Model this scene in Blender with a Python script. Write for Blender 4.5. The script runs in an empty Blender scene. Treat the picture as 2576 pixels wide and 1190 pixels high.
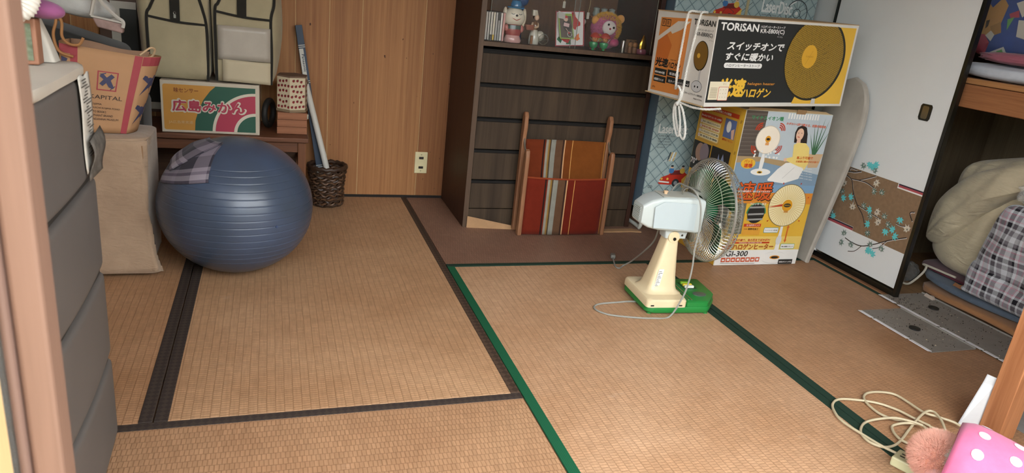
import bpy, bmesh, math, random
from math import sin, cos, pi, sqrt, atan2, radians
from mathutils import Vector, Matrix, noise as mnoise

SC = bpy.context.scene
COL = SC.collection
random.seed(7)

# ------------------------------------------------------------------ camera
def camera_setup():
    cam = bpy.data.cameras.new('camera')
    ob = bpy.data.objects.new('camera', cam)
    COL.objects.link(ob)
    cam.sensor_fit = 'HORIZONTAL'
    cam.sensor_width = 36.0
    cam.lens = 24.558
    cam.clip_start = 0.02
    yaw, pitch, roll = 0.3497, -0.3310, 0.1134
    fwd = Vector((sin(yaw) * cos(pitch), cos(yaw) * cos(pitch), sin(pitch)))
    right = Vector((cos(yaw), -sin(yaw), 0))
    up = right.cross(fwd)
    r2 = right * cos(roll) + up * sin(roll)
    u2 = -right * sin(roll) + up * cos(roll)
    m = Matrix((r2, u2, -fwd)).transposed().to_4x4()
    m.translation = Vector((-0.6366, -1.5072, 1.0149))
    ob.matrix_world = m
    cam.dof.use_dof = True
    cam.dof.focus_distance = 2.7
    cam.dof.aperture_fstop = 9.0
    SC.camera = ob
camera_setup()

# ------------------------------------------------------------------ daylight and exposure
def world_setup():
    w = bpy.data.worlds.new('overcast_sky')
    SC.world = w
    w.use_nodes = True
    bg = w.node_tree.nodes['Background']
    bg.inputs['Color'].default_value = (0.95, 0.98, 1.0, 1)
    bg.inputs['Strength'].default_value = 3.0
world_setup()
SC.view_settings.view_transform = 'Standard'
SC.view_settings.look = 'None'
SC.view_settings.gamma = 1.0
SC.view_settings.use_curve_mapping = False
SC.view_settings.exposure = 1.66

# ------------------------------------------------------------------ materials
def lin(h):
    h = h.lstrip('#')
    out = []
    for i in (0, 2, 4):
        c = int(h[i:i + 2], 16) / 255.0
        out.append(c / 12.92 if c <= 0.04045 else ((c + 0.055) / 1.055) ** 2.4)
    return tuple(out) + (1.0,)

class NT:
    def __init__(s, name):
        s.m = bpy.data.materials.new(name)
        s.m.use_nodes = True
        s.t = s.m.node_tree
        s.b = s.t.nodes['Principled BSDF']
    def n(s, typ, **kw):
        nd = s.t.nodes.new(typ)
        for k, v in kw.items():
            if k.startswith('i_'):
                nd.inputs[k[2:].replace('_', ' ')].default_value = v
            else:
                setattr(nd, k, v)
        return nd
    def l(s, a, b):
        s.t.links.new(a, b)
    def coord(s, scale=(1, 1, 1), rot=(0, 0, 0), loc=(0, 0, 0), src='Object'):
        tc = s.n('ShaderNodeTexCoord')
        mp = s.n('ShaderNodeMapping')
        mp.inputs['Scale'].default_value = scale
        mp.inputs['Rotation'].default_value = rot
        mp.inputs['Location'].default_value = loc
        s.l(tc.outputs[src], mp.inputs['Vector'])
        return mp.outputs['Vector']
    def math(s, op, a, b=None, c=None):
        nd = s.n('ShaderNodeMath', operation=op)
        for i, x in enumerate((a, b, c)):
            if x is None: continue
            if isinstance(x, (int, float)): nd.inputs[i].default_value = x
            else: s.l(x, nd.inputs[i])
        return nd.outputs[0]
    def ramp(s, fac, stops, interp='LINEAR'):
        r = s.n('ShaderNodeValToRGB')
        r.color_ramp.interpolation = interp
        el = r.color_ramp.elements
        while len(el) > 1: el.remove(el[0])
        el[0].position = stops[0][0]; el[0].color = stops[0][1]
        for p, c in stops[1:]:
            e = el.new(p); e.color = c
        s.l(fac, r.inputs[0])
        return r.outputs[0]
    def mix(s, fac, a, b, mode='MIX'):
        m = s.n('ShaderNodeMix', data_type='RGBA', blend_type=mode)
        for i, x in ((0, fac), (6, a), (7, b)):
            if isinstance(x, (int, float)): m.inputs[i].default_value = x
            elif isinstance(x, tuple): m.inputs[i].default_value = x
            else: s.l(x, m.inputs[i])
        return m.outputs[2]
    def noise(s, vec, scale, detail=4, rough=0.55, dist=0):
        nd = s.n('ShaderNodeTexNoise')
        nd.inputs['Scale'].default_value = scale
        nd.inputs['Detail'].default_value = detail
        nd.inputs['Roughness'].default_value = rough
        nd.inputs['Distortion'].default_value = dist
        s.l(vec, nd.inputs['Vector'])
        return nd.outputs['Fac']
    def bump(s, h, strength, dist=0.002):
        b = s.n('ShaderNodeBump')
        b.inputs['Strength'].default_value = strength
        b.inputs['Distance'].default_value = dist
        s.l(h, b.inputs['Height'])
        s.l(b.outputs[0], s.b.inputs['Normal'])
    def set(s, rough=None, metal=None, spec=None, color=None, sheen=None, coat=None):
        if rough is not None: s.b.inputs['Roughness'].default_value = rough
        if metal is not None: s.b.inputs['Metallic'].default_value = metal
        if spec is not None: s.b.inputs['Specular IOR Level'].default_value = spec
        if sheen is not None: s.b.inputs['Sheen Weight'].default_value = sheen
        if coat is not None: s.b.inputs['Coat Weight'].default_value = coat
        if color is not None:
            if isinstance(color, tuple): s.b.inputs['Base Color'].default_value = color
            else: s.l(color, s.b.inputs['Base Color'])

def mul(c, k):
    return tuple(min(1, x * k) for x in c[:3]) + (1.0,)

_mats = {}
def plain(hexc, rough=0.6, metal=0, spec=0.4, var=0.10, vs=9, bump=0, bs=300, sheen=None, coat=None, name=None):
    key = (hexc, rough, metal, spec, var, vs, bump, bs, sheen, coat)
    if key in _mats: return _mats[key]
    t = NT(name or 'paint_' + hexc.strip('#'))
    c = lin(hexc)
    v = t.coord()
    f = t.noise(v, vs, 5, 0.6)
    t.set(rough, metal, spec, t.ramp(f, [(0.3, mul(c, 1 - var)), (0.7, mul(c, 1 + var))]), sheen, coat)
    if bump:
        t.bump(t.noise(v, bs, 3, 0.6), bump, 0.001)
    _mats[key] = t.m
    return t.m

def fabric(hexc, rough=0.9, var=0.12, vs=14, bump=0.25, thread=900, name=None):
    key = ('fab', hexc, rough, var, vs, bump, thread)
    if key in _mats: return _mats[key]
    t = NT(name or 'cloth_' + hexc.strip('#'))
    c = lin(hexc)
    v = t.coord()
    f = t.noise(v, vs, 6, 0.65)
    t.set(rough, 0, 0.15, t.ramp(f, [(0.28, mul(c, 1 - var)), (0.72, mul(c, 1 + var))]), 0.15)
    w = t.noise(v, thread, 2, 0.5)
    t.bump(w, bump, 0.0008)
    _mats[key] = t.m
    return t.m

def wood(name, c1, c2, axis='Z', scale=1.0, rough=0.5, spec=0.35, streak=0.5, spots=None, fine=1.0, grain=1.0, dist=1.6):
    t = NT(name)
    g_ = 9 * grain
    st = {'X': (0.35, g_, g_), 'Y': (g_, 0.35, g_), 'Z': (g_, g_, 0.35)}[axis]
    v = t.coord(scale=tuple(x * scale for x in st))
    a = t.noise(v, 2.2, 6, 0.62, dist)
    v2 = t.coord(scale=tuple(x * scale * 7 for x in st))
    b = t.noise(v2, 2.5, 3, 0.6, 0.3)
    f = t.math('ADD', t.math('MULTIPLY', a, 1 - 0.35 * fine), t.math('MULTIPLY', b, 0.35 * fine))
    col = t.ramp(f, [(0.5 - streak * 0.3, lin(c1)), (0.5 + streak * 0.3, lin(c2))])
    if spots:
        vv = t.coord(scale=(1, 1, 0.6))
        s = t.noise(vv, 60, 2, 0.5)
        m = t.math('GREATER_THAN', s, 0.745)
        col = t.mix(m, col, lin(spots))
    t.set(rough, 0, spec, col)
    t.bump(b, 0.12, 0.001)
    return t.m

def tatami(name, c1, c2, rot=pi / 2, loc=(0, 0, 0)):
    t = NT(name)
    v = t.coord(rot=(0, 0, rot), loc=loc)
    bt = t.n('ShaderNodeTexBrick')
    bt.inputs['Scale'].default_value = 1.0
    bt.inputs['Brick Width'].default_value = 0.0100
    bt.inputs['Row Height'].default_value = 0.021
    bt.inputs['Mortar Size'].default_value = 0.0013
    bt.inputs['Mortar Smooth'].default_value = 0.6
    bt.inputs['Bias'].default_value = 0.0
    bt.offset = 0.5
    bt.inputs['Color1'].default_value = (0.92, 0.92, 0.92, 1)
    bt.inputs['Color2'].default_value = (1.08, 1.08, 1.08, 1)
    bt.inputs['Mortar'].default_value = (0.70, 0.66, 0.62, 1)
    # slight wobble so the weave is not machine straight
    wob = t.n('ShaderNodeTexNoise'); wob.inputs['Scale'].default_value = 9
    t.l(v, wob.inputs['Vector'])
    sc = t.n('ShaderNodeVectorMath', operation='SCALE'); sc.inputs['Scale'].default_value = 0.004
    t.l(wob.outputs['Color'], sc.inputs[0])
    ad = t.n('ShaderNodeVectorMath', operation='ADD')
    t.l(v, ad.inputs[0]); t.l(sc.outputs[0], ad.inputs[1])
    t.l(ad.outputs[0], bt.inputs['Vector'])
    big = t.noise(v, 2.2, 7, 0.6)
    base = t.ramp(big, [(0.32, lin(c1)), (0.68, lin(c2))])
    vs = t.coord(rot=(0, 0, rot), scale=(160, 14, 1))
    st = t.noise(vs, 1.0, 3, 0.6)
    base = t.mix(0.55, base, t.ramp(st, [(0.3, (0.72, 0.68, 0.62, 1)), (0.7, (1.15, 1.12, 1.1, 1))]), 'MULTIPLY')
    colr = t.mix(0.9, base, bt.outputs['Color'], 'MULTIPLY')
    # pale scuffs with their own shapes
    sc2 = t.noise(t.coord(scale=(1, 2.2, 1)), 5.5, 8, 0.72)
    colr = t.mix(t.ramp(sc2, [(0.63, (0, 0, 0, 1)), (0.75, (0.35, 0.35, 0.35, 1))]), colr, lin('#cdb7a4'))
    t.set(0.5, 0, 0.42, colr)
    h = t.math('ADD', t.math('MULTIPLY', bt.outputs['Fac'], -1.0), t.math('MULTIPLY', st, 0.6))
    t.bump(h, 0.45, 0.0016)
    return t.m

def brocade(name, c1, c2, scale=60.0, amt=1.0):
    t = NT(name)
    v = t.coord(rot=(0, 0, pi / 4))
    ck = t.n('ShaderNodeTexChecker'); ck.inputs['Scale'].default_value = scale
    t.l(v, ck.inputs['Vector'])
    w = t.noise(t.coord(), 700, 2, 0.5)
    col = t.mix(ck.outputs['Fac'], lin(c1), lin(c2))
    col = t.mix(0.4, col, t.ramp(w, [(0.3, (0.7, 0.7, 0.7, 1)), (0.7, (1.3, 1.3, 1.3, 1))]), 'MULTIPLY')
    t.set(0.75, 0, 0.25, col)
    t.bump(w, 0.3, 0.001)
    return t.m

def stripes(t, sock, freq, stops, off=0.0):
    f = t.math('FRACT', t.math('ADD', t.math('MULTIPLY', sock, freq), off))
    return t.ramp(f, stops, 'CONSTANT')

def plaid(name, fu, fv, stops_u, stops_v, ax=('Y', 'Z'), rough=0.85, hatch=0, src='Object'):
    t = NT(name)
    v = t.coord(src=src)
    sp = t.n('ShaderNodeSeparateXYZ'); t.l(v, sp.inputs[0])
    a = stripes(t, sp.outputs[ax[0]], fu, stops_u)
    b = stripes(t, sp.outputs[ax[1]], fv, stops_v)
    if hatch:
        d = t.math('FRACT', t.math('MULTIPLY', t.math('ADD', sp.outputs[ax[0]], sp.outputs[ax[1]]), hatch))
        m = t.math('GREATER_THAN', d, 0.5)
        col = t.mix(m, a, b)
        col = t.mix(0.55, col, t.mix(0.5, a, b))
    else:
        col = t.mix(0.5, a, b)
    t.set(rough, 0, 0.2, col, 0.1)
    t.bump(t.noise(t.coord(), 900, 2), 0.25, 0.0008)
    return t.m

def glassy(name, tint=(1, 1, 1, 1), alpha=0.12, rough=0.05, spec=0.5):
    t = NT(name)
    t.set(rough, 0, spec, tint)
    t.b.inputs['Alpha'].default_value = alpha
    return t.m

WHITE = plain('#e8e6e2', 0.6)
BLACK = plain('#171715', 0.5)

# ------------------------------------------------------------------ mesh builder (world coordinates)
ROOT = {}
class MB:
    def __init__(s, T=None):
        s.v = []; s.f = []; s.mi = []; s.T = T; s.cur = 0; s.uv = {}
    def pt(s, p):
        p = Vector(p)
        if s.T is not None: p = s.T @ p
        s.v.append(p[:])
        return len(s.v) - 1
    def face(s, idx):
        s.f.append(tuple(idx)); s.mi.append(s.cur)
    def poly(s, pts):
        s.face([s.pt(p) for p in pts])
    def box(s, x0, x1, y0, y1, z0, z1):
        i = [s.pt((x, y, z)) for z in (z0, z1) for y in (y0, y1) for x in (x0, x1)]
        for q in ((0, 2, 3, 1), (4, 5, 7, 6), (0, 1, 5, 4), (2, 6, 7, 3), (0, 4, 6, 2), (1, 3, 7, 5)):
            s.face([i[k] for k in q])
        return s
    def loft(s, rings, cap0=True, cap1=True, closed=True, loop=False):
        ids = [[s.pt(p) for p in r] for r in rings]
        n = len(ids[0])
        pairs = list(zip(ids[:-1], ids[1:]))
        if loop: pairs.append((ids[-1], ids[0]))
        for a, b in pairs:
            for k in range(n if closed else n - 1):
                k2 = (k + 1) % n
                s.face((a[k], a[k2], b[k2], b[k]))
        if closed and not loop:
            if cap0: s.face(ids[0][::-1])
            if cap1: s.face(ids[-1])
        return s
    def prism(s, pts, d0, d1, ax='Z'):
        # 2-D outline swept along an axis; pts are the two other coordinates in order
        def mk(p, d):
            return {'Z': (p[0], p[1], d), 'Y': (p[0], d, p[1]), 'X': (d, p[0], p[1])}[ax]
        return s.loft([[mk(p, d0) for p in pts], [mk(p, d1) for p in pts]])
    def tube(s, path, r, n=8, closed=False, cap=True, flat=None):
        P = [Vector(p) for p in path]
        m = len(P); rings = []
        prev = None
        for i in range(m):
            if closed: d = P[(i + 1) % m] - P[i - 1]
            else: d = P[min(i + 1, m - 1)] - P[max(i - 1, 0)]
            if d.length < 1e-9: d = Vector((0, 0, 1))
            d.normalize()
            if prev is None:
                u = Vector((0, 0, 1)) if abs(d.z) < 0.9 else Vector((1, 0, 0))
                u = (u - d * u.dot(d)).normalized()
            else:
                u = prev - d * prev.dot(d)
                if u.length < 1e-6:
                    u = Vector((1, 0, 0)) - d * d.x
                u.normalize()
            prev = u
            w = d.cross(u)
            rr = r[i] if isinstance(r, (list, tuple)) else r
            fu, fw = flat if flat else (1, 1)
            rings.append([P[i] + u * (rr * fu * cos(2 * pi * k / n)) + w * (rr * fw * sin(2 * pi * k / n)) for k in range(n)])
        s.loft(rings, cap, cap, True, closed)
        return s
    def cyl(s, a, b, r0, r1=None, n=20):
        a = Vector(a); b = Vector(b)
        return s.tube([a, b], [r0, r0 if r1 is None else r1], n)
    def lathe(s, prof, c=(0, 0, 0), n=28, ax='Z', sx=1.0, sy=1.0, a0=0.0):
        c = Vector(c); rings = []
        for r, h in prof:
            r = max(r, 1e-5)
            ring = []
            for k in range(n):
                a = 2 * pi * k / n + a0
                x, y = r * cos(a) * sx, r * sin(a) * sy
                ring.append(c + Vector({'Z': (x, y, h), 'X': (h, x, y), 'Y': (y, h, x)}[ax]))
            rings.append(ring)
        return s.loft(rings)
    def ball(s, c, r, n=20, m=12, fn=None):
        c = Vector(c)
        rx, ry, rz = (r, r, r) if isinstance(r, (int, float)) else r
        rings = []
        for i in range(m + 1):
            th = pi * i / m
            st = max(sin(th), 1e-4)
            ring = []
            for k in range(n):
                ph = 2 * pi * k / n
                d = Vector((st * cos(ph), st * sin(ph), -cos(th)))
                q = Vector((d.x * rx, d.y * ry, d.z * rz))
                if fn: q = fn(d, q)
                ring.append(c + q)
            rings.append(ring)
        return s.loft(rings)
    def sbox(s, c, r, p=4.0, n=32, m=18, fn=None):
        # soft box: superellipsoid
        def f(d, q):
            k = (abs(d.x) ** p + abs(d.y) ** p + abs(d.z) ** p) ** (-1.0 / p)
            e = Vector((d.x * k, d.y * k, d.z * k))
            q = Vector((e.x * r[0], e.y * r[1], e.z * r[2]))
            return fn(e, q) if fn else q
        return s.ball(c, r, n, m, f)
    def grid(s, fn, nu, nv, closeu=False):
        ids = [[s.pt(fn(i / nu, j / nv)) for i in range(nu if closeu else nu + 1)] for j in range(nv + 1)]
        n = len(ids[0])
        for j in range(nv + 1):
            for i in range(n): s.uv[ids[j][i]] = (i / nu, j / nv)
        for j in range(nv):
            for i in range(n if closeu else n - 1):
                i2 = (i + 1) % n
                s.face((ids[j][i], ids[j][i2], ids[j + 1][i2], ids[j + 1][i]))
        return s
    def build(s, name, mats, parent=None, loc=None, bevel=0, seg=2, smooth=False, solid=0, sub=0, angle=35, fix=True):
        if not isinstance(mats, (list, tuple)): mats = [mats]
        if parent is not None:
            base = ROOT.get(parent.name, Vector((0, 0, 0)))
        else:
            base = Vector(loc) if loc is not None else Vector((0, 0, 0))
        me = bpy.data.meshes.new(name)
        me.from_pydata([(Vector(p) - base)[:] for p in s.v], [], s.f)
        for m in mats: me.materials.append(m)
        if s.uv and not bevel:
            ul = me.uv_layers.new(name='surface')
            for lp in me.loops: ul.data[lp.index].uv = s.uv.get(lp.vertex_index, (0, 0))
        for p, k in zip(me.polygons, s.mi): p.material_index = min(k, len(mats) - 1)
        if fix or bevel:
            bm = bmesh.new(); bm.from_mesh(me)
            if fix: bmesh.ops.recalc_face_normals(bm, faces=bm.faces)
            if bevel:
                ed = [e for e in bm.edges if len(e.link_faces) == 2 and e.calc_face_angle(0) > radians(angle)]
                bmesh.ops.bevel(bm, geom=ed, offset=bevel, segments=seg, affect='EDGES', profile=0.5, clamp_overlap=True)
            bm.to_mesh(me); bm.free()
        if smooth:
            me.polygons.foreach_set('use_smooth', [True] * len(me.polygons))
            try: me.set_sharp_from_angle(angle=radians(smooth if smooth > 1 else 50))
            except Exception: pass
        me.update()
        o = bpy.data.objects.new(name, me)
        COL.objects.link(o)
        if parent is not None:
            o.parent = parent
        else:
            o.location = base
        ROOT[o.name] = base
        if solid:
            md = o.modifiers.new('thickness', 'SOLIDIFY'); md.thickness = solid; md.offset = 0
        if sub:
            md = o.modifiers.new('smooth', 'SUBSURF'); md.levels = sub; md.render_levels = sub
        return o

def tag(o, label, cat, group=None):
    o['label'] = label; o['category'] = cat
    if group: o['group'] = group
    return o
def struct(o):
    o['kind'] = 'structure'
    return o
def thing(name, label, cat, loc=(0, 0, 0), group=None):
    o = bpy.data.objects.new(name, None)
    o.empty_display_size = 0.05
    COL.objects.link(o)
    o.location = loc
    ROOT[o.name] = Vector(loc)
    return tag(o, label, cat, group)
def copy_thing(o, delta, label):
    c = o.copy(); COL.objects.link(c)
    c.location = Vector(o.location) + Vector(delta)
    c['label'] = label
    for ch in list(o.children):
        k = ch.copy(); COL.objects.link(k); k.parent = c
        for g in list(ch.children):
            q = g.copy(); COL.objects.link(q); q.parent = k
    return c

def smoothpath(pts, n=6, closed=False):
    P = [Vector(p) for p in pts]; out = []
    m = len(P)
    rng = range(m if closed else m - 1)
    for i in rng:
        if closed: a, b, c, d = P[i - 1], P[i], P[(i + 1) % m], P[(i + 2) % m]
        else: a, b, c, d = P[max(i - 1, 0)], P[i], P[i + 1], P[min(i + 2, m - 1)]
        for k in range(n):
            t = k / n
            out.append(0.5 * ((2 * b) + (c - a) * t + (2 * a - 5 * b + 4 * c - d) * t * t + (3 * b - a - 3 * c + d) * t ** 3))
    if not closed: out.append(P[-1])
    return out

def frame(o, ex, ey):
    ex = Vector(ex).normalized(); ey = Vector(ey).normalized()
    ez = ex.cross(ey)
    m = Matrix((ex, ey, ez)).transposed().to_4x4()
    m.translation = Vector(o)
    return m

# ------------------------------------------------------------------ flat print on a face
_fc = {}
def glyphs(s, bold=0.0):
    k = (s, bold)
    if k not in _fc:
        c = bpy.data.curves.new('lettering', 'FONT')
        c.body = s; c.size = 1.0; c.offset = bold; c.resolution_u = 3
        o = bpy.data.objects.new('lettering', c)
        COL.objects.link(o)
        me = bpy.data.meshes.new_from_object(o)
        _fc[k] = ([v.co.copy() for v in me.vertices], [tuple(p.vertices) for p in me.polygons])
        bpy.data.objects.remove(o); bpy.data.meshes.remove(me); bpy.data.curves.remove(c)
    return _fc[k]

class Face:
    """A printed face: u to the right, v up, metres, on the plane o + u*ex + v*ey."""
    def __init__(s, parent, o, ex, ey, step=0.00025, warp=None):
        s.p = parent; s.T = frame(o, ex, ey); s.step = step
        s.seq = 0; s.parts = []; s.texts = []; s.art = MB(s.T); s.txt = MB(s.T); s.am = []; s.tm = []; s.warp = warp
    def _slot(s, lst, m):
        if m not in lst: lst.append(m)
        return lst.index(m)
    def _w(s, u, v, l):
        l = l + s.seq * 0.006
        if s.warp:
            a = s.warp(u, v); return (a[0], a[1], a[2] + l * s.step)
        return (u, v, l * s.step)
    def poly(s, pts, m, layer=1):
        s.art.cur = s._slot(s.am, m); s.seq += 1
        s.art.poly([s._w(u, v, layer) for u, v in pts])
    def rect(s, u0, v0, u1, v1, m, layer=1):
        s.poly([(u0, v0), (u1, v0), (u1, v1), (u0, v1)], m, layer)
    def rrect(s, u0, v0, u1, v1, r, m, layer=1):
        pts = []
        for cx, cy, a in ((u1 - r, v0 + r, -90), (u1 - r, v1 - r, 0), (u0 + r, v1 - r, 90), (u0 + r, v0 + r, 180)):
            for k in range(5):
                t = radians(a + k * 22.5); pts.append((cx + r * cos(t), cy + r * sin(t)))
        s.poly(pts, m, layer)
    def disc(s, u, v, r, m, layer=1, ry=None, n=36, clip=None, a0=0, a1=360):
        ry = ry or r
        pts = [(u + r * cos(radians(a0 + (a1 - a0) * k / n)), v + ry * sin(radians(a0 + (a1 - a0) * k / n))) for k in range(n + (0 if a1 - a0 == 360 else 1))]
        if clip: pts = [(min(max(a, clip[0]), clip[2]), min(max(b, clip[1]), clip[3])) for a, b in pts]
        s.poly(pts, m, layer)
    def ring(s, u, v, r0, r1, m, layer=1, n=36, a0=0, a1=360, clip=None):
        s.art.cur = s._slot(s.am, m)
        for k in range(n):
            t0 = radians(a0 + (a1 - a0) * k / n); t1 = radians(a0 + (a1 - a0) * (k + 1) / n)
            s.seq += 0.2
            q = [(u + r0 * cos(t0), v + r0 * sin(t0)), (u + r1 * cos(t0), v + r1 * sin(t0)), (u + r1 * cos(t1), v + r1 * sin(t1)), (u + r0 * cos(t1), v + r0 * sin(t1))]
            if clip:
                q = [(min(max(a, clip[0]), clip[2]), min(max(b, clip[1]), clip[3])) for a, b in q]
            s.art.poly([s._w(a, b, layer) for a, b in q])
    def line(s, pts, w, m, layer=2):
        s.art.cur = s._slot(s.am, m)
        for (a, b), (c, d) in zip(pts[:-1], pts[1:]):
            L = sqrt((c - a) ** 2 + (d - b) ** 2) or 1e-6
            nx, ny = -(d - b) / L * w / 2, (c - a) / L * w / 2; s.seq += 0.5
            s.art.poly([s._w(*q, layer) for q in ((a - nx, b - ny), (c - nx, d - ny), (c + nx, d + ny), (a + nx, b + ny))])
    def text(s, body, u, v, h, m, w=None, layer=3, bold=0.0, shear=0.0, rot=0.0, center=False):
        V, F = glyphs(body)
        if not V: return
        x0 = min(p.x for p in V); x1 = max(p.x for p in V); y0 = min(p.y for p in V); y1 = max(p.y for p in V)
        ky = h / (y1 - y0); kx = ky if w is None else w / (x1 - x0)
        s.txt = MB(s.T); s.texts.append((s.txt, m))
        cr, sr = cos(rot), sin(rot)
        off = -(x1 - x0) * kx / 2 if center else 0
        rad = bold * ky * 0.75
        nd = 0 if bold == 0 else (8 if bold > 0.07 else 4)
        for (ox, oy) in [(0.0, 0.0)] + [(rad * cos(2 * pi * k / nd), rad * sin(2 * pi * k / nd)) for k in range(nd)]:
            ids = []; s.seq += 5
            for p in V:
                a = (p.x - x0) * kx + off; b = (p.y - y0) * ky
                a += b * shear + ox; b += oy
                ids.append(s.txt.pt(s._w(u + a * cr - b * sr, v + a * sr + b * cr, layer)))
            for f in F: s.txt.face([ids[k] for k in f])
    def build(s, art='printed_design', txt='lettering'):
        s.flush(art)
        for t, m in s.texts:
            if t.f: t.build(txt, m, s.p, fix=False)
    def flush(s, art):
        if s.art.f: s.art.build(art, s.am, s.p, fix=False)
        s.art = MB(s.T); s.am = []

# ================================================================== THE ROOM
BACK = 1.85
M_pale = plain('#c4a878', 0.7)
M_panel = wood('plywood_panel', '#7e5130', '#a8764a', 'Z', 0.9, 0.55, 0.3, 0.6, grain=3.2, dist=0.5, spots='#4a2b18')
M_panel2 = wood('plywood_panel_light', '#875936', '#b07e50', 'Z', 1.1, 0.55, 0.3, 0.6, grain=3.6, dist=0.4, spots='#4a2b18')
M_panel3 = wood('plywood_panel_dark', '#76492b', '#9c6a42', 'Z', 0.8, 0.55, 0.3, 0.6, grain=3.0, dist=0.7, spots='#43261a')
M_plaster = plain('#9c8a74', 0.9, bump=0.2, bs=150)
M_ceil = wood('ceiling_boards', '#8a6a48', '#b5946a', 'Y', 1.0, 0.6)
M_under = plain('#5a4634', 0.9)

floor = struct(MB().box(-1.8, 1.8, -0.9, BACK, -0.09, -0.034).build('floor', M_under))
T1 = tatami('tatami_sunworn', '#a98260', '#bf9a77')
T1.name = 'tatami_rush_gold'
T2 = tatami('tatami_rush_tan', '#9f7859', '#b28d6c', rot=0.0)
T3 = tatami('tatami_rush_light', '#b08866', '#c4a080', loc=(0.3, 0.1, 0))
T4 = tatami('tatami_rush_brown', '#a17856', '#b58d6b', loc=(0.1, 0.5, 0))
T5 = tatami('tatami_rush_reddish', '#7c5c4c', '#90705e', rot=0.0)
B_dark = brocade('border_brown_brocade', '#3a2c22', '#4c3b2f', 62)
B_black = brocade('border_black_brocade', '#352c28', '#40362f', 80)
B_green = brocade('border_green_brocade', '#12492f', '#185a3b', 300)
B_dkgreen = brocade('border_dark_green', '#182b22', '#203a2d', 300)
def mat(x0, x1, y0, y1, m, borders):
    g = 0.0015
    o = MB().box(x0 + g, x1 - g, y0 + g, y1 - g, -0.034, 0).build('tatami_mat', m, floor, bevel=0.002)
    for b, (a0, a1, b0, b1) in borders:
        MB().box(a0 + g, a1 - g, b0 + g, b1 - g, -0.004, 0.0014).build('cloth_border', b, o, bevel=0.001, seg=1)
mat(-0.9, 0, 0.03, BACK, T1, [(B_dark, (-0.03, 0, 0.03, BACK)), (B_black, (-0.9, -0.867, 0.03, BACK))])
mat(-1.8, -0.9, 0.03, BACK, T4, [(B_black, (-0.933, -0.9, 0.03, BACK)), (B_black, (-1.8, -1.767, 0.03, BACK))])
mat(-1.8, 0, -0.9, 0.03, T2, [(B_black, (-1.8, 0, 0.0, 0.03)), (B_black, (-1.8, 0, -0.9, -0.87))])
mat(0, 0.9, -0.9, 0.93, T3, [(B_green, (0, 0.032, -0.9, 0.93)), (B_dkgreen, (0.868, 0.9, -0.9, 0.93))])
mat(0.9, 1.78, -0.9, 0.93, T4, [(B_dkgreen, (0.9, 0.932, -0.9, 0.93)), (B_dkgreen, (1.755, 1.78, -0.9, 0.93))])
mat(0, 1.78, 0.93, BACK, T5, [(B_dkgreen, (0, 1.78, 0.93, 0.957))])

# back wall: plywood panels with pale open joints
wall_back = struct(MB().box(-1.9, 1.9, BACK + 0.0008, BACK + 0.1, 0, 2.4).build('wall_back', M_pale))
edges = [0.043 - 0.145 * k for k in range(13, -1, -1) if k != 1] + [0.188, 0.48, 0.77, 1.06, 1.35, 1.8]
for i, (a, b) in enumerate(zip(edges[:-1], edges[1:])):
    MB().box(a + 0.0008, b - 0.0008, BACK, BACK + 0.007, 0.012, 2.38).build('wall_panel', (M_panel, M_panel2, M_panel3, M_panel2, M_panel)[i % 5], wall_back, bevel=0.001, seg=1)
struct(MB().box(-1.8, 1.8, BACK - 0.004, BACK + 0.004, -0.004, 0.012).build('baseboard_back', plain('#1e1815', 0.8)))
struct(MB().box(-1.9, -1.8, -0.95, BACK + 0.1, 0, 2.4).build('wall_left', M_plaster))
struct(MB().box(-1.95, 2.75, -0.98, BACK + 0.1, 2.38, 2.44).build('ceiling', M_ceil))
struct(MB().box(-1.9, 2.75, -1.0, -0.9, 1.85, 2.4).build('wall_front', M_plaster))
struct(MB().box(1.2, 1.86, -1.0, -0.9, 0, 1.85).build('wall_front_blocker', M_plaster))  # unseen wall, added to keep sky light off the table leg's front
struct(MB().box(-14, 14, -7.2, -7.0, -0.5, 2.3).build('wall_sky_blocker', plain('#6f7466', 0.9, var=0.2)))  # unseen wall, added to block sky light near the horizon

# veranda and ground outside the opening
struct(MB().box(-2.6, 3.2, -2.2, -0.9, -0.1, -0.03).build('floor_veranda', wood('veranda_boards', '#8a6a4c', '#b29068', 'X', 0.8, 0.6)))
struct(MB().box(-30, 30, -40, -2.2, -0.6, -0.5).build('ground_outside', plain('#8f8b82', 0.9)))
struct(MB().box(-30, 30, -2.2, 30, -0.6, -0.55).build('ground_under_house', plain('#6f6a62', 0.9)))

struct(MB().box(-3.5, 3.8, -1.75, -0.9, 2.44, 2.50).build('roof_sky_blocker', wood('sky_blocker_boards', '#7a6048', '#98795a', 'X', 0.8, 0.7)))  # unseen roof, added to cut overhead sky light around the opening
# sliding door at the left of the opening
M_door = wood('door_stile_shaded', '#745a4c', '#806455', 'Z', 1.4, 0.6, 0.2, 0.6, fine=0.6)  # wood darkened: the stile's shade is put into its colour
M_door2 = wood('door_post_sunlit', '#c8a878', '#dcc090', 'Z', 1.4, 0.5, 0.35, 0.6)  # bright tone paints direct sun onto the outer strip
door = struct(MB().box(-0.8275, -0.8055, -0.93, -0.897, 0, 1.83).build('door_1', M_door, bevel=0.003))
MB().box(-0.8365, -0.829, -0.934, -0.900, 0, 1.83).build('stile_bead', wood('door_bead_shaded', '#6a544b', '#765e54', 'Z', 1.4, 0.5), door, bevel=0.003)  # bead colour darkened for shade like the stile
MB().box(-0.829, -0.827, -0.925, -0.905, 0, 1.83).build('groove', plain('#8a6653', 0.7), door)
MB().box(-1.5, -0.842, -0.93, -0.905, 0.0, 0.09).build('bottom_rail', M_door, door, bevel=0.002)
MB().box(-1.5, -0.842, -0.93, -0.905, 1.74, 1.83).build('top_rail', M_door, door, bevel=0.002)
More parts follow.
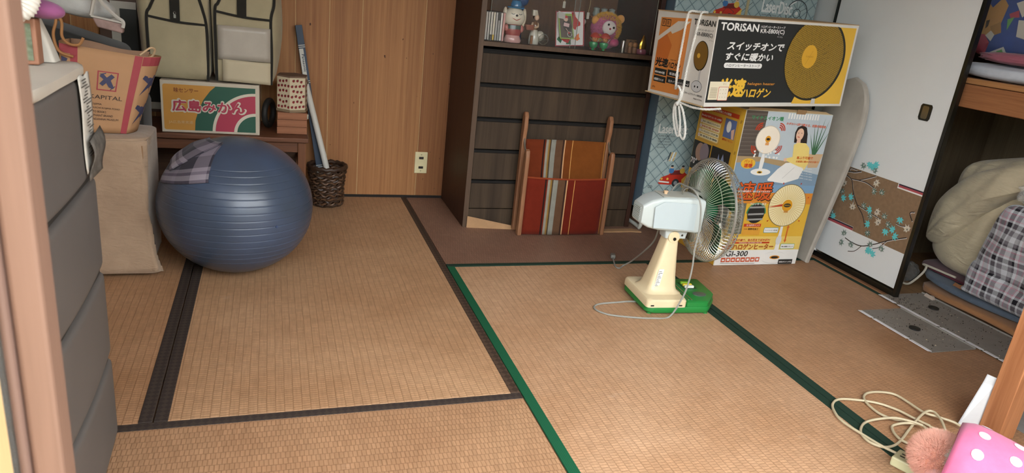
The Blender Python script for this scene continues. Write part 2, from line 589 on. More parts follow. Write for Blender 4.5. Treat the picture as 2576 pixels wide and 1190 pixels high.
MB().box(-1.5, -0.842, -0.919, -0.915, 0.09, 1.74).build('glass_pane', glassy('door_glass', (0.9, 0.95, 0.95, 1), 0.15), door)
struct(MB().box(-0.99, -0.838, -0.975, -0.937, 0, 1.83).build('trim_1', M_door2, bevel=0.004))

# ------------------------------------------------------------------ closet and sliding panels on the right
M_clo = wood('closet_plywood', '#665a48', '#80715b', 'Z', 0.8, 0.7, 0.2, 0.6)
M_beam = wood('shelf_beam_wood', '#7f5233', '#a06c46', 'Y', 1.6, 0.6, 0.3, 0.6)
M_beam2 = wood('shelf_plank_wood', '#8a5f3a', '#a87a4e', 'Y', 1.6, 0.6, 0.3, 0.6)
struct(MB().box(2.7, 2.78, -0.95, BACK + 0.1, 0, 2.4).build('wall_closet_back', M_clo))
struct(MB().box(1.86, 2.75, 1.0, 1.04, 0, 2.4).build('wall_closet_side', M_clo))
struct(MB().box(1.78, 2.7, -0.95, 1.0, -0.06, 0.0).build('floor_closet', wood('closet_floor', '#6b5138', '#8a6b4a', 'Y', 0.8, 0.7)))
struct(MB().box(1.80, 2.72, -1.0, -0.90, 0, 1.85).build('wall_right', M_plaster))
shelf = struct(MB().box(1.85, 2.7, -0.9, 1.0, 0.885, 0.905).build('trim_2', M_beam2, bevel=0.002))
MB().box(1.852, 1.90, -0.9, 1.0, 0.797, 0.883).build('shelf_beam', M_beam, shelf, bevel=0.003)
struct(MB().box(1.781, 1.865, 0.48, BACK, -0.03, 0.004).build('trim_3', wood('sill_wood', '#7c5439', '#9c7150', 'Y', 1.4, 0.6), bevel=0.001))

M_paper = plain('#d3d6d6', 0.75, var=0.03, vs=3, bump=0.05, bs=400, name='fusuma_paper')
M_lacq = plain('#15140f', 0.25, spec=0.5, var=0.2, name='black_lacquer')
M_kraft = plain('#826950', 0.85, var=0.10, vs=60, bump=0.1, bs=500, name='fusuma_kraft_band')
M_crim = plain('#a34a50', 0.7); M_navy = plain('#2a2433', 0.7); M_off = plain('#dedcda', 0.7)
M_cyan = plain('#5fc2c6', 0.6, var=0.06); M_leafg = plain('#2f5a4c', 0.6, var=0.15); M_branch = plain('#2b2420', 0.6); M_leafw = plain('#ded7c6', 0.6)
def fusuma(n, x, y0, y1, near):
    fr = 0.017
    d = struct(MB().box(x, x + 0.016, y0 + fr, y1 - fr, 0.022 + fr, 1.80).build('door_%d' % n, M_paper))
    f = MB()
    f.box(x - 0.003, x + 0.020, y0, y0 + fr, 0.006, 1.82); f.box(x - 0.003, x + 0.020, y1 - fr, y1, 0.006, 1.82)
    f.box(x - 0.003, x + 0.020, y0 + fr, y1 - fr, 0.006, 0.030); f.box(x - 0.003, x + 0.020, y0 + fr, y1 - fr, 1.80, 1.82)
    f.build('lacquer_frame', M_lacq, d, bevel=0.002)
    if not near: return d
    F = Face(d, (x, 0, 0), (0, -1, 0), (0, 0, 1))
    Y = lambda pts: [(-a, b) for a, b in pts]
    top = y1 - fr; bot = y0 + fr
    F.poly(Y([(top, 0.4575), (0.634, 0.4575), (0.634, 0.437), (bot, 0.437), (bot, 0.192), (0.797, 0.192), (0.797, 0.209), (top, 0.209)]), M_kraft, 1)
    for (a, b, lo, hi) in ((0.634, bot, 0.437, 0.458), (top, 0.797, 0.186, 0.210)):
        h = hi - lo
        F.rect(-a, lo, -b, hi, M_off, 2)
        F.rect(-a + 0.004, lo + h * 0.28, -b, hi - h * 0.06, M_crim, 3)
        F.rect(-a + 0.004, hi - h * 0.30, -b, hi - h * 0.05, M_navy, 4)
    def branch(pts, w):
        P = smoothpath([(a, b, 0) for a, b in pts], 5)
        q = [(-p.x, p.y) for p in P]
        F.line([(a + 0.0012, b - 0.0016) for a, b in q], w * 1.05, M_off, 5)
        F.line(q, w, M_branch, 6)
    for pts, w in (([(0.93, 0.425), (0.912, 0.417), (0.874, 0.403), (0.85, 0.359), (0.808, 0.309), (0.763, 0.273), (0.736, 0.232)], 0.0042),
                   ([(0.93, 0.425), (0.902, 0.436), (0.87, 0.441), (0.835, 0.454)], 0.005), ([(0.90, 0.437), (0.895, 0.452), (0.86, 0.452)], 0.003),
                   ([(0.876, 0.409), (0.798, 0.415), (0.743, 0.403)], 0.004), ([(0.837, 0.413), (0.789, 0.436), (0.751, 0.456)], 0.0035),
                   ([(0.808, 0.309), (0.748, 0.3), (0.668, 0.289)], 0.0034), ([(0.521, 0.26), (0.599, 0.219), (0.66, 0.18), (0.725, 0.147), (0.78, 0.143), (0.824, 0.149)], 0.0042),
                   ([(0.725, 0.147), (0.753, 0.113), (0.789, 0.098)], 0.003), ([(0.605, 0.217), (0.635, 0.175), (0.666, 0.157)], 0.003),
                   ([(0.524, 0.306), (0.562, 0.296), (0.591, 0.298)], 0.003), ([(0.52, 0.369), (0.54, 0.359), (0.519, 0.331)], 0.0045), ([(0.85, 0.36), (0.835, 0.32), (0.83, 0.29)], 0.0026)):
        branch(pts, w)
    rnd = random.Random(3)
    def leaf(y, z, r, m, a, ly, inner=None):
        for k, ln in enumerate((0.55, 0.8, 0.95, 1.0, 0.95, 0.8, 0.55)):
            t = a + radians(-132 + 44 * k)
            L = r * ln; w = r * 0.17
            c, s = cos(t), sin(t)
            F.poly([(-y, z), (-y + L * .45 * c - w * s, z + L * .45 * s + w * c), (-y + L * c, z + L * s), (-y + L * .45 * c + w * s, z + L * .45 * s - w * c)], m, ly)
            if inner: F.line([(-y, z), (-y + L * .85 * c, z + L * .85 * s)], r * 0.05, inner, ly + 1)
    for y, z in ((0.801, 0.496), (0.77, 0.499), (0.785, 0.490), (0.896, 0.313), (0.856, 0.329), (0.733, 0.311), (0.722, 0.249), (0.922, 0.217), (0.575, 0.321), (0.627, 0.251), (0.593, 0.268), (0.579, 0.246), (0.675, 0.138), (0.69, 0.142), (0.66, 0.134)):
        leaf(y, z, 0.024, M_cyan, rnd.uniform(-3, 3), 10)
    for y, z in ((0.83, 0.483), (0.769, 0.475), (0.908, 0.339), (0.743, 0.391), (0.7, 0.395), (0.773, 0.314), (0.721, 0.287), (0.653, 0.304), (0.627, 0.279), (0.714, 0.214), (0.933, 0.236), (0.834, 0.165), (0.841, 0.123), (0.783, 0.128), (0.68, 0.167), (0.623, 0.17)):
        leaf(y, z, 0.023, M_leafg, rnd.uniform(-3, 3), 8, M_off)
    for y, z in ((0.908, 0.377), (0.743, 0.43), (0.828, 0.29), (0.698, 0.313), (0.673, 0.272), (0.529, 0.292)):
        leaf(y, z, 0.025, M_leafw, rnd.uniform(-3, 3), 8, M_branch)
    F.build('maple_print', 'lettering')
    h = MB()
    pts = [(0.587, 0.786), (0.628, 0.786), (0.634, 0.778), (0.634, 0.732), (0.628, 0.722), (0.587, 0.722), (0.581, 0.732), (0.581, 0.778)]
    h.prism([(a, b) for a, b in pts], x - 0.004, x, 'X')
    hp = h.build('finger_pull', M_lacq, d, bevel=0.001)
    g = MB()
    g.prism([(0.592, 0.733), (0.592, 0.775), (0.597, 0.779), (0.618, 0.779), (0.622, 0.775), (0.622, 0.733), (0.618, 0.729), (0.597, 0.729)], x - 0.0055, x - 0.004, 'X')
    g.build('pull_cup', plain('#7a705a', 0.25, 0.8), hp, bevel=0.0006)
    return d
fusuma(2, 1.800, 0.492, 1.225, True)
fusuma(3, 1.830, 1.18, BACK - 0.004, False)

# wall outlet
o = thing('wall_outlet', 'cream two-socket wall outlet plate on the wood panel wall', 'outlet', (0.063, BACK, 0.18))
MB().box(0.031, 0.094, BACK - 0.007, BACK, 0.128, 0.236).build('cover_plate', plain('#d8cda2', 0.45), o, bevel=0.003)
for z in (0.158, 0.206):
    s = MB().box(0.051, 0.074, BACK - 0.0085, BACK - 0.006, z - 0.006, z + 0.006).build('socket', plain('#241c17', 0.5), o, bevel=0.001)
    MB().box(0.056, 0.058, BACK - 0.009, BACK - 0.008, z - 0.004, z + 0.004).build('slot', BLACK, s)
for z in (0.141, 0.223):
    MB().cyl((0.0625, BACK - 0.0082, z), (0.0625, BACK - 0.006, z), 0.0032, n=12).build('screw', plain('#a89f80', 0.3, 0.7), o)

# ------------------------------------------------------------------ dark dresser with display shelf
M_drw = wood('dresser_front_dark', '#251d18', '#524334', 'Z', 0.75, 0.6, 0.18, 0.95, fine=0.35)
M_drs = wood('dresser_side_dark', '#2c1b16', '#40281f', 'Z', 0.8, 0.45, 0.3, 0.6)
M_drs2 = wood('dresser_edge_dark', '#4a3a2e', '#5c4839', 'Z', 1.2, 0.5, 0.3, 0.6)
M_gap = plain('#120e0c', 0.8)
M_drback = wood('display_back_wood', '#4c3222', '#6b4a30', 'Z', 1.0, 0.6, 0.3, 0.6)
D = thing('dresser', 'dark brown chest of five drawers with a glazed display shelf above', 'dresser', (0.6, 1.62, 0))
X0, X1, YF, YB = 0.178, 1.024, 1.40, BACK - 0.006
b = MB(); b.box(X0, X0 + 0.022, YF, YB, 0, 1.9); b.build('side_panel', [M_drs], D, bevel=0.001)
MB().box(X0 + 0.0005, X0 + 0.0225, YF - 0.003, YF - 0.0003, 0, 1.9).build('side_edge', M_drs2, D)
MB().box(X1 - 0.022, X1, YF, YB, 0, 1.9).build('side_panel', M_drs, D, bevel=0.001)
MB().box(X0 + 0.022, X1 - 0.022, YB - 0.01, YB, 0.06, 1.88).build('back_panel', M_drback, D)
MB().box(X0 + 0.022, X1 - 0.022, YF + 0.02, YB - 0.01, 0.03, 0.79).build('carcass', M_gap, D)
MB().box(X0, X1, YF, YB, 1.88, 1.9).build('top_board', M_drs, D)
MB().box(X0 + 0.022, X1 - 0.022, YF - 0.004, YB - 0.01, 0.803, 0.822).build('display_floor', M_drs2, D, bevel=0.001)
zz = [(0.652, 0.786), (0.505, 0.645), (0.364, 0.497), (0.225, 0.358), (0.090, 0.218)]
for lo, hi in zz:
    dr = MB().box(X0 + 0.024, X1 - 0.024, YF - 0.002, YF + 0.018, lo, hi - 0.012).build('drawer', M_drw, D, bevel=0.0015)
    MB().box(X0 + 0.024, X1 - 0.024, YF + 0.006, YF + 0.018, hi - 0.012, hi - 0.001).build('finger_grip', M_gap, dr)
MB().box(X0 + 0.022, X1 - 0.022, YF + 0.006, YF + 0.02, 0.0, 0.084).build('plinth', M_drw, D, bevel=0.001)
M_glass = glassy('display_glass', (0.75, 0.8, 0.78, 1), 0.02, 0.03, 0.12)
M_gedge = plain('#7d8078', 0.2, spec=0.6)
for a, b_, y in ((X0 + 0.045, 0.62, YF + 0.012), (0.60, X1 - 0.024, YF + 0.024)):
    g = MB().box(a, b_, y, y + 0.003, 0.824, 1.86).build('glass_door', M_glass, D)
    e = MB(); e.box(a, a + 0.0015, y - 0.0004, y + 0.0034, 0.824, 1.86); e.box(b_ - 0.0015, b_, y - 0.0004, y + 0.0034, 0.824, 1.86)
    e.build('glass_edge', M_gedge, g)
MB().box(X0 + 0.024, X1 - 0.024, YF + 0.06, YB - 0.02, 1.085, 1.091).build('glass_shelf', M_glass, D)

# cardboard under the dresser
M_card = plain('#a98460', 0.85, var=0.08, vs=25, bump=0.1, bs=200)
tag(MB().loft([[(0.195, 1.388, 0.0), (0.195, 1.386, 0.055), (0.199, 1.386, 0.055), (0.199, 1.388, 0.0)], [(0.42, 1.36, 0.0), (0.42, 1.372, 0.012), (0.424, 1.372, 0.012), (0.424, 1.36, 0.0)]]).build('cardboard_flap', M_card, loc=(0.3, 1.37, 0)), 'torn brown cardboard flap by the left foot of the dark dresser', 'cardboard')
tag(MB().prism([(0.80, 1.345), (1.02, 1.36), (1.04, 1.335), (1.05, 1.31), (1.0, 1.318), (0.80, 1.312)], 0.001, 0.006).build('cardboard_sheet', M_card, loc=(0.92, 1.33, 0)), 'flat brown cardboard strip on floor by the right foot of the dresser', 'cardboard')

# ------------------------------------------------------------------ magazine rack
M_oak = wood('rack_wood', '#7a5038', '#9c6f4f', 'Z', 2.2, 0.4, 0.4, 0.6)
def rack_fabric(name, dark):
    t = NT(name); v = t.coord(); sp = t.n('ShaderNodeSeparateXYZ'); t.l(v, sp.inputs[0])
    f = t.math('DIVIDE', t.math('ADD', sp.outputs['X'], 0.19), 0.38)
    O = '#6a2e18' if not dark else '#6a2315'; O2 = '#6e3a19' if not dark else '#652014'
    st = [(0, lin(O)), (0.205, lin('#2c1a17')), (0.225, lin(O)), (0.24, lin('#8f897d')), (0.27, lin('#8a6a35')), (0.29, lin('#4a3a2a')), (0.305, lin('#85847a')), (0.365, lin('#5e4431')), (0.455, lin('#33201c')), (0.47, lin('#6e5240')), (0.48, lin('#d0a070')), (0.49, lin(O2)), (0.575, lin('#d09a55')), (0.583, lin(O2 if dark else '#74411a')), (0.985, lin('#c88a40'))]
    col = t.ramp(f, st, 'CONSTANT')
    n = t.noise(v, 25, 5, 0.7)
    col = t.mix(0.4, col, t.ramp(n, [(0.3, (0.75, 0.72, 0.7, 1)), (0.7, (1.2, 1.2, 1.2, 1))]), 'MULTIPLY')
    t.set(0.9, 0, 0.1, col, 0.05)
    t.bump(t.noise(v, 700, 2), 0.3, 0.001)
    return t.m
R = thing('magazine_rack', 'wooden magazine rack with orange striped fabric pockets leaning by the dresser', 'magazine rack', (0.62, 1.33, 0))
def side(x):
    # two boards each side, tall back board with rounded top and shorter front board
    yb, yf = 1.362, 1.292
    pts = [(yb + 0.014, 0.0), (yb + 0.020, 0.46), (yb + 0.019, 0.52), (yb + 0.010, 0.543), (yb - 0.006, 0.545), (yb - 0.018, 0.525), (yb - 0.020, 0.47), (yb - 0.014, 0.44), (yb - 0.014, 0.0)]
    MB().prism(pts, x, x + 0.019, 'X').build('back_side_board', M_oak, R, bevel=0.005)
    pf = [(yf + 0.016, 0.0), (yf + 0.020, 0.37), (yf + 0.005, 0.395), (yf - 0.010, 0.388), (yf - 0.014, 0.36), (yf - 0.018, 0.0)]
    MB().prism(pf, x + 0.0005, x + 0.0195, 'X').build('front_side_board', M_oak, R, bevel=0.005)
    h = MB().tube(smoothpath([(x + 0.01, yb - 0.01, 0.43), (x + 0.01, yb - 0.025, 0.40), (x + 0.01, yf + 0.03, 0.385), (x + 0.01, yf + 0.01, 0.37)], 5), 0.004, 6)
    h.build('hinge_strap', plain('#6b6257', 0.5, 0.3), R, smooth=True)
side(0.402); side(0.812)
MB().grid(lambda u, v: (0.424 + 0.386 * u, 1.355 + 0.012 * sin(pi * u) - 0.03 * sin(pi * v) ** 2 * (1 - v), 0.02 + 0.405 * v), 16, 12).build('back_fabric', rack_fabric('rack_fabric_back', False), R, smooth=60, solid=0.004)
MB().grid(lambda u, v: (0.424 + 0.386 * u, 1.288 - 0.008 * sin(pi * u) + 0.006 * v, 0.004 + 0.262 * v - 0.004 * sin(pi * u) * v), 16, 10).build('front_fabric', rack_fabric('rack_fabric_front', True), R, smooth=60, solid=0.005)
MB().tube([(0.424 + 0.386 * u / 14, 1.292 - 0.008 * sin(pi * u / 14), 0.268 - 0.004 * sin(pi * u / 14)) for u in range(15)], 0.004, 6).build('pocket_piping', plain('#8a3a18', 0.9), R, smooth=True)
MB().grid(lambda u, v: (0.424 + 0.386 * u, 1.29 + 0.065 * v, 0.006), 4, 2).build('pocket_bottom', plain('#8a3a20', 0.9), R, solid=0.004)
for z in (0.36, 0.42):
    pass

# ------------------------------------------------------------------ vinyl wardrobe with quilted print
def quilt_mat():
    t = NT('quilted_vinyl')
    v = t.coord(rot=(0, pi / 4, 0))
    sp = t.n('ShaderNodeSeparateXYZ'); t.l(v, sp.inputs[0])
    def tri(s, f):
        a = t.math('FRACT', t.math('MULTIPLY', s, f))
        return t.math('ABSOLUTE', t.math('SUBTRACT', a, 0.5))
    a = tri(sp.outputs['X'], 24); b = tri(sp.outputs['Z'], 24)
    seam = t.math('MAXIMUM', a, b)
    col = t.ramp(seam, [(0.0, lin('#9fb0b0')), (0.44, lin('#97a9aa')), (0.485, lin('#62777c')), (0.5, lin('#5b7076'))])
    n = t.noise(t.coord(), 8, 4)
    col = t.mix(0.3, col, t.ramp(n, [(0.3, (0.85, 0.87, 0.87, 1)), (0.7, (1.1, 1.1, 1.08, 1))]), 'MULTIPLY')
    t.set(0.4, 0, 0.45, col)
    t.bump(t.math('MULTIPLY', t.math('POWER', seam, 3.0), -6.0), 0.35, 0.004)
    return t.m
M_quilt = quilt_mat()
M_vside = plain('#5d7180', 0.45, name='vinyl_side')
W = thing('vinyl_wardrobe', 'light blue quilted-print vinyl wardrobe on white pipe feet behind the heater boxes', 'wardrobe', (1.41, 1.58, 0))
wx0, wx1, wy, wz = 1.036, 1.782, 1.335, 0.106
MB().box(wx0, wx1, wy, 1.83, wz, 1.70).build('vinyl_cover', M_quilt, W, bevel=0.006)
MB().box(wx0 - 0.001, wx0, wy + 0.006, 1.82, wz + 0.006, 1.69).build('side_cover', M_vside, W)
MB().box(1.394, 1.408, wy - 0.003, wy, wz + 0.003, 1.69).build('zip_tape', plain('#a59a7a', 0.7), W)
MB().box(1.4, 1.402, wy - 0.0045, wy - 0.003, wz + 0.003, 1.69).build('zip', plain('#c6b98a', 0.4, 0.5), W)
M_pipe = plain('#cfd0c8', 0.35, spec=0.5)
for x in (wx0 + 0.03, wx1 - 0.03):
    MB().tube(smoothpath([(x, wy + 0.02, 0.13), (x, wy + 0.016, 0.055), (x, wy + 0.03, 0.013), (x, wy + 0.07, 0.011), (x, 1.80, 0.011), (x, 1.81, 0.03), (x, 1.81, 0.13)], 6), 0.010, 10).build('pipe_foot', M_pipe, W, smooth=True)
F = Face(W, (wx0, wy, 0), (1, 0, 0), (0, 0, 1), 0.0003)
M_lw = plain('#d7dad6', 0.5, name='print_white'); M_lk = plain('#2c3134', 0.5, name='print_black')
M_red = plain('#b8301f', 0.5); M_yel = plain('#d8b04a', 0.5); M_blu = plain('#3d6fa0', 0.5); M_skin = plain('#d8b092', 0.6); M_wine = plain('#6d2420', 0.6); M_tan = plain('#c9a86a', 0.6); M_grey = plain('#8d9296', 0.5)
def ld_print(u, v):
    F.text('LaserDisc', u, v + 0.26, 0.042, M_lw, w=0.155, bold=0.03)
    for k, s in enumerate(('SUPER FUNCTION', 'ON THE DISC', "THAT'S WHAT", 'TO DO, BABY FEEL', 'ALWAYS')):
        F.text(s, u + 0.005, v + 0.243 - 0.0135 * k, 0.0075, M_lk)
    # red open car with two passengers
    cx, cy = u + 0.045, v + 0.02
    F.poly([(cx, cy), (cx + 0.012, cy + 0.028), (cx + 0.05, cy + 0.042), (cx + 0.07, cy + 0.062), (cx + 0.12, cy + 0.068), (cx + 0.15, cy + 0.045), (cx + 0.152, cy + 0.014), (cx + 0.12, cy), (cx + 0.06, cy - 0.008), (cx + 0.01, cy - 0.006)], M_red, 2)
    F.poly([(cx + 0.055, cy + 0.04), (cx + 0.072, cy + 0.06), (cx + 0.118, cy + 0.065), (cx + 0.125, cy + 0.045)], M_wine, 3)
    F.poly([(cx + 0.003, cy + 0.004), (cx + 0.06, cy), (cx + 0.06, cy + 0.007), (cx + 0.005, cy + 0.012)], M_lw, 3)
    for du in (0.016, 0.048): F.disc(cx + du, cy + 0.021, 0.006, M_yel, 3, n=12)
    for du, r in ((0.095, 0.020), (0.142, 0.016)):
        F.disc(cx + du, cy + 0.002, r, M_lk, 4, n=20); F.disc(cx + du, cy + 0.002, r * 0.5, M_grey, 5, n=16)
    for du, c in ((0.062, M_blu), (0.122, M_yel)):
        F.disc(cx + du, cy + 0.062, 0.014, c, 4, n=14); F.disc(cx + du, cy + 0.081, 0.008, M_skin, 5, n=14); F.disc(cx + du, cy + 0.085, 0.008, M_lk, 6, n=14, ry=0.005)
    F.poly([(cx + 0.125, cy + 0.02), (cx + 0.155, cy + 0.05), (cx + 0.15, cy - 0.02), (cx + 0.13, cy - 0.02)], M_yel, 5)
    for k, c in enumerate((M_lk, M_tan, M_lw, M_tan)):
        F.line([(u + 0.075 + 0.01 * k, v + 0.128), (u + 0.085 + 0.01 * k, v + 0.172)], 0.006, c, 3)
    F.line([(u + 0.05, v + 0.122), (u + 0.12, v + 0.15)], 0.0015, M_lw, 3)
    P = smoothpath([(u + 0.16, v - 0.02, 0), (u + 0.08, v - 0.045, 0), (u + 0.10, v - 0.01, 0), (u + 0.15, v - 0.07, 0), (u + 0.10, v - 0.10, 0), (u + 0.06, v - 0.06, 0)], 6)
    F.line([(q.x, q.y) for q in P], 0.0022, M_lk, 2)
    F.line([(u + 0.1, v - 0.03), (u + 0.16, v - 0.1)], 0.0016, M_red, 2)
    F.text('CD', u - 0.006, v - 0.005, 0.012, M_lk, bold=0.02); F.text('CD', u + 0.005, v + 0.33, 0.012, M_lk, bold=0.02)
ld_print(0.025, 0.225); F.flush('car_print')
ld_print(0.14, 1.000); F.flush('car_print')
F.text('LaserDisc', 0.445, 1.065, 0.052, M_lw, w=0.165, bold=0.03)
for k, s in enumerate(('SUPER FUNCTION', 'ON THE DISC', "THAT'S WHAT", 'TO DO BABY FEEL', 'ALWAYS')):
    F.text(s, 0.45, 1.05 - 0.0115 * k, 0.007, M_lk)
F.ring(0.64, 1.075, 0.056, 0.060, M_lk, 2); F.ring(0.64, 1.075, 0.018, 0.021, M_lk, 2); F.disc(0.64, 1.075, 0.009, M_lw, 2)
for a in (30, 75, 100, 150, 210, 255, 290, 330): F.line([(0.64 + 0.021 * cos(radians(a)), 1.075 + 0.021 * sin(radians(a))), (0.64 + 0.056 * cos(radians(a)), 1.075 + 0.056 * sin(radians(a)))], 0.0016, M_lk, 2)
F.disc(0.64, 1.075, 0.055, M_lw, 1, a0=95, a1=150, n=8)
F.flush('disc_print')
F.line([(0.30, 1.02), (0.39, 1.10)], 0.002, M_lk, 2); F.line([(0.215, 1.0), (0.26, 1.07), (0.30, 1.05), (0.24, 0.98)], 0.002, M_lk, 2)
F.flush('doodle_print')
ld_print(0.44, 0.225)
F.build('cover_print', 'lettering')

# ------------------------------------------------------------------ tall heater box (SGI-300)
sx, sy, SW, SD, SH = 1.178, 0.885, 0.438, 0.325, 0.682
S = thing('heater_carton', 'tall yellow and white heater carton marked SGI-300 standing behind the fan', 'carton', (sx + SW / 2, sy + SD / 2, 0))
M_sgiY = plain('#d6a32e', 0.5, var=0.08, name='carton_yellow'); M_cardb = plain('#b79a72', 0.8)
b = MB(); b.cur = 0
b.box(sx, sx + SW, sy, sy + SD, 0.001, SH)
body = b.build('box_body', plain('#cdc6ae', 0.6), S, bevel=0.002)
fl = MB()
fl.loft([[(sx + 0.01, sy + 0.003, SH), (sx + SW - 0.01, sy + 0.003, SH), (sx + SW - 0.01, sy + 0.006, SH), (sx + 0.01, sy + 0.006, SH)], [(sx + 0.02, sy + 0.012, SH + 0.010), (sx + SW - 0.03, sy + 0.012, SH + 0.008), (sx + SW - 0.03, sy + 0.015, SH + 0.008), (sx + 0.02, sy + 0.015, SH + 0.010)]])
fl.build('top_flap', M_cardb, S)
tp = MB(); tp.prism([(sx + 0.245, SH - 0.006), (sx + 0.292, SH - 0.006), (sx + 0.296, SH + 0.012), (sx + 0.25, SH + 0.013)], sy - 0.0016, sy - 0.0005, 'Y'); tp.build('packing_tape', plain('#94744f', 0.5), S)
F = Face(S, (sx, sy, 0), (1, 0, 0), (0, 0, 1), 0.0003)
P_ = lambda h, r=0.45: plain(h, r, var=0.04)
cY, cO, cBl, cG, cW, cK, cSl, cFl = P_('#e0b23c'), P_('#cf6a2c'), P_('#7ea0bd'), P_('#b9c3c8'), P_('#e6e4de'), P_('#2b2926'), P_('#5a5048'), P_('#7f97ab')
cR = P_('#c0401f'); cDR = P_('#8c2a1a'); cGr = P_('#3f8a5a'); cSk = P_('#e0b79c'); cHair = P_('#2a211d'); cYel = P_('#e8cf7a'); cPot = P_('#c9a983'); cLeaf = P_('#3f6a47')
e = 0.002
F.rect(e, 0.37, SW - e, SH - e, cG, 1)                       # photo: wall
F.rect(e, 0.49, 0.105, SH - e, cSl, 2)                       # dark slatted blind
for k in range(11): F.line([(e, 0.50 + 0.0165 * k), (0.104, 0.503 + 0.0165 * k)], 0.0016, P_('#7d736a'), 3)
F.poly([(e, 0.49), (0.105, 0.49), (0.30, 0.47), (0.30, 0.44), (e, 0.46)], P_('#a88f6a'), 2)
F.poly([(e, 0.462), (0.12, 0.47), (SW - e, 0.42), (SW - e, 0.37), (e, 0.37)], cFl, 3)
F.rect(e, 0.335, SW - e, 0.388, cBl, 2)
F.rect(e, 0.21, SW - e, 0.365, cO, 1.5)
F.rect(e, 0.285, SW - e, 0.335, P_('#d98a34'), 1.7)
F.rect(e, 0.12, SW - e, 0.285, cY, 1.8)
F.rect(e, 0.055, SW - e, 0.135, P_('#e6c76a'), 1.9)
F.rect(e, e, SW - e, 0.072, cW, 2)
for k in range(12): F.rect(0.21 + 0.0135 * k, 0.655, 0.2175 + 0.0135 * k, 0.678, cW, 2)
# first heater in the photo
F.disc(0.133, 0.425, 0.05, cW, 5, ry=0.015); F.disc(0.128, 0.424, 0.014, cY, 6, ry=0.006); F.disc(0.128, 0.424, 0.009, cK, 7, ry=0.003)
F.poly([(0.120, 0.43), (0.136, 0.43), (0.139, 0.475), (0.132, 0.51), (0.123, 0.51), (0.118, 0.475)], cW, 6)
F.disc(0.133, 0.563, 0.060, P_('#c9bfae'), 7); F.disc(0.133, 0.563, 0.057, P_('#efe3d0'), 8); F.disc(0.133, 0.566, 0.014, P_('#dd9b2e'), 9); F.disc(0.133, 0.566, 0.009, cK, 10, ry=0.005); F.rect(0.124, 0.54, 0.142, 0.552, P_('#e0a060'), 9)
for cx_, cy_, a in ((0.078, 0.615, 135), (0.19, 0.618, 45), (0.073, 0.52, 215), (0.195, 0.525, -35)):
    for r in (0.012, 0.020, 0.028):
        F.ring(cx_ - 0.02 * cos(radians(a)), cy_ - 0.02 * sin(radians(a)), r, r + 0.0045, cR, 8, n=8, a0=a - 45, a1=a + 45)
rnd = random.Random(5)
for k in range(14): F.disc(rnd.uniform(0.08, 0.21), rnd.uniform(0.485, 0.517), 0.0045, cW, 11, n=10)
# woman sitting: plain flat figure
F.poly([(0.262, 0.60), (0.27, 0.622), (0.293, 0.632), (0.316, 0.622), (0.328, 0.595), (0.335, 0.555), (0.30, 0.556), (0.268, 0.556)], cHair, 5)
F.disc(0.289, 0.592, 0.019, cSk, 6, ry=0.026); F.poly([(0.281, 0.575), (0.298, 0.575), (0.303, 0.545), (0.28, 0.545)], cSk, 6)
F.line([(0.279, 0.582), (0.29, 0.58)], 0.003, cR, 7); F.line([(0.277, 0.598), (0.283, 0.598)], 0.002, cHair, 7); F.line([(0.293, 0.598), (0.299, 0.598)], 0.002, cHair, 7)
F.poly([(0.27, 0.548), (0.29, 0.557), (0.33, 0.556), (0.355, 0.535), (0.368, 0.47), (0.355, 0.44), (0.29, 0.44), (0.272, 0.47), (0.25, 0.478), (0.248, 0.488), (0.278, 0.495)], cYel, 6)
F.disc(0.243, 0.482, 0.008, cSk, 7, n=12)
F.poly([(0.272, 0.47), (0.35, 0.445), (0.335, 0.40), (0.262, 0.378), (0.178, 0.388), (0.176, 0.395), (0.215, 0.44), (0.25, 0.468)], cW, 8)
F.line([(0.25, 0.40), (0.30, 0.45)], 0.002, P_('#c3c2bd'), 9)
# potted plant
F.poly([(0.352, 0.51), (0.435, 0.512), (0.42, 0.452), (0.37, 0.45)], cPot, 5)
for a, ln in ((62, 0.13), (75, 0.16), (84, 0.165), (95, 0.15), (104, 0.13), (116, 0.10)):
    c, s = cos(radians(a)), sin(radians(a)); x, y = 0.385 + 0.01 * c, 0.508
    F.poly([(x - 0.004, y), (x + 0.004, y), (x + ln * c * 0.9, y + ln * s)], cLeaf, 6)
F.text('マイナスイオン暖', 0.03, 0.644, 0.017, cGr, w=0.158, layer=9, bold=0.04, shear=-0.1)
F.text('わずか1～2秒で暖まる、話題の暖房機', 0.207, 0.63, 0.011, P_('#d8745a'), w=0.205, layer=9, bold=0.03, rot=-0.03)
F.disc(0.061, 0.46, 0.036, cY, 8, ry=0.022); F.text('パッと', 0.04, 0.463, 0.013, cR, w=0.042, layer=10, bold=0.03); F.text('速暖', 0.042, 0.443, 0.017, cR, w=0.042, layer=10, bold=0.05)
F.text('速暖', 0.036, 0.300, 0.082, cK, w=0.178, layer=11, bold=0.055, shear=0.05); F.text('速暖', 0.036, 0.302, 0.08, P_('#cf5a26'), w=0.175, layer=13, bold=0.02, shear=0.05)
F.text('遠赤外線効果で、体の芯までポカポカ', 0.036, 0.336, 0.009, cW, w=0.165, layer=15, bold=0.03)
F.text('首ふり可能で', 0.30, 0.487, 0.012, cO, w=0.085, layer=9, bold=0.04); F.text('広範囲に暖かさをお届け!', 0.300, 0.472, 0.009, cO, w=0.12, layer=9, bold=0.03)
for k in range(5): F.text('● 転倒時にも安心設計', 0.305 + 0.004 * k, 0.452 - 0.012 * k, 0.0055, cW, w=0.09, layer=9, rot=-0.12)
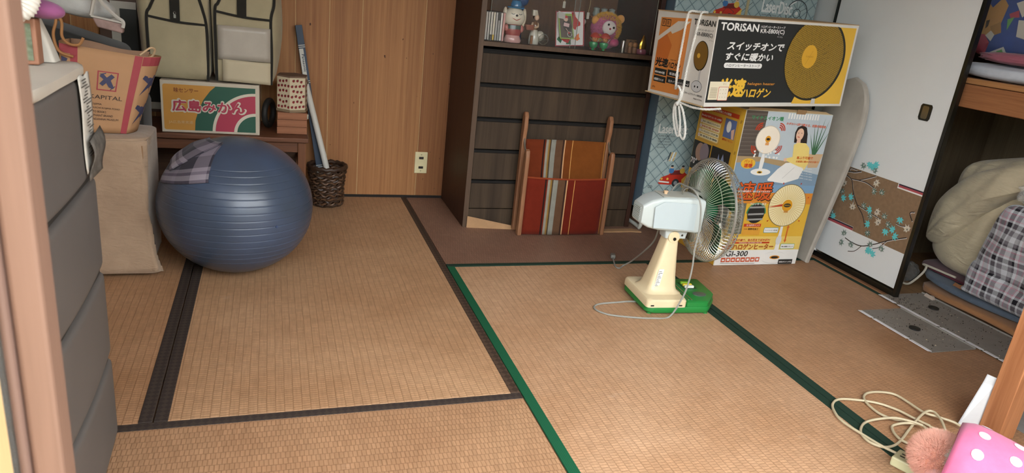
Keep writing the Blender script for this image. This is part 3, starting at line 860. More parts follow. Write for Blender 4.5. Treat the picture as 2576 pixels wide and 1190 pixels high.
# second heater
F.disc(0.31, 0.035, 0.072, cW, 5, ry=0.026); F.disc(0.31, 0.034, 0.070, P_('#d2d0cc'), 4.5, ry=0.029); F.disc(0.312, 0.036, 0.027, P_('#d98f2a'), 7, ry=0.009); F.disc(0.312, 0.036, 0.02, cK, 8, ry=0.0055)
F.poly([(0.298, 0.05), (0.324, 0.05), (0.318, 0.19), (0.306, 0.19)], cW, 6); F.disc(0.311, 0.118, 0.015, P_('#d5d5d3'), 7, ry=0.022)
F.disc(0.311, 0.279, 0.097, P_('#7d6a44'), 7); F.disc(0.311, 0.279, 0.094, P_('#efdfae'), 8)
for k in range(48):
    a = 2 * pi * k / 48; F.line([(0.311 + 0.03 * cos(a), 0.279 + 0.03 * sin(a)), (0.311 + 0.092 * cos(a), 0.279 + 0.092 * sin(a))], 0.0016, P_('#c8a85c'), 9)
F.disc(0.311, 0.279, 0.027, P_('#d99a24'), 10); F.disc(0.311, 0.28, 0.019, cK, 11, ry=0.009); F.text('PARASOLA', 0.311, 0.277, 0.006, cY, w=0.03, layer=12, center=True); F.rect(0.3, 0.247, 0.322, 0.256, P_('#c0843a'), 11)
F.poly([(0.205, 0.27), (0.285, 0.286), (0.285, 0.276)], cR, 12)
for a in (65, 115, 20, 160, -40, 220): F.poly([(0.311 + 0.103 * cos(radians(a)), 0.279 + 0.103 * sin(radians(a))), (0.311 + 0.113 * cos(radians(a - 2)), 0.279 + 0.113 * sin(radians(a - 2))), (0.311 + 0.113 * cos(radians(a + 2)), 0.279 + 0.113 * sin(radians(a + 2)))], cR, 9)
F.disc(0.158, 0.241, 0.05, cGr, 6, a0=0, a1=180, n=20); F.disc(0.158, 0.241, 0.044, cK, 7)
for z in (0.268, 0.237, 0.213): F.line([(0.118, z), (0.198, z + 0.003)], 0.008, P_('#9b9a96'), 8)
F.text('フロッキー加工', 0.116, 0.279, 0.011, cW, w=0.084, layer=9, bold=0.03)
F.poly([(0.034, 0.148), (0.105, 0.148), (0.099, 0.287), (0.038, 0.287)], P_('#6b6a5c'), 5)
for k in range(16): F.line([(rnd.uniform(0.04, 0.095), rnd.uniform(0.155, 0.28)), (rnd.uniform(0.04, 0.095), rnd.uniform(0.155, 0.28))], 0.003, P_('#95957f'), 6)
F.rect(0.108, 0.143, 0.2, 0.196, P_('#dda03c'), 5); F.rect(0.11, 0.181, 0.198, 0.194, cR, 6); F.text('ココがポイント', 0.122, 0.1835, 0.009, cW, w=0.07, layer=8, bold=0.03); F.text('>>> 耐熱毛加工', 0.114, 0.166, 0.009, cK, w=0.075, layer=8, bold=0.03)
F.rrect(0.219, 0.153, 0.296, 0.177, 0.004, P_('#5fa0a8'), 6); F.rrect(0.221, 0.155, 0.294, 0.175, 0.003, cW, 7); F.text('マイナスイオン発生器', 0.225, 0.161, 0.007, cK, w=0.065, layer=9, bold=0.02)
F.rrect(0.328, 0.076, 0.405, 0.101, 0.004, P_('#6aa55a'), 6); F.rrect(0.33, 0.078, 0.403, 0.099, 0.003, cW, 7); F.text('高さ調節スタンド', 0.335, 0.084, 0.007, cK, w=0.062, layer=9, bold=0.02)
F.line([(0.346, 0.115), (0.346, 0.18)], 0.007, cO, 6); F.poly([(0.338, 0.176), (0.354, 0.176), (0.346, 0.19)], cO, 6); F.poly([(0.338, 0.12), (0.354, 0.12), (0.346, 0.106)], cO, 6)
F.text('カーボン遠赤外線で、体の芯までぽかぽか!', 0.02, 0.114, 0.011, cR, w=0.245, layer=6, bold=0.03)
F.rect(0.07, 0.103, 0.265, 0.1105, cR, 5); F.text('PARASOLA HALOGEN HEATER', 0.105, 0.1045, 0.0045, cW, w=0.12, layer=7, bold=0.02)
F.text('速暖ハロゲンヒーター', 0.022, 0.0745, 0.026, P_('#3a1a12'), w=0.268, layer=6, bold=0.06); F.text('速暖ハロゲンヒーター', 0.022, 0.0755, 0.024, P_('#cf6a2c'), w=0.267, layer=8, bold=0.02)
F.text('SGI-300', 0.03, 0.044, 0.024, cK, w=0.132, layer=6, bold=0.025, shear=0.08)
for k in range(8): F.rrect(0.031 + 0.0255 * k, 0.017, 0.053 + 0.0255 * k, 0.038, 0.002, P_('#c85a38'), 6); F.rect(0.036 + 0.0255 * k, 0.023, 0.048 + 0.0255 * k, 0.030 + 0.003 * (k % 2), cW, 7)
F.line([(0.03, 0.012), (0.21, 0.009)], 0.0015, cK, 6)
F.rect(0.336, 0.004, 0.413, 0.026, cK, 9); F.text('転倒OFFスイッチ付', 0.341, 0.010, 0.008, cW, w=0.066, layer=11, bold=0.03)
F.build('carton_front_print', 'lettering')
F = Face(S, (sx, sy + SD, 0), (0, -1, 0), (0, 0, 1), 0.0003)
u = lambda d: SD - d                                           # distance from the front edge
F.rect(0.002, 0.002, SD - 0.002, SH - 0.002, cY, 1); F.rect(0.012, 0.004, SD - 0.03, SH - 0.014, P_('#d2a23a'), 2)
F.rect(u(0.30), 0.634, u(0.036), 0.652, cR, 4); F.text('主な特徴とその機能', u(0.21), 0.637, 0.011, cW, w=0.12, layer=6, bold=0.03)
F.rrect(u(0.31), 0.50, u(0.14), 0.622, 0.012, P_('#c79a4a'), 4); F.rrect(u(0.305), 0.505, u(0.145), 0.617, 0.01, P_('#e0bb62'), 5); F.rrect(u(0.305), 0.594, u(0.145), 0.619, 0.01, cR, 6)
F.text('[Pres-Pa] ハロゲンヒーターの特徴', u(0.30), 0.601, 0.010, cW, w=0.15, layer=8, bold=0.03)
for k, s_ in enumerate(('安全ガード植毛加工(フロッキー仕上げ)', '紫外線の発生を軽減、遠赤外線効果!!', 'スイッチを入れたら、わずか2秒で暖房', '無音・無臭で操る為、静かな暖房構造!')):
    z = 0.576 - 0.021 * k
    F.rrect(u(0.286), z - 0.004, u(0.148), z + 0.013, 0.006, P_('#efe2b8'), 6); F.text(s_, u(0.284), z, 0.009, cK if k != 1 else cR, w=0.132, layer=8, bold=0.02); F.disc(u(0.294), z + 0.0045, 0.008, cW, 7, n=16); F.text(str(k + 1), u(0.2965), z, 0.009, cR, layer=9, bold=0.03)
F.rect(u(0.122), 0.545, u(0.042), 0.624, P_('#5f6f9a'), 4); F.disc(u(0.09), 0.592, 0.016, cW, 5, ry=0.024); F.poly([(u(0.06), 0.546), (u(0.045), 0.546), (u(0.05), 0.59), (u(0.07), 0.58)], cSk, 5); F.text('便利なリモコン', u(0.12), 0.531, 0.009, cR, w=0.075, layer=5, bold=0.03)
F.rect(u(0.32), 0.36, u(0.185), 0.49, cK, 4); F.rect(u(0.178), 0.36, u(0.042), 0.493, cK, 4)
F.disc(u(0.262), 0.445, 0.034, P_('#a58470'), 5, ry=0.04); F.disc(u(0.228), 0.45, 0.034, P_('#8b7b80'), 6, ry=0.04); F.text('70°', u(0.318), 0.385, 0.026, cW, layer=8, bold=0.03)
F.poly([(u(0.13), 0.40), (u(0.12), 0.47), (u(0.105), 0.43), (u(0.09), 0.475), (u(0.075), 0.44), (u(0.06), 0.45), (u(0.08), 0.39)], P_('#8893b0'), 6)
F.rect(u(0.32), 0.06, u(0.04), 0.34, P_('#d8b04e'), 3)
for k in range(10): F.line([(u(0.30), 0.32 - 0.024 * k), (u(0.07), 0.32 - 0.024 * k)], 0.004, P_('#a87c2c'), 4)
for z in (0.62, 0.49, 0.40, 0.03): F.line([(u(0.022), z), (u(0.018), z + 0.014)], 0.002, cK, 3); F.line([(u(0.016), z), (u(0.012), z + 0.014)], 0.002, cK, 3)
F.build('carton_side_print', 'lettering')

# ------------------------------------------------------------------ long heater box (TORiSAN)
ya, ti = 0.121, 0.038
e1 = Vector((cos(ya) * cos(ti), sin(ya) * cos(ti), sin(ti))); e2 = Vector((-sin(ya), cos(ya), 0)); e3 = e1.cross(e2)
TO = Vector((0.902, 0.778, 0.6955)); TW, TD, TH = 0.727, 0.365, 0.326
Tm = Matrix((e1, e2, e3)).transposed().to_4x4(); Tm.translation = TO
K = thing('heater_carton', 'long black and orange heater carton lying on top of the tall one', 'carton', TO + e1 * TW / 2 + e2 * TD / 2)
MB(Tm).box(0, TW, 0, TD, 0, TH).build('box_body', plain('#d6d2ca', 0.6, var=0.05), K, bevel=0.002)
r = MB(Tm)
r.box(-0.003, TW, -0.001, TD, TH - 0.001, TH + 0.002)
r.build('top_flap', M_cardb, K, bevel=0.001)
r = MB(Tm); r.loft([[(-0.006, 0.01, -0.002), (-0.006, TD + 0.01, -0.002), (0.03, TD + 0.01, -0.002), (0.03, 0.01, -0.002)], [(-0.004, 0.01, 0.002), (-0.004, TD + 0.01, 0.002), (0.03, TD + 0.01, 0.002), (0.03, 0.01, 0.002)]]); r.build('bottom_flap', M_cardb, K)
F = Face(K, TO, e1, e3, 0.0003)
kB, kY, kW, kO = P_('#2a2c2b'), P_('#e2b43e'), P_('#e4e3e0'), P_('#d98a46')
def mesh_mat():
    t = NT('heater_mesh_print'); v = t.coord(rot=(0, 0.5, 0))
    br = t.n('ShaderNodeTexBrick'); br.inputs['Scale'].default_value = 1.0; br.inputs['Brick Width'].default_value = 0.0095; br.inputs['Row Height'].default_value = 0.0048; br.inputs['Mortar Size'].default_value = 0.0014
    br.inputs['Color1'].default_value = lin('#d0a83c'); br.inputs['Color2'].default_value = lin('#c49a36'); br.inputs['Mortar'].default_value = lin('#64521f')
    sp = t.n('ShaderNodeSeparateXYZ'); t.l(v, sp.inputs[0]); cb = t.n('ShaderNodeCombineXYZ'); t.l(sp.outputs['X'], cb.inputs['X']); t.l(sp.outputs['Z'], cb.inputs['Y']); t.l(cb.outputs[0], br.inputs['Vector'])
    t.set(0.5, 0, 0.4, br.outputs['Color']); return t.m
kM = mesh_mat()
F.rect(0.0025, 0.016, 0.52, 0.316, kB, 1)
F.poly([(0.44, 0.012), (TW - 0.012, 0.010), (TW - 0.012, 0.314), (0.52, 0.314), (0.52, 0.2)], kY, 2)
cl = (0.0, 0.012, TW - 0.012, 0.3155)
F.disc(0.522, 0.187, 0.163, P_('#26241c'), 3, clip=cl, n=72); F.disc(0.518, 0.188, 0.155, kM, 4, clip=cl, n=72)
for k in range(26):
    a = 2 * pi * k / 26 + 0.1
    q = [(0.487 + r_ * cos(a + 0.25 * r_ / 0.15), 0.192 + r_ * sin(a + 0.25 * r_ / 0.15)) for r_ in (0.05, 0.08, 0.115)]
    if all(c[1] < 0.312 for c in q): F.line(q, 0.0013, P_('#6b5522'), 5)
F.disc(0.4865, 0.197, 0.040, P_('#d9a634'), 6, ry=0.045); F.text('TORiSAN', 0.4865, 0.194, 0.006, P_('#a87c20'), w=0.04, layer=7, center=True); F.line([(0.47, 0.165), (0.50, 0.22)], 0.001, P_('#a87c20'), 7)
F.poly([(0.455, 0.013), (0.51, 0.013), (0.505, 0.034), (0.46, 0.034)], kY, 2.5); F.poly([(0.545, 0.012), (0.57, 0.012), (0.567, 0.032), (0.548, 0.032)], P_('#c9c6bf'), 5)
F.text('TORiSAN', 0.018, 0.281, 0.026, kW, w=0.18, bold=0.045)
F.text('ハロゲンヒーターストーブ', 0.208, 0.2955, 0.0095, kW, w=0.122, bold=0.03); F.text('KR-E800(C)', 0.21, 0.273, 0.019, kW, w=0.12, bold=0.03); F.text('ページュ', 0.297, 0.263, 0.006, kW)
F.text('スイッチオンで', 0.063, 0.2125, 0.028, kW, w=0.276, bold=0.05, shear=0.25)
F.text('すぐに暖かい', 0.058, 0.174, 0.028, kW, w=0.236, bold=0.05, shear=0.25)
F.rrect(0.062, 0.146, 0.249, 0.165, 0.009, kW, 2); F.text('ハロゲンヒーターストーブ', 0.072, 0.1505, 0.0105, kB, w=0.166, bold=0.02)
F.text('光速', 0.052, 0.040, 0.066, kY, w=0.125, bold=0.06, shear=0.12); F.text('halogen heater', 0.193, 0.081, 0.0125, P_('#d8933c'), w=0.138, bold=0.02, shear=0.15)
F.text('ハロゲン', 0.170, 0.036, 0.035, kY, w=0.145, bold=0.05, shear=0.18)
F.rect(0.010, 0.027, 0.104, 0.095, P_('#e4d9bd'), 5); F.text('011', 0.073, 0.083, 0.008, P_('#b5a888'), layer=7)
for k in range(10): F.line([(0.016, 0.035 + 0.004 * k), (0.05, 0.035 + 0.004 * k)], 0.0014, P_('#8a7a60'), 6)
F.rrect(0.055, 0.024, 0.104, 0.076, 0.004, P_('#c2463a'), 6); F.rrect(0.0565, 0.0255, 0.1025, 0.0745, 0.004, P_('#e6dcc6'), 7)
for k in range(9): F.disc(0.065 + 0.013 * (k % 3), 0.037 + 0.014 * (k // 3), 0.0014, P_('#8a7a60'), 8, n=6)
F.build('carton_front_print', 'lettering')
F = Face(K, TO + e2 * TD, -e2, e3, 0.0003)
F.poly([(0.028, 0.301), (0.217, 0.308), (0.206, 0.016), (0.018, 0.012)], kO, 1)
F.poly([(0.015, 0.204), (0.015, 0.221), (0.138, 0.293), (0.215, 0.297), (0.166, 0.263), (0.112, 0.243), (0.10, 0.252)], P_('#d8d2c6'), 2)
F.poly([(0.03, 0.225), (0.025, 0.12), (0.10, 0.13), (0.12, 0.20), (0.08, 0.24)], P_('#cb7134'), 1.5)
for x in (0.036, 0.067):
    F.rect(x, 0.268, x + 0.027, 0.296, kB, 3); F.rect(x + 0.003, 0.271, x + 0.024, 0.293, kO, 4)
    for q in (0.008, 0.014): F.rect(x + q, 0.275, x + q + 0.003, 0.290, kB, 5)
F.text('TORiSAN', 0.236, 0.289, 0.020, kB, w=0.121, bold=0.045); F.text('ハロゲンヒーターストーブ', 0.258, 0.269, 0.0075, kB, w=0.094, bold=0.02); F.text('KR-E800(C)', 0.258, 0.247, 0.017, kB, w=0.094, bold=0.025); F.text('ページュ', 0.335, 0.237, 0.005, kB)
F.disc(0.304, 0.18, 0.041, P_('#2a251c'), 3, ry=0.055); F.disc(0.303, 0.181, 0.038, P_('#7a5a26'), 4, ry=0.051); F.disc(0.292, 0.180, 0.009, P_('#d0a23a'), 5)
F.rect(0.308, 0.085, 0.315, 0.128, kB, 3); F.rect(0.309, 0.085, 0.314, 0.128, P_('#d0cfcc'), 4); F.disc(0.306, 0.067, 0.031, kB, 4, ry=0.022); F.disc(0.306, 0.067, 0.0295, P_('#c4c4c4'), 5, ry=0.0205); F.disc(0.297, 0.066, 0.004, kB, 6); F.disc(0.314, 0.066, 0.004, kB, 6)
F.text('光速', 0.03, 0.112, 0.033, kB, w=0.08, bold=0.06, shear=0.1); F.text('ハロゲン', 0.112, 0.112, 0.026, kB, w=0.08, bold=0.04, shear=0.1); F.text('halogen heater', 0.125, 0.142, 0.006, kB, shear=0.1)
for (a, b_, c, d) in ((0.033, 0.078, 0.112, 0.103), (0.118, 0.082, 0.195, 0.106), (0.032, 0.049, 0.112, 0.073), (0.118, 0.054, 0.187, 0.079), (0.190, 0.057, 0.264, 0.080)): F.rect(a, b_, c, d, kB, 3)
for s_, a, z in (('800W/400W切替', 0.037, 0.083), ('低温着火', 0.132, 0.087), ('2段首振りスイッチ', 0.036, 0.054), ('切タイマー', 0.132, 0.058), ('メッシュガード', 0.196, 0.060)): F.text(s_, a, z, 0.010, kW, w=0.064, layer=6, bold=0.04)
F.text('三洋ホームアプライアンス株式会社', 0.238, 0.031, 0.0075, kB, w=0.11, bold=0.02); F.text('Made in China', 0.30, 0.018, 0.006, kB); F.text('S714', 0.03, 0.022, 0.007, kB)
F.build('carton_side_print', 'lettering')

# white rope tied round the long carton
M_rope = plain('#d9d8d2', 0.8, bump=0.5, bs=250)
RP = thing('rope', 'white twisted rope looped round the end of the long heater carton', 'rope', TO + Vector((0, 0, 0)))
def tw(pts, name, rad=0.0045, n=7):
    P = [Tm @ Vector(p) for p in smoothpath(pts, 10)]
    Q = []
    # resample
    for a, b_ in zip(P[:-1], P[1:]):
        k = max(1, int((b_ - a).length / 0.0035))
        for i in range(k): Q.append(a.lerp(b_, i / k))
    Q.append(P[-1])
    m = MB()
    for ph in (0, 2 * pi / 3, 4 * pi / 3):
        path = []
        s_ = 0
        for i, q in enumerate(Q):
            d = (Q[min(i + 1, len(Q) - 1)] - Q[max(i - 1, 0)]).normalized()
            uu = d.orthogonal().normalized() if abs(d.z) > 0.9 else d.cross(Vector((0, 0, 1))).normalized()
            if abs(d.z) > 0.9: uu = (Vector((0, 1, 0)) - d * d.y).normalized()
            ww = d.cross(uu)
            a = i * 0.9 + ph
            path.append(q + uu * (rad * 0.5 * cos(a)) + ww * (rad * 0.5 * sin(a)))
        m.tube(path, rad * 0.62, 5)
    m.build(name, M_rope, RP, smooth=True)
g = -0.0055
tw([(g, 0.175, 0.04), (g, 0.18, 0.12), (g, 0.175, 0.22), (g, 0.17, 0.30), (0.0, 0.165, TH + 0.006), (0.03, 0.15, TH + 0.008), (0.03, 0.10, TH + 0.008), (0.0, 0.095, TH + 0.006), (g, 0.10, 0.29), (g, 0.115, 0.2), (g, 0.125, 0.12), (g, 0.13, 0.03), (-0.008, 0.14, -0.01)], 'loop')
tw([(g, 0.175, 0.04), (-0.014, 0.15, 0.055), (-0.012, 0.13, 0.03), (-0.010, 0.14, -0.005), (-0.012, 0.15, -0.03), (-0.012, 0.12, -0.10), (-0.012, 0.075, -0.14), (-0.012, 0.07, -0.10), (-0.010, 0.10, -0.04), (-0.010, 0.13, -0.008)], 'hanging_loop')
tw([(-0.010, 0.14, -0.005), (-0.014, 0.155, -0.02), (-0.014, 0.15, -0.07), (-0.014, 0.12, -0.125), (-0.014, 0.10, -0.13), (-0.014, 0.105, -0.08), (-0.012, 0.13, -0.02)], 'hanging_loop', 0.0042)
tw([(-0.010, 0.13, -0.006), (-0.006, 0.09, -0.010), (-0.004, 0.05, -0.012), (0.02, 0.004, -0.010), (0.08, -0.004, -0.007)], 'tail', 0.0042)
k_ = MB(); k_.ball(Tm @ Vector((-0.012, 0.14, -0.012)), 0.010, 12, 8); k_.build('knot', M_rope, RP, smooth=True)

# ------------------------------------------------------------------ worn board leaning on the sliding panel
def board():
    H = 0.838; hw = 0.13
    yc = 0.982
    out = []
    def edge(t):           # half width as function of height fraction
        if t < 0.72: return hw * (0.66 + 0.34 * sin(min(t / 0.72, 1) * pi / 2) ** 1.3)
        q = (t - 0.72) / 0.28
        return hw * sqrt(max(0.0, 1 - q ** 2.3))
    N = 40
    right = [(-edge(i / N), H * i / N) for i in range(N + 1)]
    left = [(edge(i / N), H * i / N) for i in range(N, -1, -1)]
    pts = right + left[1:]
    th = 0.020
    def P(y, z, d):
        t = z / H
        x = 1.702 + 0.086 * t - d
        return (x, yc + y, z)
    m = MB()
    m.loft([[P(y * 0.93, 0.004 + z * 0.992, 0.020) for y, z in pts], [P(y, z, 0.014) for y, z in pts], [P(y, z, 0.0) for y, z in pts]])
    return m
bo = board().build('leaning_board', plain('#a59f95', 0.55, var=0.14, vs=6, bump=0.05, bs=120, name='worn_grey_white'), loc=(1.70, 0.982, 0), smooth=35)
tag(bo, 'worn grey-white board with rounded top leaning on the white sliding panel', 'board')

# ------------------------------------------------------------------ desk fan
FC = Vector((0.775, 0.545, 0))
FT = Matrix.Translation(FC) @ Matrix.Rotation(-0.07, 4, 'Z') @ Matrix.Translation(-FC)
FAN = thing('desk_fan', 'vintage cream and green desk fan with wire cage on the tatami', 'fan', FC)
M_cream = plain('#d9c7a2', 0.38, spec=0.5, var=0.05, name='fan_cream'); M_fgreen = plain('#1f7a35', 0.4, spec=0.5, var=0.08, name='fan_green')
M_fwhite = plain('#b8c0be', 0.4, spec=0.5, var=0.03, name='fan_white'); M_chrome = plain('#b9bcb6', 0.22, 0.9, var=0.05, name='fan_chrome')
M_wire = plain('#c4c4bc', 0.3, 0.75, var=0.1, name='fan_wire')
def chamf(pts, r):
    out = []
    n = len(pts)
    for i in range(n):
        p = Vector((*pts[i], 0)); a = Vector((*pts[i - 1], 0)); b = Vector((*pts[(i + 1) % n], 0))
        d0 = (a - p); d1 = (b - p)
        rr = min(r, d0.length / 2.2, d1.length / 2.2)
        q0 = p + d0.normalized() * rr; q1 = p + d1.normalized() * rr
        for k in range(5):
            t = k / 4
            q = (1 - t) ** 2 * q0 + 2 * t * (1 - t) * p + t * t * q1
            out.append((q.x, q.y))
    return out
plan = [(0.617, 0.455), (0.640, 0.437), (0.862, 0.437), (0.925, 0.515), (0.930, 0.640), (0.905, 0.662), (0.640, 0.662), (0.617, 0.645)]
gp = chamf(plan, 0.014)
def shrink(pts, k, c=(0.775, 0.55)):
    return [(c[0] + (x - c[0]) * k, c[1] + (y - c[1]) * k) for x, y in pts]
m = MB(FT); m.loft([[(x, y, 0.007) for x, y in shrink(gp, 0.97)], [(x, y, 0.012) for x, y in gp], [(x, y, 0.026) for x, y in gp], [(x, y, 0.031) for x, y in shrink(gp, 0.985)]])
base = m.build('base_tray', M_fgreen, FAN, smooth=40)
for x, y in ((0.64, 0.46), (0.86, 0.455), (0.64, 0.64), (0.90, 0.64), (0.63, 0.55)):
    MB(FT).cyl((x, y, 0.0), (x, y, 0.009), 0.010, n=12).build('foot', M_fgreen, base)
deck = chamf([(0.775, 0.4405), (0.859, 0.4405), (0.921, 0.517), (0.926, 0.655), (0.775, 0.657)], 0.010)
m = MB(FT); m.loft([[(x, y, 0.030) for x, y in deck], [(x, y, 0.046) for x, y in deck], [(x, y, 0.050) for x, y in shrink(deck, 0.94, (0.85, 0.55))]])
dk = m.build('control_deck', M_fgreen, FAN, smooth=40)
for y, c in ((0.60, '#7fae2c'), (0.582, '#d8c23c'), (0.565, '#e2e0d6')):
    MB(FT).box(0.825, 0.862, y - 0.006, y + 0.006, 0.049, 0.060).build('push_button', plain(c, 0.4), dk, bevel=0.003)
MB(FT).box(0.818, 0.872, 0.553, 0.612, 0.0495, 0.0515).build('button_plate', plain('#17472a', 0.4), dk, bevel=0.001)
m = MB(FT); m.lathe([(0.026, 0.0498), (0.026, 0.0525), (0.022, 0.0535), (0.0, 0.0535)], (0.855, 0.505, 0), 28, sx=1.0, sy=0.75); m.build('timer_dial', plain('#5b665c', 0.4, 0.3), dk, smooth=True)
for x in (0.783, 0.797):
    MB(FT).box(x, x + 0.004, 0.455, 0.65, 0.049, 0.0518).build('silver_trim', M_chrome, dk)
cp = chamf([(0.616, 0.437), (0.772, 0.436), (0.773, 0.655), (0.618, 0.658)], 0.016)
m = MB(FT)
c0 = (0.703, 0.548)
m.loft([[(x, y, 0.030) for x, y in cp], [(x, y, 0.052) for x, y in cp], [(x, y, 0.058) for x, y in shrink(cp, 0.95, c0)], [(x, y, 0.0595) for x, y in shrink(cp, 0.8, c0)]])
cb_ = m.build('base_cover', M_cream, FAN, smooth=40)
for x in (0.63, 0.74):
    MB(FT).box(x, x + 0.012, 0.4345, 0.437, 0.036, 0.040).build('slot', BLACK, cb_)
# tapering neck
def rrect(cx, cy, hx, hy, r, n=5):
    pts = []
    for sx_, sy_, a in ((1, -1, -90), (1, 1, 0), (-1, 1, 90), (-1, -1, 180)):
        for k in range(n):
            t = radians(a + 90 * k / (n - 1)); pts.append((cx + sx_ * (hx - r) + r * cos(t), cy + sy_ * (hy - r) + r * sin(t)))
    return pts
m = MB(FT); rings = []
for z, cx, hx, hy in ((0.058, 0.700, 0.074, 0.066), (0.062, 0.700, 0.066, 0.058), (0.07, 0.701, 0.058, 0.050), (0.085, 0.702, 0.053, 0.045), (0.12, 0.704, 0.046, 0.040), (0.19, 0.709, 0.034, 0.034), (0.255, 0.713, 0.023, 0.030), (0.272, 0.714, 0.020, 0.027)):
    rings.append([(x, y, z) for x, y in rrect(cx, 0.545, hx, hy, min(hx, hy) * 0.45)])
m.loft(rings); nk = m.build('neck', M_cream, FAN, smooth=50)
m = MB(FT); m.cyl((0.713, 0.512, 0.268), (0.713, 0.578, 0.268), 0.022, n=20); pv = m.build('tilt_pivot', M_cream, FAN, bevel=0.002)
m = MB(FT); m.cyl((0.715, 0.5095, 0.262), (0.715, 0.512, 0.262), 0.006, n=12); m.build('screw', plain('#3a3a34', 0.3, 0.8), pv)
L_ = Face(FAN, FT @ Vector((0.660, 0.4995, 0.075)), FT.to_3x3() @ Vector((0.99, 0.02, 0.0)), FT.to_3x3() @ Vector((0.16, 0.07, 0.98)), 0.0004)
L_.rect(0.002, 0.0, 0.022, 0.075, plain('#d8d8d2', 0.5), 1)
for k in range(11): L_.line([(0.004, 0.006 + 0.006 * k), (0.019 - 0.004 * (k % 3), 0.006 + 0.006 * k)], 0.0018, plain('#4b4b48', 0.5), 2)
L_.build('rating_label')
m = MB(FT); m.loft([[(x, y, 0.262) for x, y in rrect(0.722, 0.545, 0.040, 0.026, 0.006)], [(x, y, 0.300) for x, y in rrect(0.722, 0.545, 0.046, 0.030, 0.006)]]); br_ = m.build('head_bracket', M_fwhite, FAN, smooth=40)
for x in (0.70, 0.745):
    m = MB(FT); m.cyl((x, 0.5165, 0.275), (x, 0.519, 0.275), 0.004, n=10); m.build('screw', plain('#55534c', 0.3, 0.8), br_)
# motor housing
m = MB(FT); rings = []
def ring_yz(x, z0, z1, hw, r=0.012):
    return [(x, y, z) for y, z in rrect(0.545, (z0 + z1) / 2, hw, (z1 - z0) / 2, r)]
for x, z0, z1, hw in ((0.568, 0.325, 0.375, 0.034), (0.571, 0.318, 0.384, 0.040), (0.60, 0.304, 0.404, 0.046), (0.635, 0.298, 0.415, 0.050), (0.70, 0.295, 0.418, 0.053), (0.77, 0.292, 0.417, 0.055), (0.775, 0.290, 0.418, 0.056), (0.797, 0.292, 0.412, 0.056), (0.800, 0.298, 0.405, 0.050)):
    rings.append(ring_yz(x, z0, z1, hw))
m.loft(rings); mh = m.build('motor_housing', M_fwhite, FAN, smooth=35)
for k in range(9):
    z = 0.326 + 0.0058 * k
    MB(FT).box(0.5655, 0.5695, 0.517, 0.573, z, z + 0.0028).build('vent_slat', M_fwhite, mh)
m = MB(FT); m.prism([(0.612, 0.309), (0.770, 0.302), (0.766, 0.400), (0.64, 0.404), (0.607, 0.385)], 0.4885, 0.4915, 'Y'); m.build('side_panel', plain('#b4c0c3', 0.35, var=0.02), mh, bevel=0.0012)
m = MB(FT); m.box(0.64, 0.765, 0.505, 0.585, 0.4165, 0.4185); m.build('top_strip', plain('#b9bab0', 0.4), mh, bevel=0.001)
m = MB(FT); m.cyl((0.665, 0.545, 0.417), (0.665, 0.545, 0.425), 0.006, n=12); m.cyl((0.665, 0.545, 0.425), (0.665, 0.545, 0.430), 0.008, n=12); m.build('oscillation_knob', plain('#d8b894', 0.4), mh, smooth=40)
m = MB(FT); m.tube(smoothpath([(0.73, 0.545, 0.417), (0.735, 0.545, 0.438), (0.76, 0.545, 0.444), (0.785, 0.545, 0.436), (0.80, 0.545, 0.43)], 5), 0.003, 6); m.build('carry_hook', M_chrome, mh, smooth=True)
# wire cage
CY, CZ, CR = 0.545, 0.364, 0.183
def wire(profile, n, name, rad=0.00115, a0=0.0, parent=FAN, stuff=False):
    m = MB(FT)
    for k in range(n):
        a = 2 * pi * k / n + a0
        m.tube([(x, CY + r * cos(a), CZ + r * sin(a)) for r, x in profile], rad, 4, cap=False)
    o = m.build(name, M_wire, parent, smooth=True, fix=False)
    return o
def hoop(r, x, rad, name, parent):
    m = MB(FT); m.tube([(x, CY + r * cos(2 * pi * k / 64), CZ + r * sin(2 * pi * k / 64)) for k in range(64)], rad, 6, closed=True)
    return m.build(name, M_wire, parent, smooth=True)
bg = wire([(0.052, 0.801), (0.08, 0.801), (0.135, 0.806), (0.163, 0.813), (0.177, 0.823), (CR, 0.838)], 88, 'back_grille')
hoop(0.055, 0.802, 0.002, 'ring', bg); hoop(0.150, 0.8095, 0.0013, 'ring', bg); hoop(CR + 0.001, 0.838, 0.0032, 'rim', bg)
fg = wire([(CR, 0.842), (0.181, 0.858), (0.173, 0.874), (0.155, 0.884), (0.10, 0.893), (0.045, 0.897)], 88, 'front_grille', a0=0.036)
for r, x in ((0.160, 0.8815), (0.13, 0.888), (0.10, 0.893), (0.07, 0.895), (0.177, 0.866)): hoop(r, x, 0.0012, 'ring', fg)
hoop(CR, 0.843, 0.0026, 'rim', fg)
m = MB(FT); m.lathe([(0.047, 0.895), (0.047, 0.901), (0.040, 0.905), (0.0, 0.906)], (0, CY, CZ), 28, 'X'); m.build('centre_badge', plain('#c9ccc6', 0.3, 0.6), fg, smooth=40)
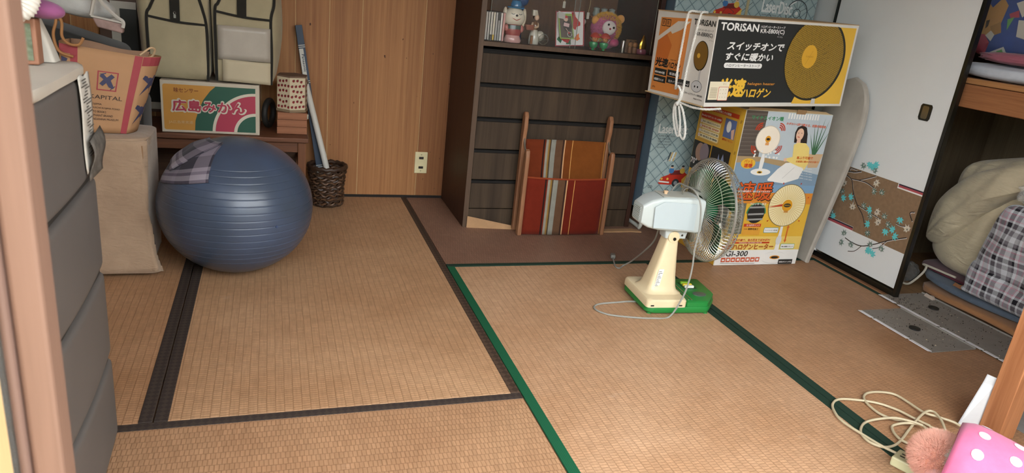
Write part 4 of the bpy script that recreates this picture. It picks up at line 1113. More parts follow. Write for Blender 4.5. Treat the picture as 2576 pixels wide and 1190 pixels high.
# blades
tb = NT('blade_green_plastic'); tb.set(0.2, 0, 0.5, lin('#12512b')); tb.b.inputs['Alpha'].default_value = 0.86
hub = MB(FT); hub.lathe([(0.0, 0.806), (0.02, 0.806), (0.034, 0.820), (0.034, 0.860), (0.028, 0.868), (0.0, 0.870)], (0, CY, CZ), 24, 'X'); hb = hub.build('hub', plain('#16603a', 0.35), FAN, smooth=40)
for q in range(4):
    a0 = q * pi / 2 + 0.5
    def bl(u, v):
        r = 0.030 + 0.134 * u
        w = (0.35 + 0.75 * u - 0.25 * u * u) * (1.0 if u < 0.8 else 1 - 0.6 * (u - 0.8) / 0.2)
        a = a0 + (v - 0.5) * w * 1.45 + 0.35 * u
        x = 0.842 + (v - 0.5) * 0.036 * (1 - 0.2 * u)
        return (x, CY + r * cos(a), CZ + r * sin(a))
    m = MB(FT); m.grid(bl, 12, 10); m.build('blade', tb.m, hb, smooth=60, solid=0.002)
hoop2 = MB(FT); hoop2.tube([(0.866, CY + 0.05 * cos(2 * pi * k / 40), CZ + 0.05 * sin(2 * pi * k / 40)) for k in range(40)], 0.004, 6, closed=True); hoop2.build('chrome_ring', M_chrome, hb, smooth=True)
# cord
M_cord = plain('#8f8f88', 0.5)
lp = [(0.648, 0.548), (0.60, 0.556), (0.552, 0.553), (0.477, 0.546), (0.444, 0.525), (0.442, 0.493), (0.476, 0.455), (0.566, 0.425), (0.623, 0.416), (0.69, 0.422)]
rise = [(0.724, 0.42, 0.07), (0.737, 0.42, 0.121), (0.745, 0.425, 0.187), (0.743, 0.43, 0.258), (0.753, 0.44, 0.315), (0.754, 0.45, 0.371), (0.75, 0.46, 0.412), (0.74, 0.48, 0.443), (0.736, 0.51, 0.452), (0.735, 0.545, 0.450)]
down = [(0.732, 0.59, 0.445), (0.72, 0.612, 0.40), (0.71, 0.62, 0.33), (0.712, 0.63, 0.262), (0.728, 0.67, 0.20), (0.738, 0.74, 0.132), (0.76, 0.86, 0.04), (0.745, 0.895, 0.006), (0.712, 0.868, 0.005), (0.706, 0.893, 0.005), (0.735, 0.975, 0.006)]
path = smoothpath([(x, y, 0.0045) for x, y in lp] + rise + down, 7)
MB().tube(path, 0.0032, 7, flat=(1, 1)).build('power_cord', M_cord, FAN, smooth=True)
m = MB(frame((0.737, 0.978, 0.010), (0.35, 0.94, 0.0), (-0.94, 0.35, 0))); m.box(0, 0.03, -0.010, 0.010, -0.008, 0.008)
pg = m.build('plug', plain('#77766f', 0.5), FAN, bevel=0.003)
m = MB(frame((0.737, 0.978, 0.010), (0.35, 0.94, 0.0), (-0.94, 0.35, 0))); m.box(0.03, 0.045, -0.007, -0.0055, -0.003, 0.003); m.box(0.03, 0.045, 0.0055, 0.007, -0.003, 0.003); m.build('prong', M_chrome, pg)

# ------------------------------------------------------------------ exercise ball with a cloth on it
BC = Vector((-0.753, 0.968, 0.233)); BR = (0.252, 0.252, 0.233)
def ball_mat():
    t = NT('ball_blue_rubber'); v = t.coord()
    n = t.noise(v, 5, 5); n2 = t.noise(v, 60, 4, 0.7)
    col = t.ramp(n, [(0.3, lin('#39424f')), (0.7, lin('#424e64'))])
    col = t.mix(t.ramp(n2, [(0.66, (0, 0, 0, 1)), (0.78, (0.5, 0.5, 0.5, 1))]), col, lin('#3c4047'))
    t.set(0.32, 0, 0.55, col); t.bump(t.noise(v, 350, 2), 0.06, 0.001); return t.m
M_ball = ball_mat()
BL = thing('exercise_ball', 'large blue-grey exercise ball with a plaid cloth on top', 'ball', (BC.x, BC.y, 0))
tilt = Matrix.Translation(BC) @ Matrix.Rotation(0.10, 4, 'Y') @ Matrix.Rotation(-0.10, 4, 'X')
def ballpt(d, k=1.0, grooves=True):
    return Vector((d.x * BR[0] * k, d.y * BR[1] * k, d.z * BR[2] * k))
m = MB()
rings = []
N_ = 72
grv = [-0.60, -0.51, -0.42, -0.32, -0.218, -0.113, -0.014, 0.082, 0.179, 0.276, 0.368, 0.462, 0.553, 0.636, 0.703]
ths = sorted([pi * i / 60 for i in range(61)] + [math.acos(-q) + e for q in grv for e in (-0.016, -0.009, -0.004, 0.0, 0.004, 0.009, 0.016)])
for th in ths:
    zc = -cos(th)
    ring = []
    g = 0.0
    for q in grv:
        g = max(g, math.exp(-((th - math.acos(-q)) / 0.0045) ** 2))
    for k in range(N_):
        ph = 2 * pi * k / N_
        d = Vector((max(sin(th), 1e-4) * cos(ph), max(sin(th), 1e-4) * sin(ph), zc))
        w = Matrix.Rotation(0.02, 3, 'Y') @ Matrix.Rotation(0.0, 3, 'X') @ d
        p = BC + Vector((w.x * BR[0], w.y * BR[1], w.z * BR[2])) * (1 - 0.005 * g)
        p.z = max(p.z, 0.0005)
        ring.append(p)
    rings.append(ring)
m.loft(rings)
m.build('ball_shell', M_ball, BL, smooth=80)
m = MB(); dv = Vector((0.49, -0.82, -0.03)).normalized(); m.cyl(BC + Vector((dv.x * .249, dv.y * .249, dv.z * .23)), BC + Vector((dv.x * .2545, dv.y * .2545, dv.z * .2355)), 0.006, 0.004, n=14); m.build('valve_plug', plain('#3c4a68', 0.4), BL, smooth=40)

st = lambda *a: [(p, lin(c)) for p, c in a]
M_scarf = plaid('scarf_plaid', 0.999, 0.999, st((0, '#2f2c36'), (0.08, '#4a4350'), (0.22, '#3a3541'), (0.34, '#4a4350'), (0.42, '#2a2830'), (0.70, '#7d747e'), (0.96, '#2a2730')), st((0, '#4d4654'), (0.06, '#9b939c'), (0.17, '#5d5462'), (0.24, '#8d858f'), (0.33, '#2f2c36'), (0.62, '#6f6672'), (0.9, '#3a3541')), ('X', 'Y'), 0.9, src='UV')
SCF = thing('plaid_cloth', 'dark grey and mauve plaid cloth folded over the ball', 'cloth', (BC.x - 0.1, BC.y - 0.05, BC.z + 0.2))
def onball(az, el, k):
    d = Vector((cos(el) * sin(az), -cos(el) * cos(az), sin(el)))
    return BC + Vector((d.x * BR[0], d.y * BR[1], d.z * BR[2])) * k
def patch(c, name, lift):
    # c: four corners (az, el) in degrees
    def fn(u, v):
        a = (1 - u) * (1 - v) * c[0][0] + u * (1 - v) * c[1][0] + u * v * c[2][0] + (1 - u) * v * c[3][0]
        e = (1 - u) * (1 - v) * c[0][1] + u * (1 - v) * c[1][1] + u * v * c[2][1] + (1 - u) * v * c[3][1]
        return onball(radians(a), radians(e), lift + 0.006 * sin(9 * u + 4 * v) + 0.004 * sin(13 * v))
    MB().grid(fn, 24, 18).build(name, M_scarf, SCF, smooth=60, solid=0.003)
patch([(-74, 23), (-20, 34), (-29, 74), (-90, 52)], 'lower_fold', 1.014)
patch([(-86, 42), (-64, 35), (-28, 73), (-100, 72)], 'upper_fold', 1.034)

# ------------------------------------------------------------------ cloth-covered stand with the paper bag
def cover_mat():
    t = NT('beige_cotton_cover'); v = t.coord()
    n = t.noise(v, 7, 5, 0.6)
    t.set(0.92, 0, 0.12, t.ramp(n, [(0.3, lin('#87705c')), (0.7, lin('#9c846d'))]), 0.2)
    a = t.noise(t.coord(scale=(3, 3, 9)), 4, 4, 0.5, 2.0)
    b = t.noise(v, 800, 2)
    t.bump(t.math('ADD', t.math('MULTIPLY', a, 1.0), t.math('MULTIPLY', b, 0.08)), 0.35, 0.012)
    return t.m
M_cover = cover_mat()
CV = thing('covered_stand', 'low stand under a beige cotton cover beside the blue ball', 'stand', (-1.15, 1.03, 0))
def cover(u, v):
    # u round the rectangle, v from hem (0) to top
    pts = rrect(-1.157, 1.03, 0.150, 0.118, 0.03, 7)
    n = len(pts); f = u * n; i = int(f) % n; t = f - int(f)
    x = pts[i][0] * (1 - t) + pts[(i + 1) % n][0] * t; y = pts[i][1] * (1 - t) + pts[(i + 1) % n][1] * t
    fl = 0.035 * (1 - v) ** 2
    dx, dy = x + 1.157, y - 1.03
    k = 1 + fl / 0.13
    wv = 0.004 * sin(u * 40) * (1 - v) + 0.003 * sin(v * 17 + u * 22)
    L = sqrt(dx * dx + dy * dy)
    k += wv / L
    x, y = -1.157 + dx * k * (1 - 0.02 * v), 1.03 + dy * k
    if y > 0.905: x = min(x, -1.014)
    return (x - 0.012 * (1 - v), y, 0.018 + 0.437 * v + 0.004 * sin(u * 26) * (1 - v))
m = MB(); m.grid(cover, 84, 24, closeu=True)
top = [(x * 1.0, y, 0.458) for x, y in rrect(-1.157, 1.03, 0.140, 0.110, 0.03, 7)]
m.build('fabric_cover', M_cover, CV, smooth=60, solid=0.002)
m = MB(); m.sbox((-1.157, 1.03, 0.447), (0.148, 0.117, 0.020), 6, 32, 12); m.build('cover_top', M_cover, CV, smooth=50)
m = MB(); 
for x in (-1.024,): m.tube([(x - 0.004 + 0.012 * (1 - t / 20) * 0.3, 0.917 - 0.018 * (1 - t / 20) ** 2, 0.03 + 0.41 * t / 20) for t in range(21)], 0.0025, 5)
m.build('seam', plain('#8b6c50', 0.9), CV, smooth=True)
MB().box(-1.28, -1.035, 0.925, 1.12, 0.0, 0.03).build('base', plain('#3c3733', 0.7), CV, bevel=0.003)

M_kr = plain('#a27b58', 0.8, var=0.07, vs=8, bump=0.35, bs=22, name='kraft_paper'); M_kri = plain('#8f6f58', 0.85, var=0.1)
BG = thing('paper_bag', 'brown kraft paper shopping bag with red and navy print and logo', 'paper bag', (-1.10, 1.02, 0.465))
ro = -0.13
BT = Matrix.Translation((-1.152, 0.955, 0.466)) @ Matrix.Rotation(-ro * 1.0, 4, 'Y')
BT = Matrix.Translation((-1.236, 0.955, 0.4685)) @ Matrix(((1, 0, 0.14, 0), (0, 1, 0, 0), (0, 0, 1, 0), (0, 0, 0, 1)))
bw0, bw1, bh, bd = 0.118, 0.185, 0.262, 0.13
def bagpt(u, v, w=0.0):
    """front face: u 0..1, v 0..1"""
    half = (0.085 + 0.028 * v)
    return Vector((0.075 + (u - 0.5) * 2 * half, 0.012 * sin(pi * u) * -0.6 + 0.006 * sin(5 * v + 3 * u), bh * v * (1.03 - 0.10 * u)))
m = MB(BT); m.grid(lambda u, v: bagpt(u, v), 12, 12); m.build('front_panel', M_kr, BG, smooth=60, solid=0.0008)
m = MB(BT)
def gus(u, v):
    a = bagpt(1, v); 
    return Vector((a.x + (0.030 + 0.022 * v) * sin(pi * u) ** 0.8 * (1 - 0.2 * u) - 0.01 * u, a.y + bd * u, bh * v * (0.93 - 0.02 * u)))
m.grid(gus, 12, 12); m.build('side_gusset', M_kr, BG, smooth=60, solid=0.0008)
m = MB(BT)
m.grid(lambda u, v: Vector((bagpt(0, v).x - 0.012 * sin(pi * u), bagpt(0, v).y + bd * u, bh * v * 1.03)), 8, 8); m.build('side_gusset', M_kr, BG, smooth=60, solid=0.0008)
m = MB(BT); m.grid(lambda u, v: Vector((bagpt(u, v).x, bd - 0.01 * sin(pi * u), (bh + 0.004 * sin(7 * u)) * v * (1.03 - 0.10 * u))), 8, 8); m.build('back_panel', M_kri, BG, smooth=60, solid=0.0008)
MB(BT).box(0.0, 0.15, 0.01, bd - 0.01, 0.001, 0.004).build('bottom_panel', M_kri, BG)
kr_red, kr_nav = plain('#8f3a40', 0.75), plain('#3a3b54', 0.75); kr_blk = plain('#3a302c', 0.75)
def bagwarp(u, v):
    p = bagpt(u, v); return (p.x, p.z, -p.y + 0.0006)
FB = Face(BG, (0, 0, 0), (1, 0, 0), (0, 0, 1), 0.0004, bagwarp)
FB.T = BT @ frame((0, 0, 0), (1, 0, 0), (0, 0, 1)); FB.art.T = FB.T; FB.txt.T = FB.T
def gridrect(F_, u0, v0, u1, v1, m_, layer=1, n=10):
    for i in range(n):
        a, b = v0 + (v1 - v0) * i / n, v0 + (v1 - v0) * (i + 1) / n
        k = max(1, int((u1 - u0) * 10))
        for j in range(k):
            c, d = u0 + (u1 - u0) * j / k, u0 + (u1 - u0) * (j + 1) / k
            F_.poly([(c, a), (d, a), (d, b), (c, b)], m_, layer)
gridrect(FB, 0.13, 0.0, 0.22, 0.995, kr_red); gridrect(FB, 0.0, 0.90, 0.22, 0.995, kr_red, 1, 2); FB.flush('bag_front_print'); gridrect(FB, 0.90, 0.0, 0.998, 0.995, kr_red); FB.flush('bag_front_print')
FB.poly([(0.01, 0.70), (0.10, 0.84), (0.02, 0.86)], kr_nav, 2); FB.poly([(0.01, 0.5), (0.11, 0.66), (0.05, 0.68), (0.01, 0.62)], kr_nav, 2)
lx0, lx1, lz0, lz1 = 0.42, 0.69, 0.53, 0.76
so = 0.055
FB.flush('bag_front_print')
for a, b, c, d in ((lx0, lz0, lx1, lz0 + 0.014), (lx0, lz1 - 0.014, lx1, lz1), (lx0, lz0, lx0 + 0.018, lz1), (lx1 - 0.018, lz0, lx1, lz1)): FB.rect(a + so, b, c + so, d, kr_red, 2)
shf = lambda pts: [(a + so, b) for a, b in pts]
FB.poly(shf([(0.455, 0.61), (0.50, 0.585), (0.545, 0.625), (0.585, 0.575), (0.64, 0.56), (0.655, 0.575), (0.60, 0.66), (0.645, 0.705), (0.60, 0.735), (0.545, 0.69), (0.49, 0.735), (0.45, 0.70), (0.505, 0.665)]), kr_nav, 3)
FB.poly(shf([(0.455, 0.725), (0.53, 0.745), (0.53, 0.732), (0.46, 0.715)]), kr_nav, 3); FB.poly(shf([(0.60, 0.548), (0.665, 0.60), (0.668, 0.59), (0.61, 0.545)]), kr_nav, 3)
FB.text('KAPITAL', 0.385, 0.425, 0.048, kr_blk, w=0.46, bold=0.0)
for k, (s_, w_) in enumerate((('KOJIMA', 0.20), ('KOUICHI KOJIMA FOHO', 0.50), ('KATO BOOKS', 0.28), ('ELEPHANT BRAND', 0.40), ('BANDANNA MUSEUM', 0.50))): FB.text(s_, 0.385, 0.345 - 0.046 * k, 0.026, kr_blk, w=w_ * 0.9)
FB.build('logo_print', 'lettering')
def guswarp(u, v):
    p = gus(u, v); return (p.x + 0.0012, p.z, -p.y + 0.0008)
FG = Face(BG, (0, 0, 0), (1, 0, 0), (0, 0, 1), 0.0004, guswarp)
FG.T = BT @ frame((0, 0, 0), (1, 0, 0), (0, 0, 1)); FG.art.T = FG.T; FG.txt.T = FG.T
gridrect(FG, 0.0, 0.88, 0.95, 0.995, kr_red, 1, 2)
for z in (0.50, 0.12):
    FG.poly([(0.06, z), (0.25, z + 0.10), (0.42, z - 0.02), (0.5, z + 0.03), (0.38, z + 0.17), (0.6, z + 0.30), (0.5, z + 0.34), (0.3, z + 0.22), (0.08, z + 0.26), (0.05, z + 0.22), (0.2, z + 0.15)], kr_nav, 2)
FG.build('bag_side_print', 'lettering')
# twisted paper handle
hp = [Vector((-1.20, 0.94, 0.70)), Vector((-1.235, 0.935, 0.715)), Vector((-1.245, 0.935, 0.76)), Vector((-1.236, 0.94, 0.80)), Vector((-1.24, 0.945, 0.825)), Vector((-1.222, 0.94, 0.80)), Vector((-1.223, 0.935, 0.758)), Vector((-1.205, 0.93, 0.738)), Vector((-1.18, 0.93, 0.738)), Vector((-1.168, 0.935, 0.758))]
m = MB(); m.tube(smoothpath(hp, 7), 0.0042, 7); m.build('twisted_handle', plain('#94683f', 0.8, bump=0.6, bs=180), BG, smooth=True)
m = MB(BT); m.tube(smoothpath([(0.175, 0.03, 0.245), (0.20, 0.035, 0.268), (0.212, 0.05, 0.262), (0.205, 0.06, 0.24), (0.19, 0.05, 0.235)], 6), 0.0035, 6); m.build('curled_corner', plain('#b79a78', 0.8), BG, smooth=True)

# ------------------------------------------------------------------ grey plastic drawer chest by the door
M_cg = plain('#5a5551', 0.55, var=0.05, bump=0.05, bs=500, name='chest_grey_plastic'); M_cg2 = plain('#2b2927', 0.6)
CH = thing('plastic_drawer_chest', 'dark grey plastic chest of four drawers just inside the door', 'chest', (-1.16, -0.21, 0))
MB().box(-1.36, -0.985, -0.415, -0.004, 0.0, 0.795).build('body', M_cg2, CH, bevel=0.004)
for k in range(4):
    z0, z1 = 0.008 + 0.2 * k, 0.008 + 0.2 * k + 0.186
    def fr(u, v):
        # bulging drawer front
        y = -0.418 + 0.418 * u
        e = (1 - abs(2 * u - 1) ** 40); f = (1 - abs(2 * v - 1) ** 24)
        x = -0.985 + 0.022 * (max(0, e) * max(0, f)) ** 0.25 + 0.006 * sin(pi * u)
        return (x, y, z0 + (z1 - z0) * v)
    d = MB(); d.grid(lambda u, v: fr(0.5 - 0.5 * cos(pi * u), 0.5 - 0.5 * cos(pi * v)), 24, 20)
    d.box(-0.995, -0.984, -0.416, -0.002, z0, z1)
    dd = d.build('drawer', M_cg, CH, smooth=50)
    if k < 3: MB().box(-0.985, -0.968, -0.40, -0.02, z1 + 0.002, z1 + 0.012).build('shadow_gap', M_cg2, dd)
def lidfn(e, q):
    return q
LD = MB(); LD.sbox((-1.158, -0.215, 0.806), (0.203, 0.20, 0.0105), 14, 48, 10); lo = LD.build('chest_lid', plain('#b3ab9e', 0.5, var=0.06, name='lid_offwhite'), loc=(-1.158, -0.215, 0.795), smooth=40)
tag(lo, 'off-white flat lid lying on the grey drawer chest', 'lid')
m = MB(); m.grid(lambda u, v: (-0.9545 + 0.0015 * sin(6 * v), -0.112 + 0.078 * u + 0.01 * v, 0.80 - 0.175 * v + 0.003 * sin(9 * u)), 6, 12)
NP = m.build('newspaper_strip', None or plain('#b9b4aa', 0.8, var=0.10, vs=30), loc=(-0.955, -0.05, 0.64), smooth=60, solid=0.001)
tag(NP, 'torn printed paper strip hanging on the corner of the grey drawer chest', 'paper')
FP = Face(NP, (-0.9515, 0, 0), (0, 1, 0), (0, 0, 1), 0.0002)
rnd = random.Random(4)
for k in range(26):
    z_0 = 0.792 - 0.0055 * k
    y_0 = -0.108 + 0.0005 * k
    FP.rect(y_0 + rnd.uniform(0, 0.03), z_0, y_0 + rnd.uniform(0.035, 0.066), z_0 + 0.0022, plain('#57534e', 0.8), 1)
FP.build('newsprint')
m = MB(); m.grid(lambda u, v: (-0.948 + 0.006 * sin(5 * v) + 0.012 * v * u, -0.095 + 0.085 * u * (1 - 0.4 * v), 0.685 - 0.075 * v + 0.012 * u), 5, 8); m.build('torn_end', plain('#55504a', 0.7, var=0.6, vs=45), NP, smooth=60, solid=0.001)

# things on the lid
t_ = thing('ornament_tile', 'small green relief tile in an orange frame standing on the chest lid', 'ornament', (-1.055, -0.10, 0.817))
MB().box(-1.105, -1.008, -0.115, -0.085, 0.8175, 0.893).build('frame', plain('#8a5f48', 0.6), t_, bevel=0.003)
m = MB(); m.grid(lambda u, v: (-1.098 + 0.083 * u, -0.1165 - 0.0025 * mnoise.noise(Vector((u * 9, v * 9, 3))), 0.825 + 0.06 * v), 24, 20); m.build('relief_tile', plain('#636b54', 0.5, var=0.4, vs=60), t_, smooth=60)
m = MB(); m.loft([[(-1.018 + x, -0.05 + y, 0.8175) for x, y in rrect(0, 0, 0.022, 0.02, 0.006)], [(-1.026 + x, -0.05 + y, 0.86) for x, y in rrect(0, 0, 0.018, 0.016, 0.006)], [(-1.032 + x, -0.05 + y, 0.888) for x, y in rrect(0, 0, 0.014, 0.014, 0.005)]])
tag(m.build('white_packet', plain('#b5aea2', 0.7, var=0.08), loc=(-1.02, -0.06, 0.8175), smooth=40), 'white upright packet beside the green tile on the chest lid', 'packet')
hb_ = thing('knit_hat', 'purple knitted hat with white ribbed band lying on the ornament tile', 'hat', (-1.06, -0.10, 0.893))
m = MB(); m.ball((-1.068, -0.095, 0.930), (0.056, 0.044, 0.0365), 28, 16, lambda d, q: q * (1 + 0.04 * mnoise.noise(d * 3))); m.build('crown', fabric('#7a4467'), hb_, smooth=60)
m = MB(); m.ball((-1.000, -0.100, 0.909), (0.034, 0.024, 0.0155), 22, 12, lambda d, q: Vector((q.x, q.y, q.z - 0.10 * q.x))); m.build('crown_tip', fabric('#7a4467'), hb_, smooth=60)
arc = smoothpath([(-1.020, -0.095, 0.968), (-1.010, -0.118, 0.950), (-1.006, -0.136, 0.926), (-1.014, -0.142, 0.908), (-1.034, -0.138, 0.902)], 14)
m = MB(); m.tube(arc, [0.0135 + 0.0013 * (k % 3) for k in range(len(arc))], 12, flat=(0.8, 1.0)); m.build('ribbed_band', fabric('#c4beb4'), hb_, smooth=70)

# dark bag behind with towel and pouch
tag(MB().loft([[(-1.55, 1.25, 0), (-1.08, 1.25, 0), (-1.08, 1.46, 0), (-1.55, 1.46, 0)], [(-1.55, 1.24, 0.5), (-1.07, 1.24, 0.5), (-1.07, 1.46, 0.5), (-1.55, 1.46, 0.5)], [(-1.54, 1.25, 0.815), (-1.13, 1.25, 0.695), (-1.13, 1.45, 0.695), (-1.54, 1.45, 0.815)]]).build('black_bag', fabric('#2c2b29'), loc=(-1.3, 1.35, 0), bevel=0.02, seg=4, smooth=50), 'large black bag standing behind the kraft paper bag', 'bag')
m = MB(); m.sbox((-1.30, 1.33, 0.845), (0.15, 0.07, 0.045), 2.6, 36, 20, lambda e, q: Vector((q.x, q.y, q.z - 0.19 * q.x - 0.004)) * (1 + 0.06 * mnoise.noise(e * 2.5)))
tag(m.build('white_towel', fabric('#b9b8b4', bump=0.6, thread=300), loc=(-1.30, 1.33, 0.79), smooth=60), 'rolled grey-white towel lying on top of the black bag', 'towel')
pz = thing('mesh_pouch', 'pink and white see-through pouch hanging open on the black bag', 'pouch', (-1.15, 1.27, 0.73))
m = MB(); m.loft([[(-1.205, 1.235, 0.80), (-1.11, 1.235, 0.785), (-1.11, 1.26, 0.785), (-1.205, 1.26, 0.80)], [(-1.19, 1.235, 0.765), (-1.115, 1.235, 0.75), (-1.115, 1.27, 0.75), (-1.19, 1.27, 0.765)]]); m.build('pouch_body', plain('#9b7f77', 0.7, var=0.25, vs=30), pz, bevel=0.005)
m = MB(); m.tube(smoothpath([(-1.205, 1.235, 0.802), (-1.185, 1.23, 0.865), (-1.165, 1.23, 0.84), (-1.13, 1.23, 0.805), (-1.11, 1.23, 0.79), (-1.112, 1.23, 0.77)], 6), 0.006, 6); m.tube([(-1.205, 1.233, 0.80), (-1.11, 1.233, 0.785)], 0.004, 6); m.build('white_piping', plain('#bdb6ac', 0.7), pz, smooth=True)
pf = thing('picture_frame', 'dark picture with wide white mount standing behind the garment bags', 'picture', (-1.13, 1.78, 0.375))
MB().box(-1.30, -0.98, 1.824, 1.839, 0.377, 0.835).build('frame', plain('#5c463a', 0.5), pf, bevel=0.002)
MB().box(-1.256, -1.0, 1.820, 1.824, 0.39, 0.821).build('mount', plain('#c9c4b8', 0.7), pf)
MB().box(-1.222, -1.03, 1.818, 1.820, 0.42, 0.793).build('picture', plain('#2a2b28', 0.4), pf)

# ------------------------------------------------------------------ bench with boxes
M_bench = wood('bench_wood', '#4d3022', '#75492f', 'X', 1.5, 0.5, 0.35, 0.6)
M_benchl = wood('bench_leg_wood', '#55331f', '#7a4d30', 'Z', 1.5, 0.5, 0.35, 0.6)
BN = thing('bench', 'low dark wooden bench against the wood panel wall', 'bench', (-1.0, 1.67, 0))
MB().box(-1.62, -0.492, 1.50, 1.842, 0.336, 0.355).build('seat_board', M_bench, BN, bevel=0.003)
for x, y in ((-0.535, 1.515), (-0.535, 1.80), (-1.60, 1.515), (-1.60, 1.80)):
    MB().box(x, x + 0.034, y, y + 0.034, 0, 0.336).build('leg', M_benchl, BN, bevel=0.003)
MB().box(-1.566, -0.535, 1.522, 1.54, 0.29, 0.336).build('front_apron', M_bench, BN, bevel=0.002)
MB().box(-0.53, -0.512, 1.549, 1.80, 0.20, 0.225).build('side_stretcher', M_benchl, BN, bevel=0.002)
MB().box(-1.566, -0.535, 1.805, 1.82, 0.05, 0.33).build('back_board', wood('bench_back', '#3d2a1f', '#5b4230', 'X', 1.2, 0.6), BN)

mx0, mx1, mz0, mz1, my = -1.050, -0.686, 0.3565, 0.561, 1.525
MK = thing('mandarin_carton', 'white mandarin orange carton with green, orange and red print on the bench', 'carton', ((mx0 + mx1) / 2, 1.67, mz0))
MB().box(mx0, mx1, my, 1.81, mz0, mz1).build('box_body', plain('#b7ab98', 0.7, var=0.04), MK, bevel=0.002)
F = Face(MK, (mx0, my, mz0), (1, 0, 0), (0, 0, 1), 0.0003)
mo, mg, mr, mw = P_('#b98338', 0.6), P_('#27503f', 0.6), P_('#a03448', 0.6), P_('#c3b9a6', 0.6)
iw0, iw1, iz0, iz1 = 0.009, 0.349, 0.010, 0.190
F.rrect(iw0, iz0, iw1, iz1, 0.008, mo, 1)
cl = (iw0, iz0, iw1 - 0.0005, iz1 - 0.0005)
C0 = (0.349, 0.004)
F.disc(C0[0] + 0.012, C0[1] - 0.005, 0.240, mg, 2, clip=cl, a0=90, a1=180, n=40)
F.poly([(C0[0] - 0.16, iz1), (iw1, iz1), (iw1, iz0), (0.12, iz0), (0.123, 0.05), (0.135, 0.09), (0.155, 0.135), (0.18, 0.17), (0.2, iz1 - 0.001)], mg, 3)
def fan_sector(r, m_, layer):
    pts = [(iw1, iz0)] + [(iw1 - 0.0 + r * cos(radians(a)), iz0 - 0.004 + r * sin(radians(a))) for a in range(90, 181, 5)] + [(iw1 - r, iz0)]
    F.poly([(min(max(a, iw0), iw1), min(max(b, iz0), iz1)) for a, b in pts], m_, layer)
fan_sector(0.164, mw, 4); fan_sector(0.153, mr, 5); fan_sector(0.083, mw, 6); fan_sector(0.071, mg, 7)
F.text('味センサー', 0.049, 0.159, 0.019, P_('#7d4420', 0.6), w=0.088, layer=9, bold=0.02)
F.text('広島みかん', 0.038, 0.083, 0.050, mw, w=0.274, layer=9, bold=0.11); F.text('広島みかん', 0.042, 0.086, 0.044, mr, w=0.266, layer=11, bold=0.045)
F.text('JA広島果実連', 0.026, 0.034, 0.014, P_('#c8a472', 0.6), w=0.088, layer=9, bold=0.01)
F.build('carton_print', 'lettering')

M_can = fabric('#9f9377', var=0.10, vs=6, bump=0.4); M_can.name = 'garment_bag_canvas'; M_canl = fabric('#a99c84', var=0.06, vs=5, bump=0.2); M_trim = fabric('#262420', var=0.05)
def garment(x0, x1, zl, label, patch):
    b = thing('garment_bag', label, 'storage bag', ((x0 + x1) / 2, 1.67, 0.5625), 'canvas garment storage bags')
    zt = 1.12; y0 = 1.528
    cx = (x0 + x1) / 2; hx = (x1 - x0) / 2
    sd = 1 if patch else -1
    def sh(e, q):
        return Vector((q.x + sd * 0.032 * max(0, e.x * sd) * max(0, sin(2.2 * (e.y + 1))) * max(0, sin(1.6 * (e.z + 1.05))) + 0.006 * mnoise.noise(e * 2.0), q.y + 0.008 * mnoise.noise(e * 1.7 + Vector((5, 1, x0))), q.z))
    m = MB(); m.sbox((cx, 1.642, (0.5655 + zt) / 2), (hx + 0.008, 0.112, (zt - 0.563) / 2), 14, 64, 36, sh); m.build('canvas_body', M_can, b, smooth=60)
    def tr(path, w=0.0055): MB().tube(smoothpath(path, 6), w, 6).build('black_trim', M_trim, b, smooth=True)
    xa, xb = x0 + 0.004, x1 - 0.004
    tr([(xa, y0 + 0.004, 0.57), (xa, y0 - 0.002, 0.68), (xa, y0, zl), (xa + 0.012, y0, zl + 0.03), (xa + 0.03, y0, zl + 0.07)])
    tr([(xb, y0 + 0.004, 0.565), (xb + 0.003, y0 - 0.002, 0.68), (xb, y0, zl - 0.02), (xb + (0.012 if patch else -0.012), y0, zl + 0.04), (xb + (0.012 if patch else -0.03), y0, zl + 0.10)])
    tr([(xa, y0 - 0.001, zl), (cx, y0 - 0.004, zl - 0.014), (xb, y0 - 0.001, zl - 0.018)], 0.0045)
    hx_ = cx - 0.005
    MB().prism([(hx_ - 0.017, zl - 0.012), (hx_ + 0.017, zl - 0.014), (hx_ + 0.019, 1.0), (hx_ - 0.016, 1.0)], y0 - 0.009, y0 - 0.004, 'Y').build('webbing_handle', M_trim, b, bevel=0.001)
    if not patch:
        zp = MB(); zp.box(hx_ - 0.004, hx_ + 0.004, y0 - 0.012, y0 - 0.009, zl + 0.0, zl + 0.012); zp.tube([(hx_ + 0.004 * cos(2 * pi * k / 12), y0 - 0.011, zl + 0.018 + 0.005 * sin(2 * pi * k / 12)) for k in range(12)], 0.001, 5, closed=True); zp.build('zip_pull', plain('#8f8d86', 0.3, 0.8), b)
    else:
        MB().grid(lambda u, v: (x0 + 0.028 + (x1 - x0 - 0.034) * u, y0 - 0.0095 - 0.001 * sin(3 * u), 0.572 + 0.085 * v - 0.006 * u), 8, 6).build('paper_label', plain('#b3a68c', 0.7, var=0.04), b, smooth=60, solid=0.001)
        MB().grid(lambda u, v: (x0 + 0.012 + (x1 - x0 - 0.018) * u, y0 - 0.0075 - 0.001 * sin(3 * u), 0.655 + (zl - 0.705) * v), 8, 6).build('clear_window', plain('#a39a8e', 0.35, var=0.08, vs=10), b, smooth=60, solid=0.001)
    return b
garment(-1.086, -0.872, 0.796, 'beige canvas garment bag with black trim and zip pull, nearer the picture frame', False)
garment(-0.848, -0.636, 0.835, 'beige canvas garment bag with a paper label, nearer the bare wood wall', True)
gs = MB(); gs.sbox((-1.005, 1.70, 0.84), (0.13, 0.10, 0.275), 8, 40, 24); 
bk = thing('garment_bag', 'beige canvas garment bag pushed in behind the other two', 'storage bag', (-1.0, 1.74, 0.5625), 'canvas garment storage bags')
